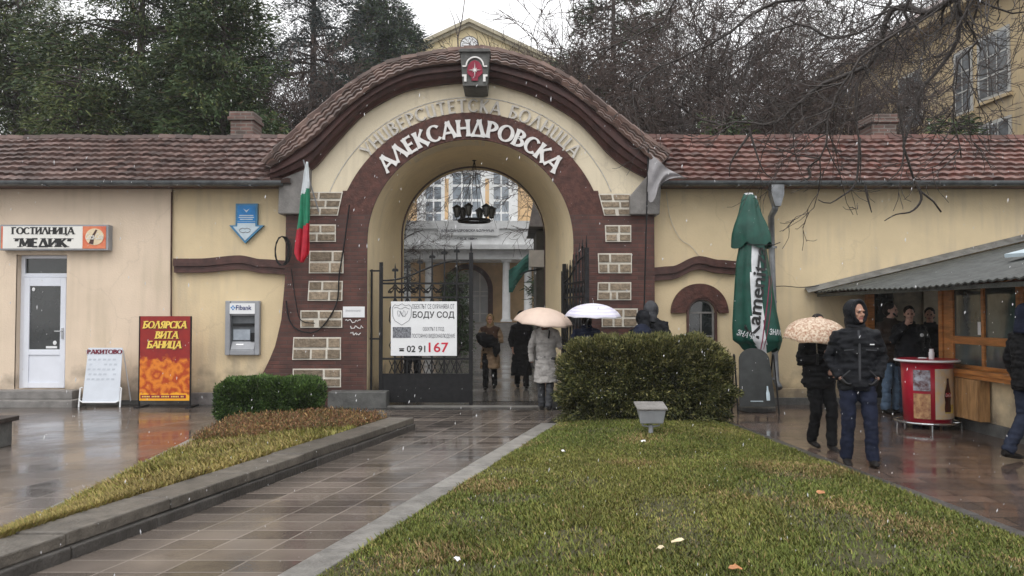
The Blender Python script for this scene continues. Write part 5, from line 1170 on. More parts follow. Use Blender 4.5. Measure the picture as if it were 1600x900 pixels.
# corrugated canopy
M['felt'] = mat('grey_roof_sheet', (.048, .052, .048), .55, .35, 5, .4, 30)
zc = lambda x: 2.02+(x-5.5)*.235
b = MB(); ny = 150; rows = []
ysr = np.linspace(8.0, 14.44, ny)
def cor(y): return .012*math.sin(y*2*math.pi/.16)
b.sheet([[Vector((x, y, zc(x)+cor(y)-.02*math.sin(y*1.3))) for y in ysr] for x in (5.46, 6.2, 7.2, 8.4, 9.8)]); b.sheet([[Vector((x, y, zc(x)+cor(y)-.02*math.sin(y*1.3)-.02)) for y in ysr] for x in (5.46, 9.8)]); b.sheet([[Vector((5.46, y, zc(5.46)+cor(y)-.02*math.sin(y*1.3)-d_)) for y in ysr] for d_ in (0, .02)])
b.build('canopy', M['felt'], ks)
b = MB(); b.box((5.50, 8.0, 1.93), (5.56, 14.42, 1.985)); b.build('edge_beam', M['felt'], ks)
b = MB()
for y in np.arange(8.2, 14.4, .75): b.add([(5.52, y, 1.93), (9.8, y, zc(9.8)-.12), (9.8, y, zc(9.8)-.06), (5.52, y, 1.985), (5.52, y+.05, 1.93), (9.8, y+.05, zc(9.8)-.12), (9.8, y+.05, zc(9.8)-.06), (5.52, y+.05, 1.985)], [(0,1,2,3),(4,7,6,5),(0,4,5,1),(3,2,6,7)])
b.build('rafter', M['moulding'], ks)
# flashing where the canopy meets the wall + raised rear strip
b = MB(); b.add([(5.3, 14.30, zc(5.3)+.03), (9.8, 14.30, zc(9.8)+.05), (9.8, 14.49, zc(9.8)+.16), (5.3, 14.49, zc(5.3)+.12)], [(0,1,2,3)]); b.build('flashing', M['pipe'], ks)
b = MB(); x0_, y0_ = 6.9, 9.6
tag(MB().obox((x0_+.3, y0_+1.6, zc(7.2)+.07), .45, .3, .05, rz=.4, ry=-.2).build('roof_scrap', M['pale']), 'scrap of white plastic lying on the kiosk roof', 'scrap')
# --- end of a bench at the left edge
bp_ = G(0, 703); bn = empty('bench', (bp_.x-.5, bp_.y+.1, 0), 'dark wooden bench end at the left of the wet plaza', 'bench')
MB().box((bp_.x-1.6, bp_.y, .30), (bp_.x-.03, bp_.y+.42, .36)).build('seat', M['bark'], bn, bevel=.008)
for q in (-.2, -1.4): MB().box((bp_.x+q, bp_.y+.04, 0), (bp_.x+q+.12, bp_.y+.36, .298)).build('leg', M['darkconc'], bn, bevel=.01)
# --- litter on the lawn
M['leafo'] = mat('orange_leaf', (.45, .20, .08), .5, .3, 20); M['leafp'] = mat('pale_leaf', (.60, .50, .33), .5, .2, 20)
def litter(px, py, s, m, label, cat, name):
    p = G(px, py, .15); b = MB(); rs = random.Random(px); n = 9
    pts = [p+Vector((s*rs.uniform(.6, 1)*math.cos(2*math.pi*k/n), s*.7*rs.uniform(.6, 1)*math.sin(2*math.pi*k/n), rs.uniform(-.01, .02))) for k in range(n)]
    b.add(pts+[p+Vector((0, 0, .02))], [(k, (k+1) % n, n) for k in range(n)]); o = b.build(name, m); so = o.modifiers.new('s', 'SOLIDIFY'); so.thickness = .003; tag(o, label, cat)
litter(1060, 845, .055, M['leafp'], 'large pale dry leaf lying on the near lawn', 'leaf', 'fallen_leaf'); litter(1030, 857, .035, M['leafp'], 'small pale leaf beside the large pale dry leaf', 'leaf', 'fallen_leaf')
litter(1149, 888, .05, M['leafo'], 'orange brown leaf on the lawn nearest the camera', 'leaf', 'fallen_leaf'); litter(1282, 770, .05, M['leafo'], 'orange brown leaf on the far right of the lawn', 'leaf', 'fallen_leaf')
litter(1005, 690, .035, M['letter'], 'crumpled white paper scrap on the grass just below the floodlight', 'paper', 'paper_scrap'); litter(714, 875, .025, M['white'], 'tiny white paper scrap at the near left corner of the lawn', 'paper', 'paper_scrap')
litter(880, 705, .025, M['letter'], 'tiny white paper scrap on the lawn below the left end of the big bush', 'paper', 'paper_scrap')
# ================================================================= BEHIND THE GATE
M['court'] = brickmat('wet_court_paving', (.13, .12, .11), (.10, .095, .09), (.05, .046, .042), 'XY', .8, .8, .015, wet=True, wr=(.05, .22), bump=.3, puddle=(.45, .7))
poly_sheet('courtyard', [(-2.4, 14.9), (1.1, 14.9), (1.4, 17.2), (3.5, 20), (4.2, 44), (-7, 44), (-4.2, 20), (-2.6, 17.2)], .0, M['court'])
tag(MB().box((-2.56, 13.98, -.02), (1.05, 14.14, .012)).build('threshold', M['kerbs2']), kind='structure')
hb = empty('hospital', (-2.5, 48, 0), 'cream hospital with white portico and clock pediment seen through the arch', 'hospital')
Yq, Yf = 45.0, 48.5
def bx(px0, px1, py0, py1, Y, d, name, m, parent=hb, bevel=0):
    return MB().box((X(px0, Y), Y, Z(py1, Y)), (X(px1, Y), Y+d, Z(py0, Y))).build(name, m, parent, bevel=bevel)
# body and pediment
x0, x1 = X(560, Yf), X(925, Yf); zc_ = Z(118, Yf); ax = X(733, Yf)
bw_ = MB()
def fsp(x):
    holes = [(698, 763, 420, 512)]
    for a, c, top, bot in holes:
        if X(a, Yf) < x < X(c, Yf):
            r_ = (X(c, Yf)-X(a, Yf))/2; m_ = (X(c, Yf)+X(a, Yf))/2; zt_ = Z(top, Yf)-r_; return [(0, Z(bot, Yf)), (zt_+math.sqrt(max(0, r_*r_-(x-m_)**2)), zc_)]
    return [(0, Z(512, Yf)), (Z(512, Yf), zc_)]
a_, c_ = X(698, Yf), X(763, Yf); r_ = (c_-a_)/2
strip_wall(bw_, [x0]+[(a_+c_)/2-r_*math.cos(math.pi*i/20) for i in range(21)]+[x1], fsp, Yf, Yf+1.2); bw_.build('wall', M['orangefar'], hb)
MB().box((x0, Yf+6, 0), (x1, Yf+14, zc_)).build('rear_block', M['yellowfar'], hb)
pdw = X(905, Yf)-ax; zap = Z(33, Yf); slope = .47
b = MB(); b.prism([(ax-pdw, zc_-.0), (ax+pdw, zc_), (ax+pdw, zc_+.1), (ax, zc_+.1+pdw*slope), (ax-pdw, zc_+.1)], Yf-.1, Yf+14)
dz = zap-(zc_+.1+pdw*slope)-.35
for i, v in enumerate(b.v):
    if v[2] > zc_+.05: b.v[i] = (v[0], v[1], v[2]+dz)
b.build('pediment', M['yellowfar'], hb)
b = MB()
for s in (-1, 1):
    for k, (o0, o1, yy) in enumerate([(0, .22, -.55), (.221, .42, -.35)]):
        zt_ = zap-(0 if k == 0 else .22); pts = [(ax, zt_), (ax, zt_-(o1-o0)), (ax+s*(pdw+.4), zt_-(o1-o0)-(pdw+.4)*slope), (ax+s*(pdw+.4), zt_-(pdw+.4)*slope)]
        b.prism(pts if s < 0 else pts[::-1], Yf+yy, Yf+14)
b.build('raking_cornice', mat('far_cornice', (.40, .36, .26), .7, .15, 3), hb)
ck = X(733, Yf), Z(72, Yf); b = MB(); b.tube([(ck[0], Yf-.15, ck[1]), (ck[0], Yf-.02, ck[1])], 15*Yf/F, 32); clk = b.build('clock_rim', M['darkconc'], hb)
b = MB(); b.tube([(ck[0], Yf-.17, ck[1]), (ck[0], Yf-.151, ck[1])], 13.4*Yf/F, 32); b.build('clock_face', M['white'], clk)
b = MB()
for k in range(12):
    a = k*math.pi/6; b.obox((ck[0]+.41*math.sin(a), Yf-.18, ck[1]+.41*math.cos(a)), .045, .01, .11, ry=a)
for a, ln, wd in ((R(200), .20, .05), (R(20), .30, .035)): b.obox((ck[0]+ln/2*math.sin(a), Yf-.19, ck[1]+ln/2*math.cos(a)), wd, .01, ln, ry=a)
b.build('clock_marks', M['black'], clk)
# upper windows with white pilasters
for px0_, px1_, n_ in ((706, 752, 3), (664, 690, 2), (770, 796, 2)):
    ww = bx(px0_-3, px1_+3, 266, 347, Yf-.06, .04, 'window', M['wall_white']); 
    px_w = (px1_-px0_)/n_
    for i in range(n_):
        for (ya_, yb_) in ((270, 288), (291, 312), (315, 330), (333, 345)):
            pass
    gl = MB()
    for i in range(n_):
        for (ya_, yb_) in ((270, 288), (292, 311), (315, 331), (334, 345)):
            Yg_ = Yf-.075; gl.box((X(px0_+i*px_w+1.2, Yg_), Yg_, Z(yb_, Yg_)), (X(px0_+(i+1)*px_w-1.2, Yg_), Yg_+.01, Z(ya_, Yg_)))
    gl.build('pane', M['glassb'], ww)
for pa, pb_ in ((651, 661), (692, 703), (755, 767), (799, 809)):
    pl_ = bx(pa, pb_, 258, 348, Yf-.14, .13, 'pilaster', M['wall_white'])
for pa, pb_ in ((694.5, 700.5), (758, 764)): bx(pa, pb_, 279, 343, Yf-.155, .01, 'pilaster_panel', M['orangefar'])
bx(640, 830, 250, 264, Yf-.2, .19, 'string_course', M['wall_white'])
for px0_ in (600, 840, 880): 
    ww = bx(px0_, px0_+22, 268, 345, Yf-.06, .05, 'window', M['wall_white']); bx(px0_+3, px0_+19, 272, 342, Yf-.075, .01, 'pane', M['glassb'], ww)
# portico
pt = Yq
bx(622, 850, 345, 357, pt-.1, 3.55, 'parapet', M['wall_white']); bx(628, 842, 357, 383, pt, 3.4, 'entablature', M['wall_white']); bx(620, 850, 382, 389, pt-.35, 3.7, 'cornice', M['wall_white']); bx(630, 840, 389, 405, pt+.1, 3.2, 'architrave', M['wall_white'])
bx(684, 780, 353, 368, pt-.13, .025, 'inscription_panel', M['wall_white'])
text('АЛЕКСАНДРОВСКА БОЛНИЦА', X(772, pt)-X(689, pt), 4.5*pt/F, M['dgrey'], hb, (X(689, pt), pt-.135, Z(363, pt)), depth=.01, bold=.02)
text('30. Х. 1884 г.', X(746, pt)-X(718, pt), 4*pt/F, M['dgrey'], hb, (X(718, pt), pt-.01, Z(375, pt)), depth=.01, bold=.02)
for cx in (636, 670, 791, 825):
    b = MB(); b.smooth = True; xx = X(cx, pt+.5); zb_, zt_ = Z(503, pt), Z(408, pt); b.tube([(xx, pt+.5, zb_+.12), (xx, pt+.5, zb_+.2), (xx, pt+.5, (zb_+zt_)/2), (xx, pt+.5, zt_-.1), (xx, pt+.5, zt_)], [.27, .235, .225, .2, .29], 20)
    b.smooth = False; b.box((xx-.32, pt+.18, zb_), (xx+.32, pt+.82, zb_+.12)); b.box((xx-.3, pt+.2, zt_), (xx+.3, pt+.8, zt_+.12)); b.build('column', M['wall_white'], hb)
b = MB()
for k in range(6): b.box((X(622, pt)-.3*k, pt-.35*k, 0), (X(850, pt)+.3*k, pt+3.5, Z(505, pt)-.16*k))
b.build('steps', M['concrete'], hb)
b = MB(); archband(b, (a_+c_)/2, Z(420, Yf)-r_, r_-.02, r_+.28, Yf-.12, Yf-.01, leg=Z(512, Yf)); b.build('door_surround', M['moulding'], hb)
dw = bx(698, 763, 418, 512, Yf+.9, .08, 'entrance', mat('bright_far_glass', (.55, .58, .60), .3, .1, 2))
b = MB()
for px_ in (712, 730.5, 749): b.box((X(px_, Yf)-.04, Yf+.84, Z(512, Yf)), (X(px_, Yf)+.04, Yf+.895, Z(425, Yf)))
for py_ in (455, 462, 490): b.box((a_, Yf+.85, Z(py_, Yf)-.03), (c_, Yf+.89, Z(py_, Yf)+.03))
b.build('glazing_bars', M['wall_white'], dw)
# guard booth just inside the arch on the right
Yo = 20.0; gb = empty('guard_booth', (X(860, Yo), Yo, 0), 'dark guard booth with overhanging roof just inside the right of the arch', 'booth')
MB().box((X(838, Yo), Yo, 0), (X(900, Yo), Yo+2.5, Z(360, Yo))).build('wall', mat('booth_grey', (.07, .065, .055), .6, .3, 5), gb)
MB().prism([(X(826, Yo), Z(357, Yo)), (X(905, Yo), Z(357, Yo)), (X(905, Yo), Z(290, Yo)), (X(838, Yo), Z(290, Yo)), (X(829, Yo), Z(340, Yo))], Yo-.5, Yo+2.8).build('roof', mat('booth_roof', (.14, .125, .12), .6, .3, 5), gb)
sb = MB().box((X(827, Yo-.4), Yo-.42, Z(417, Yo-.4)), (X(850, Yo-.4), Yo-.2, Z(391, Yo-.4))).build('sign_box', mat('booth_sign', (.45, .42, .38), .5, .1, 4), gb)
MB().tube([P(847, 420, Yo-.3), P(824, 424, Yo-.3), P(806, 432, Yo-.3)], .02, 6).build('awning_arm', M['iron'], gb)
b = MB(); rows = [[P(px_, py_+t*8, Yo-.3)+Vector((0, .03*math.sin(i+t*3), 0)) for i, (px_, py_) in enumerate([(795, 422+t*14), (801, 418+t*16), (808, 414+t*10), (818, 403+t*8), (826, 396+t*8)])] for t in np.linspace(0, 1.6, 6)]
b.sheet(rows); o = b.build('awning_cloth', mat('green_awning', (.02, .11, .09), .6, .2, 6), gb); so = o.modifiers.new('s', 'SOLIDIFY'); so.thickness = .01
# yellow hospital building up the hill on the right
yb = empty('ward_building', (19, 40, 0), 'tall yellow hospital building with white framed windows at the upper right', 'building')
wd_ = Vector((-.096, 1, 0)).normalized(); W0 = Vector((18.2+.096*14, 16, 0)); L_ = 46; nrm = Vector((-1, -.096, 0)).normalized()
def wp(s, z, off=0): return W0+wd_*s+Vector((0, 0, z))+nrm*off
def wquad(s0, s1, z0, z1, o0, o1, name, m, parent=yb):
    b = MB(); vs = [wp(s0, z0, o1), wp(s1, z0, o1), wp(s1, z1, o1), wp(s0, z1, o1), wp(s0, z0, o0), wp(s1, z0, o0), wp(s1, z1, o0), wp(s0, z1, o0)]
    b.add(vs, [(0,3,2,1),(4,5,6,7),(0,1,5,4),(1,2,6,5),(2,3,7,6),(3,0,4,7)]); return b.build(name, m, parent)
wquad(0, L_, 0, 13.9, -12, 0, 'wall', M['ochre']); wquad(-.5, L_+.5, 13.55, 13.95, -1, .75, 'eaves', M['ochre']); 
b = MB(); b.add([wp(-1, 13.96, 1.0), wp(L_+1, 13.96, 1.0), wp(L_-4, 18.5, -6), wp(4, 18.5, -6), wp(L_+1, 13.96, -13), wp(-1, 13.96, -13)], [(0,3,2,1),(1,2,4),(0,5,3),(3,5,4,2)]); b.build('roof', M['tile'], yb)
def ward_window(s, z, w_, h, bars=2):
    f = wquad(s-w_/2-.13, s+w_/2+.13, z-.13, z+h+.13, .001, .05, 'window', M['wframe']); wquad(s-w_/2, s+w_/2, z, z+h, .051, .06, 'pane', M['glassw'], f)
    b = MB()
    for k in range(1, bars+1):
        q = s-w_/2+w_*k/(bars+1); b.add([wp(q-.03, z, .085), wp(q+.03, z, .085), wp(q+.03, z+h, .085), wp(q-.03, z+h, .085)], [(0,1,2,3)])
    for t in (.33, .66): b.add([wp(s-w_/2, z+h*t-.03, .082), wp(s+w_/2, z+h*t-.03, .082), wp(s+w_/2, z+h*t+.03, .082), wp(s-w_/2, z+h*t+.03, .082)], [(0,1,2,3)])
    b.build('glazing_bars', M['wframe'], f); wquad(s-w_/2-.2, s+w_/2+.2, z-.26, z-.14, .001, .14, 'sill', M['ochre'], f)
def s_of(px):  # distance along the wall where it shows at image column px
    u = (px-800)/F; return (W0.x-u*W0.y)/(u*wd_.y-wd_.x)
sA, sB = s_of(1560), s_of(1512)
for zz, hh in ((9.86, 2.25), (6.5, 2.25), (3.1, 2.25)):
    ward_window(sA, zz, 1.5, hh); ward_window(sB, zz-.2, .85, hh+.1, 1)
    for k in range(1, 8):
        if sB+3.6*k < L_-2: ward_window(sB+3.6*k, zz, 1.5, hh)
    if sA > 6: ward_window(sA-4.2, zz, 1.5, hh)

# ================================================================= TREES
M['fir'] = leafmat('dark_conifer_needles', (.045, .072, .030), .5); M['fir2'] = leafmat('olive_conifer_needles', (.095, .115, .040), .5); M['spr'] = leafmat('blue_dark_needles', (.050, .062, .060), .5); M['thu'] = leafmat('thuja_green', (.04, .075, .025), .5)
M['brn'] = leafmat('dead_needles', (.07, .05, .03), .5)
def conifer_mesh(name, h, rad, z0, n, mats, seed, whorls=24, per=7, droop=.25, ln=.30, wd=.05, power=.75, probs=(.75, .2, .05), top=.0):
    g = np.random.default_rng(seed); nb = whorls*per
    bt = np.clip((np.repeat(np.arange(whorls), per)+g.uniform(-.4, .4, nb))/whorls, 0, .995); ba = g.uniform(0, 2*np.pi, nb); bl = rad*((1-bt)**power)*g.uniform(.65, 1.15, nb)+.2+top
    w_ = bl**1.6; w_ /= w_.sum(); k = g.choice(nb, n, p=w_); s = g.random(n)**.65
    L_ = bl[k]*s; a = ba[k]+g.normal(0, .12, n)/(.3+s); z = z0+(h-z0)*bt[k]-droop*L_*s+.12*L_*(1-s)+g.normal(0, .10+.03*bl[k], n)
    C = np.stack([L_*np.cos(a), L_*np.sin(a), z], 1)+g.normal(0, .06, (n, 3))
    D = np.stack([np.cos(a), np.sin(a), np.full(n, -.25)], 1)
    tone = g.random(nb)[k]
    V = leaves(C, D, ln, wd, .55); mi = g.choice(len(mats), n, p=probs[:len(mats)] if len(mats) == 3 else None)
    bran = MB()
    for i in range(nb):
        L1 = bl[i]*.92; aa = ba[i]; zz = z0+(h-z0)*bt[i]; p = [Vector((0, 0, zz)), Vector((L1*.5*math.cos(aa), L1*.5*math.sin(aa), zz-droop*L1*.25+.06*L1)), Vector((L1*math.cos(aa), L1*math.sin(aa), zz-droop*L1))]
        bran.tube(p, [.02+.012*L1, .014+.006*L1, .006], 4, cap=False)
    return V, np.clip(tone*.7+g.random(n)*.3, 0, 1), mi, bran
def conifer(x, y, h, rad, z0, n, mats, seed, label, group, **kw):
    r = empty('conifer', (x, y, 0), label, 'tree', group); V, rn, mi, br = conifer_mesh('c', h, rad, z0, n, mats, seed, **kw)
    MB().tube([(0, 0, 0), (0, 0, h*.4), (0, 0, h)], [.10+h*.010, .05+h*.006, .02], 8).build('trunk', M['barkg'], r, local=True); br.build('limbs', M['barkg'], r, local=True)
    bulk('crown', V, 4, mats, r, rnd=rn, mi=mi, local=True); return r
GT = 'evergreens standing behind the left wing'
at = lambda px, Y: P(px, 450, Y).x
F3 = [M['fir'], M['fir2'], M['brn']]
conifer(at(20, 25), 25, 12.2, 3.4, 1.5, 70000, F3, 101, 'broad olive green evergreen at the far left edge above the tiled roof', GT, droop=.1, power=.45, ln=.19, wd=.042, probs=(.4, .5, .1))
conifer(at(215, 24), 24, 17.5, 4.0, 1.5, 110000, F3, 102, 'biggest dark green evergreen with a dense crown left of the chimney', GT, droop=.05, power=.5, whorls=30, ln=.19, wd=.042, probs=(.6, .35, .05))
conifer(at(345, 22), 22, 11.6, 2.6, 1.5, 70000, F3, 103, 'dense rounded dark evergreen directly behind the left chimney', GT, droop=.1, power=.42, ln=.18, wd=.042, probs=(.75, .22, .03))
conifer(at(120, 21.5), 21.5, 8.4, 2.3, 1.2, 40000, F3, 104, 'low olive evergreen just above the ridge between the two broad evergreens', GT, droop=.1, power=.4, ln=.15, wd=.03, probs=(.35, .6, .05))
conifer(at(487, 31), 31, 20, 3.8, 3, 60000, [M['spr'], M['spr'], M['brn']], 105, 'tall thin blue grey spruce showing sky through its branches', GT, droop=.5, power=.55, whorls=24, per=7, ln=.22, wd=.035)
conifer(at(597, 38), 38, 18.0, 4.6, 11, 70000, [M['fir'], M['spr'], M['brn']], 106, 'pointed spruce standing against the sky left of the clock pediment', GT, droop=.35, power=.85, whorls=24, ln=.26, wd=.05, probs=(.5, .45, .05))
GR_ = 'trees standing behind the right wing'
conifer(at(960, 30), 30, 17.5, 2.6, 3, 22000, [M['fir'], M['spr'], M['brn']], 107, 'dark sparse pine above the right shoulder of the curved gable', GR_, droop=.15, power=.4, whorls=14, per=6, ln=.30, wd=.05, probs=(.6, .3, .1))
conifer(at(1135, 20.5), 20.5, 6.7, 1.3, 1, 9000, F3, 108, 'small green evergreen just showing over the right ridge', GR_, droop=.0, power=.35, ln=.2, wd=.05)
conifer(at(1492, 21), 21, 6.9, 1.2, 1, 9000, F3, 109, 'small round green evergreen over the ridge below the yellow building', GR_, droop=.0, power=.35, ln=.2, wd=.05)
for px_, Y_, h_, sd_, lb in ((716, 31, 3.2, 1, 'slim upright thuja left of the hospital entrance, seen beside the gate leaf'), (703, 34, 2.9, 2, 'slim upright thuja a little farther back behind the gate bars'), (846, 33, 3.0, 3, 'slim upright thuja beside the right portico column')):
    conifer(at(px_, Y_), Y_, h_, .38, .1, 5000, [M['thu'], M['fir'], M['brn']], 120+sd_, lb, 'thujas in the courtyard', droop=-.6, power=.4, whorls=16, per=6, ln=.12, wd=.04, probs=(.6, .35, .05))

def grow(start, d, ln, r, depth, rs, out, droop=.0, wob=.22, kids=(4, 7), shrink=.62, curl=.0, spread=.8, minr=.004):
    n = max(3, int(4+ln*1.5)); p = Vector(start); d = Vector(d).normalized(); pts = [p.copy()]; rad = [r]
    for i in range(n):
        t = (i+1)/n; d = (d+Vector((rs.gauss(0, wob), rs.gauss(0, wob), rs.gauss(0, wob)))*.5+Vector((0, 0, -droop*(1-t)*.5+curl*t))).normalized()
        p = p+d*(ln/n); pts.append(p.copy()); rad.append(max(r*(1-.75*t), minr*.7))
    out.append((pts, rad, depth))
    if depth <= 0: return
    for _ in range(rs.randint(*kids)):
        t = rs.uniform(.2, 1.0); k = min(int(t*n), n-1); q = pts[k].lerp(pts[k+1], t*n-k) if t < 1 else pts[-1]; base = (pts[k+1]-pts[k]).normalized()
        a = Vector((rs.gauss(0, 1), rs.gauss(0, 1), rs.gauss(0, 1))); a = (a-base*a.dot(base)).normalized(); nd = base*math.cos(spread*rs.uniform(.5, 1.1))+a*math.sin(spread*rs.uniform(.6, 1.1))
        grow(q, nd, ln*shrink*rs.uniform(.6, 1.2), max(rad[k]*.55, minr), depth-1, rs, out, droop, wob, kids, shrink, curl, spread, minr)
def branch_mesh(br, parent, m1, m2, local=True):
    a, c = MB(), MB(); a.smooth = True
    for pts, rad, dep in br:
        (a if dep >= 2 else c).tube(pts, rad, 6 if dep >= 2 else 3, cap=False)
    a.build('limbs', m1, parent, local); c.build('twigs', m2, parent, local)
def bare_tree(x, y, h, seed, label, group, m=None, lean=(0, 0)):
    rs = random.Random(seed); r = empty('bare_tree', (x, y, 0), label, 'tree', group); th = h*.38
    MB().tube([(0, 0, 0), (lean[0]*.3, lean[1]*.3, th*.5), (lean[0], lean[1], th)], [h*.02, h*.016, h*.013], 9).build('trunk', M['barkg'], r, local=True)
    out = []; 
    for k in range(5):
        a = k*1.26+rs.uniform(-.4, .4); tilt = rs.uniform(.25, .8) if k else .1
        grow((lean[0], lean[1], th*rs.uniform(.75, 1)), (math.cos(a)*math.sin(tilt), math.sin(a)*math.sin(tilt), math.cos(tilt)), h*.42, h*.0085, 4, rs, out, droop=-.03, wob=.26, kids=(5, 6), shrink=.58, spread=.85, minr=.010)
    branch_mesh(out, r, M['barkg'], m or M['twig']); return r
M['twig2'] = mat('reddish_twig', (.070, .050, .043), .8, .3, 2); M['twig3'] = mat('grey_twig', (.075, .068, .065), .8, .3, 2)
bt1 = bare_tree(at(905, 24), 24, 12.0, 31, 'bare brown tree rising right of the arch gable in front of the pine', GR_, M['twig2'])
bt2 = bare_tree(at(1060, 26), 26, 14.0, 32, 'tall bare tree with dense reddish twigs above the right roof', GR_, M['twig2'])
bt3 = bare_tree(at(520, 27), 27, 11.0, 33, 'bare brown tree in front of the thin spruce, above the left shoulder of the gable', GT, M['twig2'])
def again(src, px, Y, rz, sc, label, group):
    c = copy_tree(src); c.location = (at(px, Y), Y, 0); c.rotation_euler.z = rz; c.scale = (sc,)*3; c['label'] = label; c['group'] = group; return c
again(bt1, 1180, 25, 2.0, 1.05, 'bare tree left of the right hand chimney, tangled with its neighbours', GR_)
again(bt2, 1290, 28, 4.1, .95, 'bare tree standing right behind the right hand chimney', GR_)
again(bt1, 1395, 24, 5.2, .9, 'low bare tree in front of the far end of the yellow building', GR_)
again(bt3, 1000, 33, 1.2, 1.25, 'bare tree farther back between the pine and the tall reddish tree', GR_)
again(bt3, 1110, 36, 3.3, 1.35, 'pale bare tree deepest in the grove above the right roof', GR_)
again(bt2, 1230, 40, .5, 1.0, 'bare tree far back in the middle of the right grove', GR_)
again(bt1, 930, 38, 3.0, 1.0, 'bare tree whose twigs cross the right slope of the clock pediment', GR_)
again(bt2, 430, 33, 2.2, .85, 'bare tree filling the gap between the biggest evergreen and the thin spruce', GT)
again(bt3, 540, 33, 4.4, .8, 'bare tree at the foot of the pointed spruce', GT)
again(bt1, 330, 36, 1.0, 1.2, 'tall bare tree whose top shows against the sky above the chimney', GT)
again(bt2, 575, 44, 1.6, .75, 'far bare tree just left of the hospital pediment', GT)
# low hill thicket behind, reads as one mass
def thicket(name, px0, px1, Y, h, n, mats, seed, lab):
    g = np.random.default_rng(seed); x = g.uniform(at(px0, Y), at(px1, Y), n); y = Y+g.uniform(-1.5, 3, n); u = g.random(n)**.7
    hh = h*(1+.25*np.sin(x*.9)+.15*np.sin(x*2.3+1)); C = np.stack([x, y, hh*u], 1)+g.normal(0, .15, (n, 3)); D = g.normal(0, 1, (n, 3)); D[:, 2] += .6
    V = leaves(C, D, .45, .03, .4); return tag(bulk(name, V, 4, mats, rnd=g.random(n), mi=g.choice(3, n, p=(.5, .3, .2))), kind='stuff')
thicket('undergrowth', 905, 1480, 42, 15.5, 90000, [M['twig2'], M['fir'], M['brn']], 51, '')
thicket('undergrowth', 340, 570, 42, 10.5, 16000, [M['spr'], M['twig2'], M['brn']], 52, '')
thicket('undergrowth', -60, 400, 31, 12.0, 70000, [M['fir'], M['fir2'], M['fir']], 53, '')

# big limb hanging in from the tree that stands just outside the right of the view
ft = empty('overhanging_tree', (7.4, 5.4, 0), 'dark wet bare limbs hanging into view at the top right, nearest the camera', 'tree')
MB().tube([(7.4, 5.4, 0), (7.35, 5.45, 2.5), (7.1, 5.6, 5.0), (6.7, 6.0, 6.6)], [.26, .21, .18, .12], 12).build('trunk', M['bark'], ft)
limbs = [
 ([(6.9, 5.8, 6.0)], [(1560,-60,7.2),(1490,0,7.6),(1452,18,7.8),(1415,8,8.0),(1388,22,8.1),(1369,82,8.2),(1335,115,8.3),(1290,128,8.4),(1245,165,8.5),(1196,198,8.6),(1160,190,8.7),(1125,194,8.8),(1090,188,8.8)], .085, .009),
 ([(6.7, 6.0, 6.6)], [(1520,-90,7.6),(1499,-20,7.8),(1497,54,7.9),(1465,110,8.0),(1440,140,8.0),(1427,177,8.1),(1412,231,8.1),(1431,289,8.2),(1445,305,8.2),(1470,330,8.2)], .062, .009),
 ([(6.7, 6.0, 6.6)], [(1500,-120,8.2),(1400,-40,8.6),(1300,-10,9.0),(1200,10,9.2),(1130,60,9.3),(1060,92,9.4),(1000,120,9.4),(975,140,9.4)], .058, .008),
 ([(6.9, 5.8, 6.0)], [(1480,-50,7.0),(1420,40,7.2),(1345,90,7.3),(1300,170,7.4),(1290,230,7.4),(1262,262,7.5)], .042, .007),
 ([(6.7, 6.0, 6.6)], [(1470,-110,9.2),(1380,20,9.6),(1310,60,9.7),(1240,40,9.8),(1170,66,10),(1110,120,10)], .05, .007),
 ([(6.7, 6.0, 6.6)], [(1350,-140,8.0),(1100,-70,8.6),(1060,-10,8.8),(1038,30,8.9),(985,60,8.9),(940,78,8.9)], .042, .007),
 ([(6.9, 5.8, 6.0)], [(1560,-30,6.6),(1530,60,6.8),(1500,90,6.9),(1490,160,6.9),(1500,250,7.0)], .03, .005),
]
lim, tw = MB(), MB(); lim.smooth = True; rs = random.Random(77); tout = []
for root, path, ra, rb in limbs:
    pts = smoothline([Vector(root[0])]+[P(*q) for q in path], 46)
    for i in range(1, len(pts)): pts[i] += Vector((rs.gauss(0, .012), rs.gauss(0, .012), rs.gauss(0, .012)))
    rad = [ra+(rb-ra)*(i/46)**.7 for i in range(47)]; lim.tube(pts, rad, 8)
    for k in range(10, 46 if path[-1][1] < 300 else 33):
        for _ in range(2 if rs.random() < .4 else 1):
            base = (pts[k+1]-pts[k]).normalized(); a = Vector((rs.gauss(0, 1), rs.gauss(0, .6), rs.gauss(-.3, 1))); a = (a-base*a.dot(base)).normalized()
            nd = base*.6+a*.8; grow(pts[k], nd, rs.uniform(.35, 1.05), max(rad[k]*.38, .007), 2, rs, tout, droop=.42, wob=.30, kids=(2, 3), shrink=.58, curl=.30, spread=.8, minr=.0042)
for path in ([(1431,285,8.2),(1440,310,8.2),(1425,330,8.2),(1400,335,8.2),(1382,345,8.2)], [(1343,215,8.3),(1341,260,8.3),(1335,290,8.3),(1310,310,8.3),(1294,318,8.3),(1278,312,8.3)], [(1352,290,8.25),(1356,310,8.25),(1362,332,8.25)],
             [(1172,208,8.7),(1150,240,8.7),(1141,258,8.7),(1140,276,8.7)], [(1262,262,7.5),(1266,276,7.5),(1250,284,7.5)], [(1170,200,8.7),(1190,262,8.6),(1206,278,8.6)], [(1403,160,8.1),(1412,220,8.1),(1408,262,8.1),(1386,283,8.1)], [(1340,130,8.3),(1337,180,8.3),(1345,240,8.3),(1343,285,8.3)]):
    lim.tube(smoothline([P(*q) for q in path], 14), [.016-.011*i/14 for i in range(15)], 5)
lim.build('limbs', M['bark'], ft)
for pts, rad, dep in tout: tw.tube(pts, rad, 4 if dep > 1 else 3, cap=False)
tw.build('twigs', M['bark'], ft)
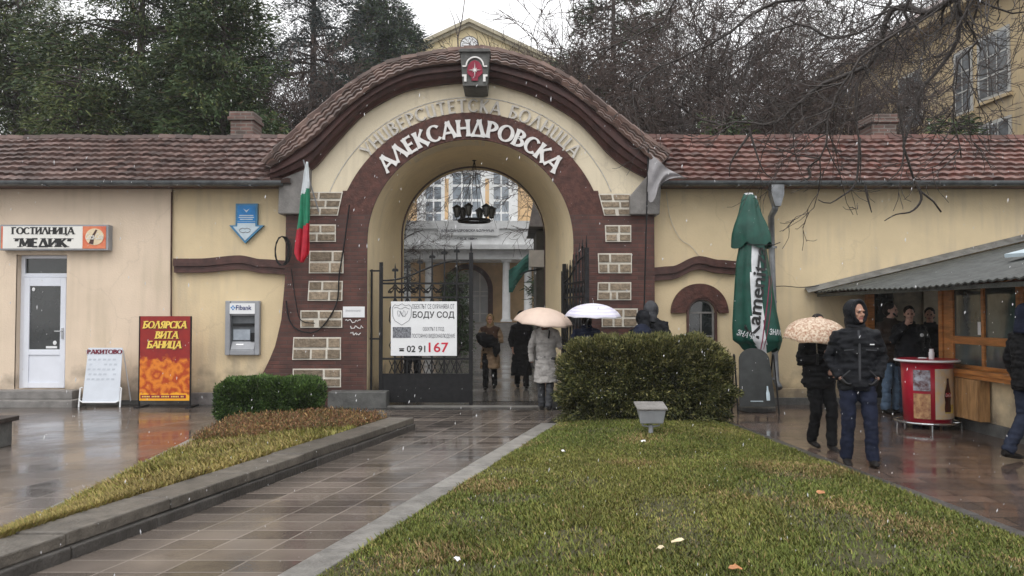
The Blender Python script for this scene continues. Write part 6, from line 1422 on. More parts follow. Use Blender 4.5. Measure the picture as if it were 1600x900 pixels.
# one thin bare sapling tip showing above the emblem
sp_ = empty('sapling', P(717, 84, 15.2), 'thin bare sapling rooted on the gable roof just behind the emblem', 'sapling')
b = MB(); q = [P(717, 95, 15.2), P(715, 60, 15.2), P(722, 30, 15.2), P(726, 0, 15.2), P(727, -20, 15.2)]; b.tube(q, [.018, .014, .011, .008, .004], 5); b.tube([P(716, 62, 15.2), P(709, 30, 15.2), P(700, 8, 15.2)], [.010, .007, .003], 4); b.tube([P(720, 38, 15.2), P(712, 20, 15.2)], [.009, .004], 4); b.build('stem', M['barkg'], sp_)

# ================================================================= HEDGES
def box_hedge(cx, cy, sx, sy, h, n, mats, seed, label, name='hedge', rnd_edge=.18, core=(.02, .03, .012), ln=.05, wd=.022, rough_top=.06, probs=(.5, .35, .15), rz=0, pw=7):
    """closed body of dark inner foliage with leaf sprays over and inside it"""
    g = np.random.default_rng(seed); r = empty(name, (cx, cy, 0), label, 'hedge', rz=rz)
    def sup(th, ph, e=.38):   # rounded-box surface
        c = lambda w_, m_: np.sign(np.cos(w_))*np.abs(np.cos(w_))**m_; s = lambda w_, m_: np.sign(np.sin(w_))*np.abs(np.sin(w_))**m_
        return np.stack([c(ph, e)*c(th, e), c(ph, e)*s(th, e), s(ph, e)], -1)
    u = g.uniform(-1, 1, (n*2, 3)); q = g.integers(0, 5, n*2); ax_ = np.where(q < 2, 1, np.where(q == 2, 2, np.where(q == 3, 0, 2)))
    # area weighted faces: front/back, sides, top
    wts = np.array([sx*h, sx*h, sy*h, sy*h, sx*sy*1.6]); q = g.choice(5, n*2, p=wts/wts.sum())
    u[q == 0, 1] = -1; u[q == 1, 1] = 1; u[q == 2, 0] = -1; u[q == 3, 0] = 1; u[q == 4, 2] = 1
    L3 = (np.abs(u[:, 0])**pw+np.abs(u[:, 1])**pw+np.abs(np.maximum(u[:, 2], -.0))**pw)**(1/pw); u[:, :2] /= L3[:, None]; u[:, 2] = np.where(u[:, 2] > 0, u[:, 2]/L3, u[:, 2])
    nn = np.array([noise.noise(Vector(p)*2.1+Vector((seed, 0, 0)))+.5*noise.noise(Vector(p)*5.3+Vector((0, seed, 0))) for p in (u*np.array([sx, sy, h])*.9)])
    depth = g.random(len(u))**2*.16; k = 1+nn*rnd_edge-depth
    C = u*np.stack([k*sx/2, k*sy/2, np.full(len(u), h/2)], 1); C[:, 2] = h/2+u[:, 2]*h/2*(1+(nn*rough_top*2.2-depth*.5)*(u[:, 2] > .3)); keep = (C[:, 2] > .02); C = C[keep]; un = u[keep]; nn = nn[keep]
    fr = g.random(len(C)) < np.clip(C[:, 2]/(h*.28), .12, 1)*np.clip(1.25-2.2*np.maximum(nn*-1-.22, 0)*3, .3, 1); C, un, nn = C[fr], un[fr], nn[fr]
    C += g.normal(0, .018, C.shape); D = unit(un*np.array([1/sx, 1/sy, 1/h])*1.2)+np.array([0, 0, .35])
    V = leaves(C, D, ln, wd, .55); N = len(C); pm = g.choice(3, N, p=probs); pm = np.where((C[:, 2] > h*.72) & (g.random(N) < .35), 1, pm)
    b = MB(); b.smooth = True; rows = []
    for j in range(11):
        ph = -math.pi/2*0+(-.0)+(math.pi/2)*j/10; row = []
        for i in range(37):
            th = 2*math.pi*i/36; c = math.cos(th); s = math.sin(th); m_ = (abs(c)**6+abs(s)**6)**(-1/6); cz = (1-(j/10)**7)**(1/7) if j < 10 else 0
            nz = 1+.10*noise.noise(Vector((c*3, s*3, j*.4+seed)))
            row.append(Vector((c*m_*sx/2*.86*cz*nz, s*m_*sy/2*.86*cz*nz, .02+(h*.90)*(j/10))))
        rows.append(row)
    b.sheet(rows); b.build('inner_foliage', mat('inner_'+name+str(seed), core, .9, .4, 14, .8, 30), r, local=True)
    MB().tube([(0, 0, -.03), (0, 0, h*.6)], [.04, .02], 6).build('stem', M['bark'], r, local=True)
    sb_ = MB()
    for i in range(int(26*sx)):
        a = i*2.4; q0 = Vector((g.uniform(-.40, .40)*sx, g.uniform(-.36, .36)*sy, -.02)); q1 = Vector((q0.x*1.18+g.normal(0, .06), q0.y*1.22+g.normal(0, .06), h*g.uniform(.45, 1.03))); sb_.tube([q0, q0.lerp(q1, .5)+Vector((g.normal(0, .03), g.normal(0, .03), 0)), q1], [.011, .008, .003], 4, cap=False)
    sb_.build('stems', M['barkg'], r, local=True)
    bulk('leaves', V, 4, mats, r, rnd=np.clip(.5+nn[:N]*.9+g.normal(0, .2, N), 0, 1), mi=pm, local=True); return r
M['h1'] = leafmat('box_green', (.036, .070, .020)); M['h2'] = leafmat('box_light_green', (.075, .125, .032)); M['h3'] = leafmat('box_dark', (.02, .04, .012))
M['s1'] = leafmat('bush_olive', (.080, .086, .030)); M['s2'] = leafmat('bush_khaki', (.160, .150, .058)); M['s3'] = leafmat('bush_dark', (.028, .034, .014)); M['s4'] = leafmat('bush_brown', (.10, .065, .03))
box_hedge(X(424, 12.3), 12.35, 1.50, .75, .60, 34000, [M['h1'], M['h2'], M['h3']], 61, 'low clipped bright green box hedge before the left brick pier', rnd_edge=.10, ln=.045, wd=.02)
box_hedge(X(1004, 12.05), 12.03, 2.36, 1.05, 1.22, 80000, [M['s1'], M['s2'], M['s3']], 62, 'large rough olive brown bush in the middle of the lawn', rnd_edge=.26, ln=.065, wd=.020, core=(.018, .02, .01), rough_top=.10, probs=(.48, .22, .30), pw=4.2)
# ================================================================= PEOPLE
def voxel(mb, vox, smooth=2):
    """closed overlapping volumes -> one continuous surface"""
    me = bpy.data.meshes.new('v'); me.from_pydata(mb.v, [], mb.f); o = bpy.data.objects.new('v', me); COL.objects.link(o)
    m = o.modifiers.new('r', 'REMESH'); m.mode = 'VOXEL'; m.voxel_size = vox; m.use_smooth_shade = True
    if smooth: s = o.modifiers.new('s', 'SMOOTH'); s.factor = .5; s.iterations = smooth
    bpy.context.view_layer.update(); res = bpy.data.meshes.new_from_object(o.evaluated_get(bpy.context.evaluated_depsgraph_get()))
    bpy.data.objects.remove(o); bpy.data.meshes.remove(me); return res
def label_faces(me, mb, mats, names):
    """give every face of the fused surface the material of the nearest source volume"""
    kd = kdtree.KDTree(len(mb.v)); lab = [0]*len(mb.v)
    for f, m in zip(mb.f, mb.m):
        for i in f: lab[i] = m
    for i, v in enumerate(mb.v): kd.insert(v, i)
    kd.balance()
    for m in mats: me.materials.append(m)
    for p in me.polygons: p.material_index = lab[kd.find(p.center)[1]]; p.use_smooth = True
def wrinkle(me, amp, sc, seed):
    me.update(); co = [v.co.copy() for v in me.vertices]; no = [v.normal.copy() for v in me.vertices]
    for v, c, n in zip(me.vertices, co, no):
        q = Vector((c.x*sc, c.y*sc, c.z*sc*1.5+seed)); v.co = c+n*(amp*(noise.noise(q)+.55*noise.noise(q*2.3)+.3*(1-abs(noise.noise(Vector((c.x*3, c.y*3, c.z*sc*2.2+seed))))*4)))
def hand(mb, wr, d, n, s=1., curl=.5, side=1):
    """palm, four unequal bent fingers and a thumb leaving the side of the palm"""
    d = Vector(d).normalized(); n = Vector(n); n = (n-d*n.dot(d)).normalized(); x = d.cross(n)*side; wr = Vector(wr)
    mb.tube([wr-d*.02*s, wr+d*.03*s, wr+d*.085*s], [(.024*s, .020*s), (.038*s, .017*s), (.040*s, .015*s)], 10, ref=x)
    for k, (o, ln) in enumerate(((-.030, .064), (-.010, .076), (.011, .071), (.030, .056))):
        p = wr+d*.078*s+x*o*s; pts = [p]; dd = d.copy()
        for j, seg in enumerate((.45, .32, .23)):
            ang = curl*(.55+.45*j); dd = (dd*math.cos(ang)+n*math.sin(ang)).normalized(); p = p+dd*ln*seg*s; pts.append(p)
        mb.tube(pts, [.0098*s, .0092*s, .0085*s, .0068*s], 8)
    p = wr+d*.022*s-x*.030*s; a = (d*.6-x*.75+n*.25).normalized(); q = p+a*.038*s; r_ = (d*.85-x*.2+n*(.35+curl*.5)).normalized()
    mb.tube([p, q, q+r_*.028*s], [.0125*s, .0105*s, .0085*s], 8)
DEF = dict(hipa=(-.09, 0, .92), hipb=(.09, 0, .92), kna=(-.10, -.02, .50), knb=(.10, -.02, .50), ana=(-.10, .02, .09), anb=(.10, .02, .09), toea=(0, -1, 0), toeb=(0, -1, 0),
    sha=(-.175, 0, 1.395), shb=(.175, 0, 1.395), ela=(-.25, .04, 1.13), elb=(.25, .04, 1.13), wra=(-.24, -.06, .88), wrb=(.24, -.06, .88), hda=(0, -.2, -1), hdb=(0, -.2, -1), hna=(.7, 0, 0), hnb=(-.7, 0, 0), curl=.5,
    yaw=0., nod=0., lean=(0, 0), build=1.)
PEOPLE = 'people at the hospital gate'
pn = [0]
def person(px, Y, rz, H, label, top, legs, shoes, pose={}, style='jacket', hood=False, hair=None, scarf=None, skin=None, gloves=False, z=0., pelv=None, body_only=()):
    pn[0] += 1; sd_ = pn[0]; p = dict(DEF); p.update(pose); sk = skin or M['skin']; bl = p['build']
    V3 = lambda k: Vector(p[k]); lean = Vector((p['lean'][0], p['lean'][1], 0))
    up = lambda v: Vector(v)+lean*max(0, (Vector(v).z-.95)/.7)
    sha, shb, ela, elb, wra, wrb = [up(p[k]) for k in ('sha', 'shb', 'ela', 'elb', 'wra', 'wrb')]
    neck = up((0, .015, 1.50)); hc = up((0, -.005, 1.635)); Rh = Matrix.Rotation(p['yaw'], 3, 'Z') @ Matrix.Rotation(p['nod'], 3, 'X')
    H_ = lambda x, y, z_: hc+Rh @ Vector((x, y, z_))
    b = MB(); b.mi = 0
    # torso, neck, limbs
    b.tube([up((0, 0, .86)), up((0, 0, 1.0)), up((0, 0, 1.15)), up((0, 0, 1.32)), up((0, .01, 1.43)), neck], [(.15, .10), (.145, .10), (.14, .10), (.165, .105), (.13, .08), (.055, .055)], 16, ref=(1, 0, 0))
    b.tube([neck-Vector((0, 0, .04)), hc-Vector((0, -.01, .06))], [.056, .052], 12)
    for s_, e_, w_ in ((sha, ela, wra), (shb, elb, wrb)): b.tube([s_, s_.lerp(e_, .5), e_, e_.lerp(w_, .4), w_], [.050, .046, .038, .036, .025], 10)
    for h_, k_, a_ in (('hipa', 'kna', 'ana'), ('hipb', 'knb', 'anb')): b.tube([V3(h_), V3(h_).lerp(V3(k_), .5), V3(k_), V3(k_).lerp(V3(a_), .35), V3(a_)], [.085, .075, .052, .052, .036], 10)
    # head: skull, jaw, brow, nose, chin, lips, ears
    b.ell(H_(0, .012, .022), .074, .094, .098, 18, 12, Rh); b.ell(H_(0, -.028, -.045), .054, .060, .066, 14, 10, Rh); b.ell(H_(0, -.075, -.088), .024, .020, .020, 10, 8, Rh)
    b.tube([H_(-.042, -.070, .022), H_(0, -.084, .026), H_(.042, -.070, .022)], [.012, .014, .012], 8)
    b.tube([H_(0, -.080, .018), H_(0, -.100, -.022), H_(0, -.098, -.034)], [.008, .0115, .013], 8); b.ell(H_(-.012, -.090, -.034), .009, .010, .008, 8, 6, Rh); b.ell(H_(.012, -.090, -.034), .009, .010, .008, 8, 6, Rh)
    for s in (-1, 1): b.ell(H_(s*.074, .012, -.005), .010, .020, .032, 8, 8, Rh); b.ell(H_(s*.040, -.058, -.020), .020, .020, .018, 8, 8, Rh)
    b.mi = 2; b.ell(H_(0, -.082, -.056), .024, .012, .006, 10, 6, Rh); b.ell(H_(0, -.080, -.064), .020, .012, .006, 10, 6, Rh)
    b.mi = 3
    for s in (-1, 1): b.ell(H_(s*.031, -.080, .004), .009, .009, .004, 8, 6, Rh)
    b.mi = 1 if not gloves else 4
    hand(b, wra, p['hda'], p['hna'], 1., p['curl'], 1); hand(b, wrb, p['hdb'], p['hnb'], 1., p['curl'], -1)
    me = voxel(b, .0068, 1); label_faces(me, b, [sk, sk, M['lip'], M['eye'], M['glove']], None)
    me.name = 'person'; root = bpy.data.objects.new('person', me); COL.objects.link(root); sc = H/1.75
    g = P(px, 450, Y); root.location = (g.x, Y, z); root.rotation_euler.z = rz; root.scale = (sc, sc, sc); tag(root, label, 'person')
    def wear(name, mb, m, vox=.013, amp=.006, scw=9, mats=None):
        me = voxel(mb, vox, 2); wrinkle(me, amp, scw, sd_*3.1)
        if mats: label_faces(me, mb, mats, None)
        else: me.materials.append(m)
        me.polygons.foreach_set('use_smooth', [True]*len(me.polygons)); o = bpy.data.objects.new(name, me); COL.objects.link(o); o.parent = root; return o
    # trousers and shoes
    c = MB(); c.ell((0, .005, .93), .165*bl, .125, .14, 16, 10)
    for s, h_, k_, a_ in ((-1, 'hipa', 'kna', 'ana'), (1, 'hipb', 'knb', 'anb')):
        hp_, kn, an = V3(h_), V3(k_), V3(a_); lo = an+(kn-an).normalized()*-.035
        c.tube([hp_+Vector((0, 0, .03)), hp_.lerp(kn, .45), kn, kn.lerp(an, .5), lo], [(.102, .112), (.092, .098), (.074, .080), (.068, .074), (.066, .076)], 14)
    wear('trousers', c, legs, .0125, .012, 8)
    for a_, t_v, s in (('ana', 'toea', -1), ('anb', 'toeb', 1)):
        an = V3(a_); d = Vector(p[t_v]).normalized(); c = MB(); bs = an+Vector((0, 0, -.05))
        c.tube([bs-d*.075, bs-d*.03, bs+d*.06, bs+d*.14, bs+d*.185], [(.034, .036), (.040, .046), (.044, .038), (.044, .030), (.026, .020)], 12, ref=d.cross(Vector((0, 0, 1)))); c.tube([an+Vector((0, 0, .03)), bs], [.046, .045], 10)
        me = voxel(c, .009, 1); me.materials.append(shoes); o = bpy.data.objects.new('shoe', me); COL.objects.link(o); o.parent = root
    # coat
    c = MB()
    hem = {'jacket': [(0, 0, .80), (0, 0, .86), (0, 0, 1.0)], 'coat': [(0, 0, .50), (0, 0, .62), (0, 0, .80), (0, 0, 1.0)], 'long': [(0, 0, .30), (0, 0, .45), (0, 0, .75), (0, 0, 1.0)]}[style]
    hr = {'jacket': [(.185, .135), (.20, .15), (.195, .145)], 'coat': [(.225, .18), (.22, .175), (.205, .155), (.185, .135)], 'long': [(.25, .21), (.245, .20), (.215, .165), (.185, .135)]}[style]
    b_ = bl
    c.tube([up(q) for q in hem]+[up((0, 0, 1.15)), up((0, -.005, 1.32)), up((0, .005, 1.43)), up((0, .012, 1.49))], [(a*b_, q*b_) for a, q in hr]+[(.19*b_, .14*b_), (.212*b_, .145*b_), (.16*b_, .11*b_), (.085, .085)], 20, ref=(1, 0, 0))
    for s_, e_, w_ in ((sha, ela, wra), (shb, elb, wrb)):
        i_ = s_+(up((0, 0, 1.42))-s_)*.35; cu = w_-(w_-e_).normalized()*.012
        c.tube([i_, s_, s_.lerp(e_, .5), e_, e_.lerp(w_, .5), cu], [.072*b_, .078*b_, .070*b_, .060*b_, .054*b_, .046*b_], 14)
    wear('jacket' if style == 'jacket' else 'coat', c, top, .012, .017, 9)
    c = MB(); c.tube([neck+Vector((.075*math.cos(t), .075*math.sin(t)+.0, -.005+.012*math.sin(t))) for t in np.linspace(0, 6.4, 20)], .026, 8); wear('collar', c, top, .011, .003)
    if hood:
        c = MB(); c.ell(H_(0, .045, .022), .108, .105, .132, 18, 12, Rh); c.tube([H_(.082*math.cos(t), -.050+.012*math.sin(t), .012+.118*math.sin(t)) for t in np.linspace(-1.35, math.pi+1.35, 22)], .024, 8)
        c.tube([H_(0, .05, -.05), neck+Vector((0, .05, .0)), neck+Vector((0, .07, -.07))], [.10, .105, .09], 12); wear('hood', c, top if hood is True else hood, .0115, .005, 12)
    if hair:
        c = MB(); ln = hair[1]; c.ell(H_(0, .024, .040), .084, .094, .094, 18, 12, Rh); c.ell(H_(0, .045, -.01), .080, .078, .085, 14, 10, Rh)
        if ln > .05: c.tube([H_(0, .05, 0), H_(0, .06, -.08), H_(0, .075, -ln)], [(.085, .06), (.088, .055), (.07, .035)], 14, ref=(1, 0, 0))
        if len(hair) > 2: c.tube([H_(-.058, -.045, -.045), H_(-.035, -.080, -.085), H_(0, -.092, -.098), H_(.035, -.080, -.085), H_(.058, -.045, -.045)], .017, 8)
        wear('hair', c, hair[0], .009, .004, 25)
    if scarf:
        c = MB(); c.ell(H_(0, .03, .03), .092, .098, .112, 18, 12, Rh); c.tube([H_(.074*math.cos(t), -.052, .004+.100*math.sin(t)) for t in np.linspace(-1.3, math.pi+1.3, 22)], .020, 8); c.tube([H_(0, .02, -.06), neck, neck+Vector((0, -.03, -.09))], [.078, .095, .085], 12); wear('headscarf', c, scarf, .0105, .005, 14)
    return root
M['lip'] = mat('lip', (.30, .11, .09), .5, .1, 8); M['eye'] = mat('eye', (.09, .05, .04), .15, .1, 8); M['glove'] = mat('dark_glove', (.02, .02, .022), .6, .1, 8)
M['skin2'] = mat('pale_skin', (.50, .30, .23), .5, .1, 12)
def cloth(n, c, r=.75, var=.25): return mat(n, c, r, var, 9, .5, 140, spec=.15)
C_ = dict(black=cloth('black_cloth', (.009, .009, .010)), shell=cloth('black_shell', (.009, .010, .013), .5), navy=cloth('navy_cloth', (.014, .018, .036)), brown=cloth('brown_leather', (.055, .028, .018), .5), tan=cloth('tan_wool', (.24, .17, .11)), pale=cloth('pale_grey_wool', (.42, .40, .38)),
    scarf=cloth('golden_scarf', (.20, .14, .07)), jean=cloth('blue_denim', (.10, .15, .22)), jean2=cloth('dark_denim', (.022, .028, .048)), brnj=cloth('dark_brown_jacket', (.035, .024, .018)), grey=cloth('grey_cloth', (.06, .062, .068)), hairb=cloth('black_hair', (.012, .009, .008), .5), leather=cloth('shoe_leather', (.018, .016, .015), .35, .1))
sh = C_['leather']
WALK = dict(kna=(-.09, -.16, .52), ana=(-.08, -.20, .10), knb=(.09, .0, .50), anb=(.08, .22, .13), toeb=(0, -1, -.25))
WALK2 = dict(kna=(-.09, .0, .50), ana=(-.08, .20, .12), toea=(0, -1, -.25), knb=(.09, -.14, .51), anb=(.08, -.18, .09))
# the hooded man in front, hands in his jacket pockets
man = person(1337, 8.75, R(-12), 1.76, 'man in a black hooded jacket and navy trousers walking with hands in pockets', C_['shell'], C_['navy'], sh, dict(WALK2, kna=(-.10, -.04, .50), ana=(-.11, .05, .09), knb=(.11, -.10, .50), anb=(.13, -.10, .09), ela=(-.275, .06, 1.14), wra=(-.185, -.10, .93), elb=(.275, .06, 1.14), wrb=(.185, -.10, .93), hda=(.6, -.3, -.7), hdb=(-.6, -.3, -.7), yaw=R(28), build=1.04, curl=.8), hood=True, gloves=True)
b = MB(); b.tube([(0, -.152, .86), (0, -.155, 1.05), (0, -.155, 1.3), (0, -.115, 1.45)], [(.012, .006)]*4, 6); 
for s in (-1, 1): b.tube([(s*.10, -.165, 1.02), (s*.19, -.12, .93)], .007, 5); b.obox((s*.11, -.185, 1.24), .10, .012, .012, ry=s*.1)
o = link('zip', b.mesh('zip', C_['grey']), man, local=True)
o = link('badge', MB().obox((.12, -.183, 1.30), .045, .006, .012).mesh('badge', M['white']), man, local=True)
# woman in black under the flowered umbrella
wm = person(1278, 9.75, R(8), 1.62, 'person in black walking half hidden under the flowered umbrella', C_['black'], C_['black'], sh, dict(WALK, kna=(-.07, -.06, .50), ana=(-.02, .16, .11), toea=(0, -1, -.2), knb=(.10, -.13, .51), anb=(.09, -.14, .09), ela=(-.27, -.02, 1.14), wra=(-.04, -.23, 1.20), hda=(.1, -.2, 1), hna=(1, 0, 0), elb=(.27, .03, 1.12), wrb=(.16, -.16, 1.0), hdb=(-.8, -.4, .1), curl=1.25, build=1.12), hair=(C_['hairb'], .12))
# brown coat woman and her bundle, black coat woman
w1 = person(766, 17.1, R(-5), 1.60, 'woman in tan coat and golden headscarf clutching a dark bundle beyond the gate', C_['tan'], C_['black'], sh, dict(WALK, ela=(-.27, -.02, 1.14), wra=(.02, -.24, 1.16), elb=(.27, -.02, 1.14), wrb=(-.03, -.25, 1.10), hda=(.9, -.2, .2), hdb=(-.9, -.2, .1), hna=(0, .4, .6), hnb=(0, .4, .6), build=1.05), style='coat', scarf=C_['scarf'])
b = MB(); b.tube([(-.20, -.02, 1.40), (-.1, -.06, 1.43), (.0, -.1, 1.36), (.1, -.06, 1.43), (.20, -.02, 1.40)], [.07, .075, .07, .075, .07], 10); b.tube([(0, -.03, 1.42), (0, -.07, 1.25), (0, -.06, 1.02)], [(.2, .12), (.19, .125), (.20, .13)], 14, ref=(1, 0, 0))
me = voxel(b, .014, 2); wrinkle(me, .010, 9, 3); me.materials.append(C_['brown']); link('shawl', me, w1, local=True)
b = MB(); rx_ = w1.location; b.ell((rx_.x-.05, rx_.y-.30, 1.05), .20, .11, .15); b.ell((rx_.x-.16, rx_.y-.30, 1.12), .13, .10, .12); b.tube([(rx_.x+.12, rx_.y-.26, 1.1), (rx_.x+.14, rx_.y-.25, .85), (rx_.x+.12, rx_.y-.24, .72)], [.06, .09, .03], 10)
me = voxel(b, .012, 2); wrinkle(me, .016, 8, 8); me.materials.append(C_['black']); o = link('bundle', me); tag(o, 'dark bundle of clothes held to the chest of the headscarfed woman', 'bundle')
person(815, 17.5, R(6), 1.66, 'woman in a long black coat walking beyond the gate', C_['black'], C_['black'], sh, dict(WALK2, ela=(-.26, .04, 1.13), wra=(-.22, -.12, .92)), style='long', hood=cloth('black_scarf', (.012, .012, .013)))
# pale coat under the cream umbrella (seen from behind)
person(853, 13.6, R(168), 1.64, 'person in a pale grey coat seen from behind under the cream umbrella', C_['pale'], C_['grey'], sh, dict(ana=(-.07, .12, .10), kna=(-.08, .02, .5), anb=(.09, -.08, .09), ela=(-.25, -.03, 1.13), wra=(-.10, -.22, 1.26), hda=(.1, -.2, 1), hna=(1, 0, 0), wrb=(.27, -.03, .86), elb=(.27, .05, 1.13), curl=1.0, build=.98), style='coat', hair=(cloth('reddish_hair', (.09, .035, .02), .5), .20), gloves=True)
person(916, 12.98, R(185), 1.66, 'person in a dark coat behind the bush under the striped umbrella', C_['navy'], C_['black'], sh, dict(ela=(-.25, -.03, 1.13), wra=(-.10, -.22, 1.26), hda=(.1, -.2, 1), hna=(1, 0, 0), curl=1.1), style='coat', hair=(C_['hairb'], .12))
pk = person(1026, 13.45, R(150), 1.80, 'taller hooded person in a dark jacket leaning over behind the bush', C_['shell'], C_['black'], sh, dict(lean=(.06, .10), build=1.08, nod=.2), hood=C_['grey'])
person(1003, 13.25, R(200), 1.66, 'shorter hooded person with a rucksack behind the bush', C_['shell'], C_['black'], sh, dict(lean=(0, .02), build=1.1), hood=True)
b = MB(); q = P(1003, 450, 13.0); b.ell((q.x, 13.02, 1.22), .19, .12, .25); b.ell((q.x, 12.93, 1.12), .13, .06, .12); me = voxel(b, .012, 2); wrinkle(me, .008, 8, 2); me.materials.append(C_['navy']); o = link('rucksack', me); tag(o, 'dark navy rucksack on the back of the shorter hooded person', 'rucksack')
# at the kiosk
k1 = person(1391, 13.15, R(14), 1.80, 'bearded man in dark brown jacket and pale jeans holding a cup at the kiosk', C_['brnj'], C_['jean'], sh, dict(ela=(-.27, .0, 1.14), wra=(-.02, -.26, 1.18), hda=(.8, -.5, .1), hna=(0, 0, 1), elb=(.27, .0, 1.14), wrb=(.12, -.26, 1.16), hdb=(-.5, -.6, .3), hnb=(-.6, 0, .4), yaw=R(38), curl=.9, build=1.08), hair=(C_['hairb'], .03, 1), skin=M['skin2'])
q = k1.location; tag(MB().tube([(q.x+.07, q.y-.38, 1.18), (q.x+.07, q.y-.38, 1.28)], [.032, .042], 12).build('paper_cup', mat('pink_cup', (.62, .35, .48), .4, .15, 12)), 'pink and white cup held by the bearded man at the kiosk', 'cup')
k2 = person(1420, 12.75, R(-8), 1.74, 'man in a dark jacket with his hand at his mouth beside the red table', C_['shell'], C_['jean2'], sh, dict(ela=(-.30, -.10, 1.20), wra=(-.10, -.17, 1.47), hda=(.45, .0, .9), hna=(.3, .9, 0), elb=(.26, .03, 1.13), wrb=(.24, -.06, .90), curl=.7, build=1.15, yaw=R(-10), nod=.1), hair=(C_['hairb'], .02), skin=M['skin2'])
link('badge', MB().ell((.13, -.165, 1.30), .03, .008, .03).mesh('badge', M['white']), k2, local=True)
person(1452, 13.3, R(-30), 1.72, 'dark figure standing in the shade of the kiosk doorway', C_['black'], C_['black'], sh, dict(), hair=(C_['hairb'], .05))
person(1606, 8.9, R(100), 1.72, 'person in a black jacket and dark jeans cut by the right edge of the view', C_['black'], C_['jean2'], sh, dict(WALK, ela=(-.25, .08, 1.14), wra=(-.22, -.08, .92), build=1.08), hood=C_['navy'])
person(645, 16.6, R(10), 1.74, 'dark clothed guard standing behind the notice on the iron gate', C_['black'], C_['black'], sh, dict(ana=(-.13, 0, .09), anb=(.13, 0, .09)), style='jacket', hair=(C_['hairb'], .02))

# ================================================================= UMBRELLAS
def umbrella(c, rad, h, tilt, mats, fn, label, hand_pt, seg=8, sub=4):
    """c = crown point; scalloped eight-panel canopy with shaft running to the hand"""
    r = empty('umbrella', c, label, 'umbrella'); c = Vector(c); hp = Vector(hand_pt)
    ax = (c-hp).normalized() if tilt is None else Vector(tilt).normalized(); q = Vector((0, 0, 1)).rotation_difference(ax).to_matrix()
    b = MB(); n = 12; rows = []
    for j in range(n+1):
        t = j/n; row = []
        for k in range(seg*sub+1):
            a = 2*math.pi*k/(seg*sub); f = (k % sub)/sub; sc_ = 1-.09*math.sin(math.pi*f)*t*t; sag = -.02*math.sin(math.pi*f)*t
            row.append(c+q @ Vector((rad*math.sin(t*1.35)/math.sin(1.35)*sc_*math.cos(a), rad*math.sin(t*1.35)/math.sin(1.35)*sc_*math.sin(a), -h*(1-math.cos(t*1.35))/(1-math.cos(1.35))+sag+.03*math.sin(math.pi*f)*t**6)))
        rows.append(row)
    for j in range(n):
        for k in range(seg*sub): b.mi = fn(j/n, k/(seg*sub)); b.rv = random.random(); b.smooth = True; b.add([rows[j][k], rows[j][k+1], rows[j+1][k+1], rows[j+1][k]], [(3,2,1,0)])
    o = b.build('canopy', mats, r, weld=True); so = o.modifiers.new('t', 'SOLIDIFY'); so.thickness = .002
    MB().tube([c+ax*.05, c, hp-ax*.0], [.004, .006, .006], 8).build('shaft', M['steel'], r); MB().tube([hp+ax*.06, hp-ax*.08], [.013, .015], 8).build('handle', M['iron'], r)
    for k in range(seg): MB().tube([row_[k*sub]-ax*.012 for row_ in rows[::3]], .003, 4).build('rib', M['iron'], r)
    return r
M['ucream'] = mat('umbrella_cream', (.66, .52, .43), .5, .06, 5); M['uwhite'] = mat('umbrella_white', (.74, .73, .80), .5, .04, 5); M['ulil'] = mat('umbrella_lilac', (.62, .60, .74), .5, .06, 5)
M['uflow'] = mat('umbrella_flowered', (.66, .55, .42), .5, .1, 38, col2=(.33, .17, .10), detail=2)
umbrella(P(851, 481, 13.3), .50, .26, (.10, -.12, 1), [M['ucream']], lambda t, u: 0, 'cream umbrella over the person in the pale coat', P(858, 512, 13.36)+Vector((0, 0, -.1)))
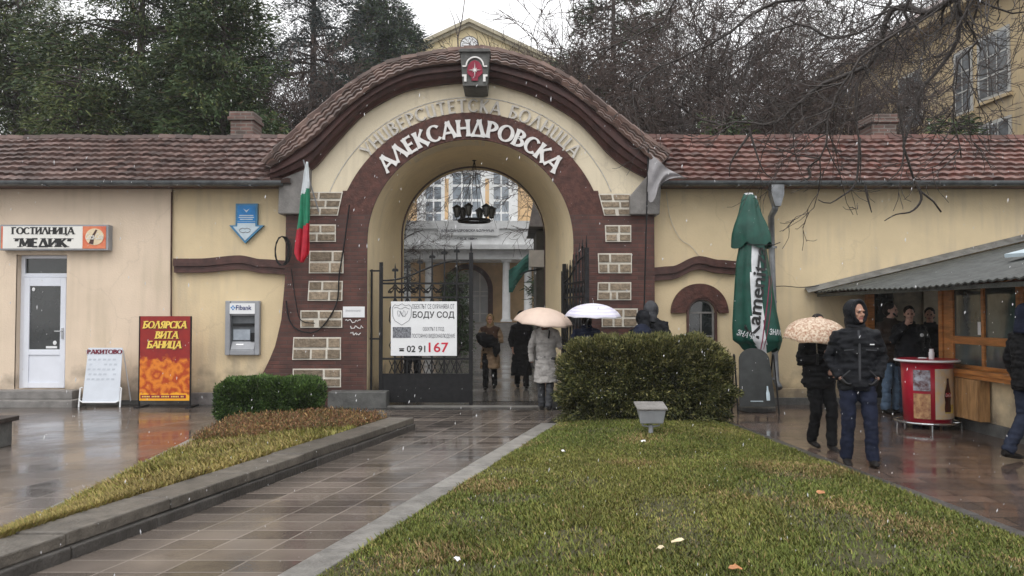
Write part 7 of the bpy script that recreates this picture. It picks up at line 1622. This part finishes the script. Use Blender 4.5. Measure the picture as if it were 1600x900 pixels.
umbrella(P(927, 474, 12.75), .455, .22, (.02, -.05, 1), [M['uwhite'], M['ulil']], lambda t, u: 1 if (int(t*12) in (3, 6, 8, 10)) else 0, 'white umbrella with lilac rings behind the bush', P(917, 506, 12.78))
hw_ = wm.location+Vector((.0, -.25, 0)); umbrella(P(1274, 497, 9.4), .38, .22, (-.05, -.22, 1), [M['uflow']], lambda t, u: 0, 'beige flowered umbrella held by the person in black', P(1277, 560, 9.47))

# ================================================================= SLEET IN THE AIR
g = np.random.default_rng(5); n = 2600; Y_ = g.uniform(2.2, 15.0, n)**1.0; Xs = (g.uniform(-.68, .68, n))*Y_; Zs = EYE+(g.uniform(-.33, .42, n))*Y_; ok = Zs > .1; Y_, Xs, Zs = Y_[ok], Xs[ok], Zs[ok]; n = len(Y_)
rr = g.uniform(.0010, .0024, n); st = g.uniform(1.2, 4.5, n); base = np.stack([Xs, Y_, Zs], 1); dirv = unit(np.stack([g.normal(.12, .15, n), g.normal(0, .1, n), np.full(n, 1.0)], 1))
sx_ = unit(np.cross(dirv, [0, 1, 0])); sy_ = np.cross(dirv, sx_); T = base+dirv*(rr*st)[:, None]; Bm = base-dirv*(rr*st)[:, None]
ring = [base+(sx_*math.cos(a)+sy_*math.sin(a))*rr[:, None] for a in (0, 2.094, 4.189)]
V = np.stack([np.stack([T, ring[i], ring[(i+1) % 3]], 1) for i in range(3)]+[np.stack([Bm, ring[(i+1) % 3], ring[i]], 1) for i in range(3)], 1).reshape(-1, 3)
tag(bulk('snow', V, 3, mat('snowflake', (.75, .75, .77), .6, .02, 2, alpha=.75)), kind='stuff')

# ================================================================= DAMP AIR
m = bpy.data.materials.new('damp_air'); m.use_nodes = True; n = m.node_tree.nodes; n.clear(); o_ = n.new('ShaderNodeOutputMaterial'); v = n.new('ShaderNodeVolumePrincipled')
v.inputs['Color'].default_value = (.93, .94, .96, 1); v.inputs['Density'].default_value = .0007; v.inputs['Anisotropy'].default_value = .2; m.node_tree.links.new(v.outputs[0], o_.inputs['Volume'])
tag(MB().box((-310, -65, -1), (310, 510, 32)).build('haze', m), kind='stuff')
scene.cycles.volume_bounces = 1; scene.cycles.volume_step_rate = 5
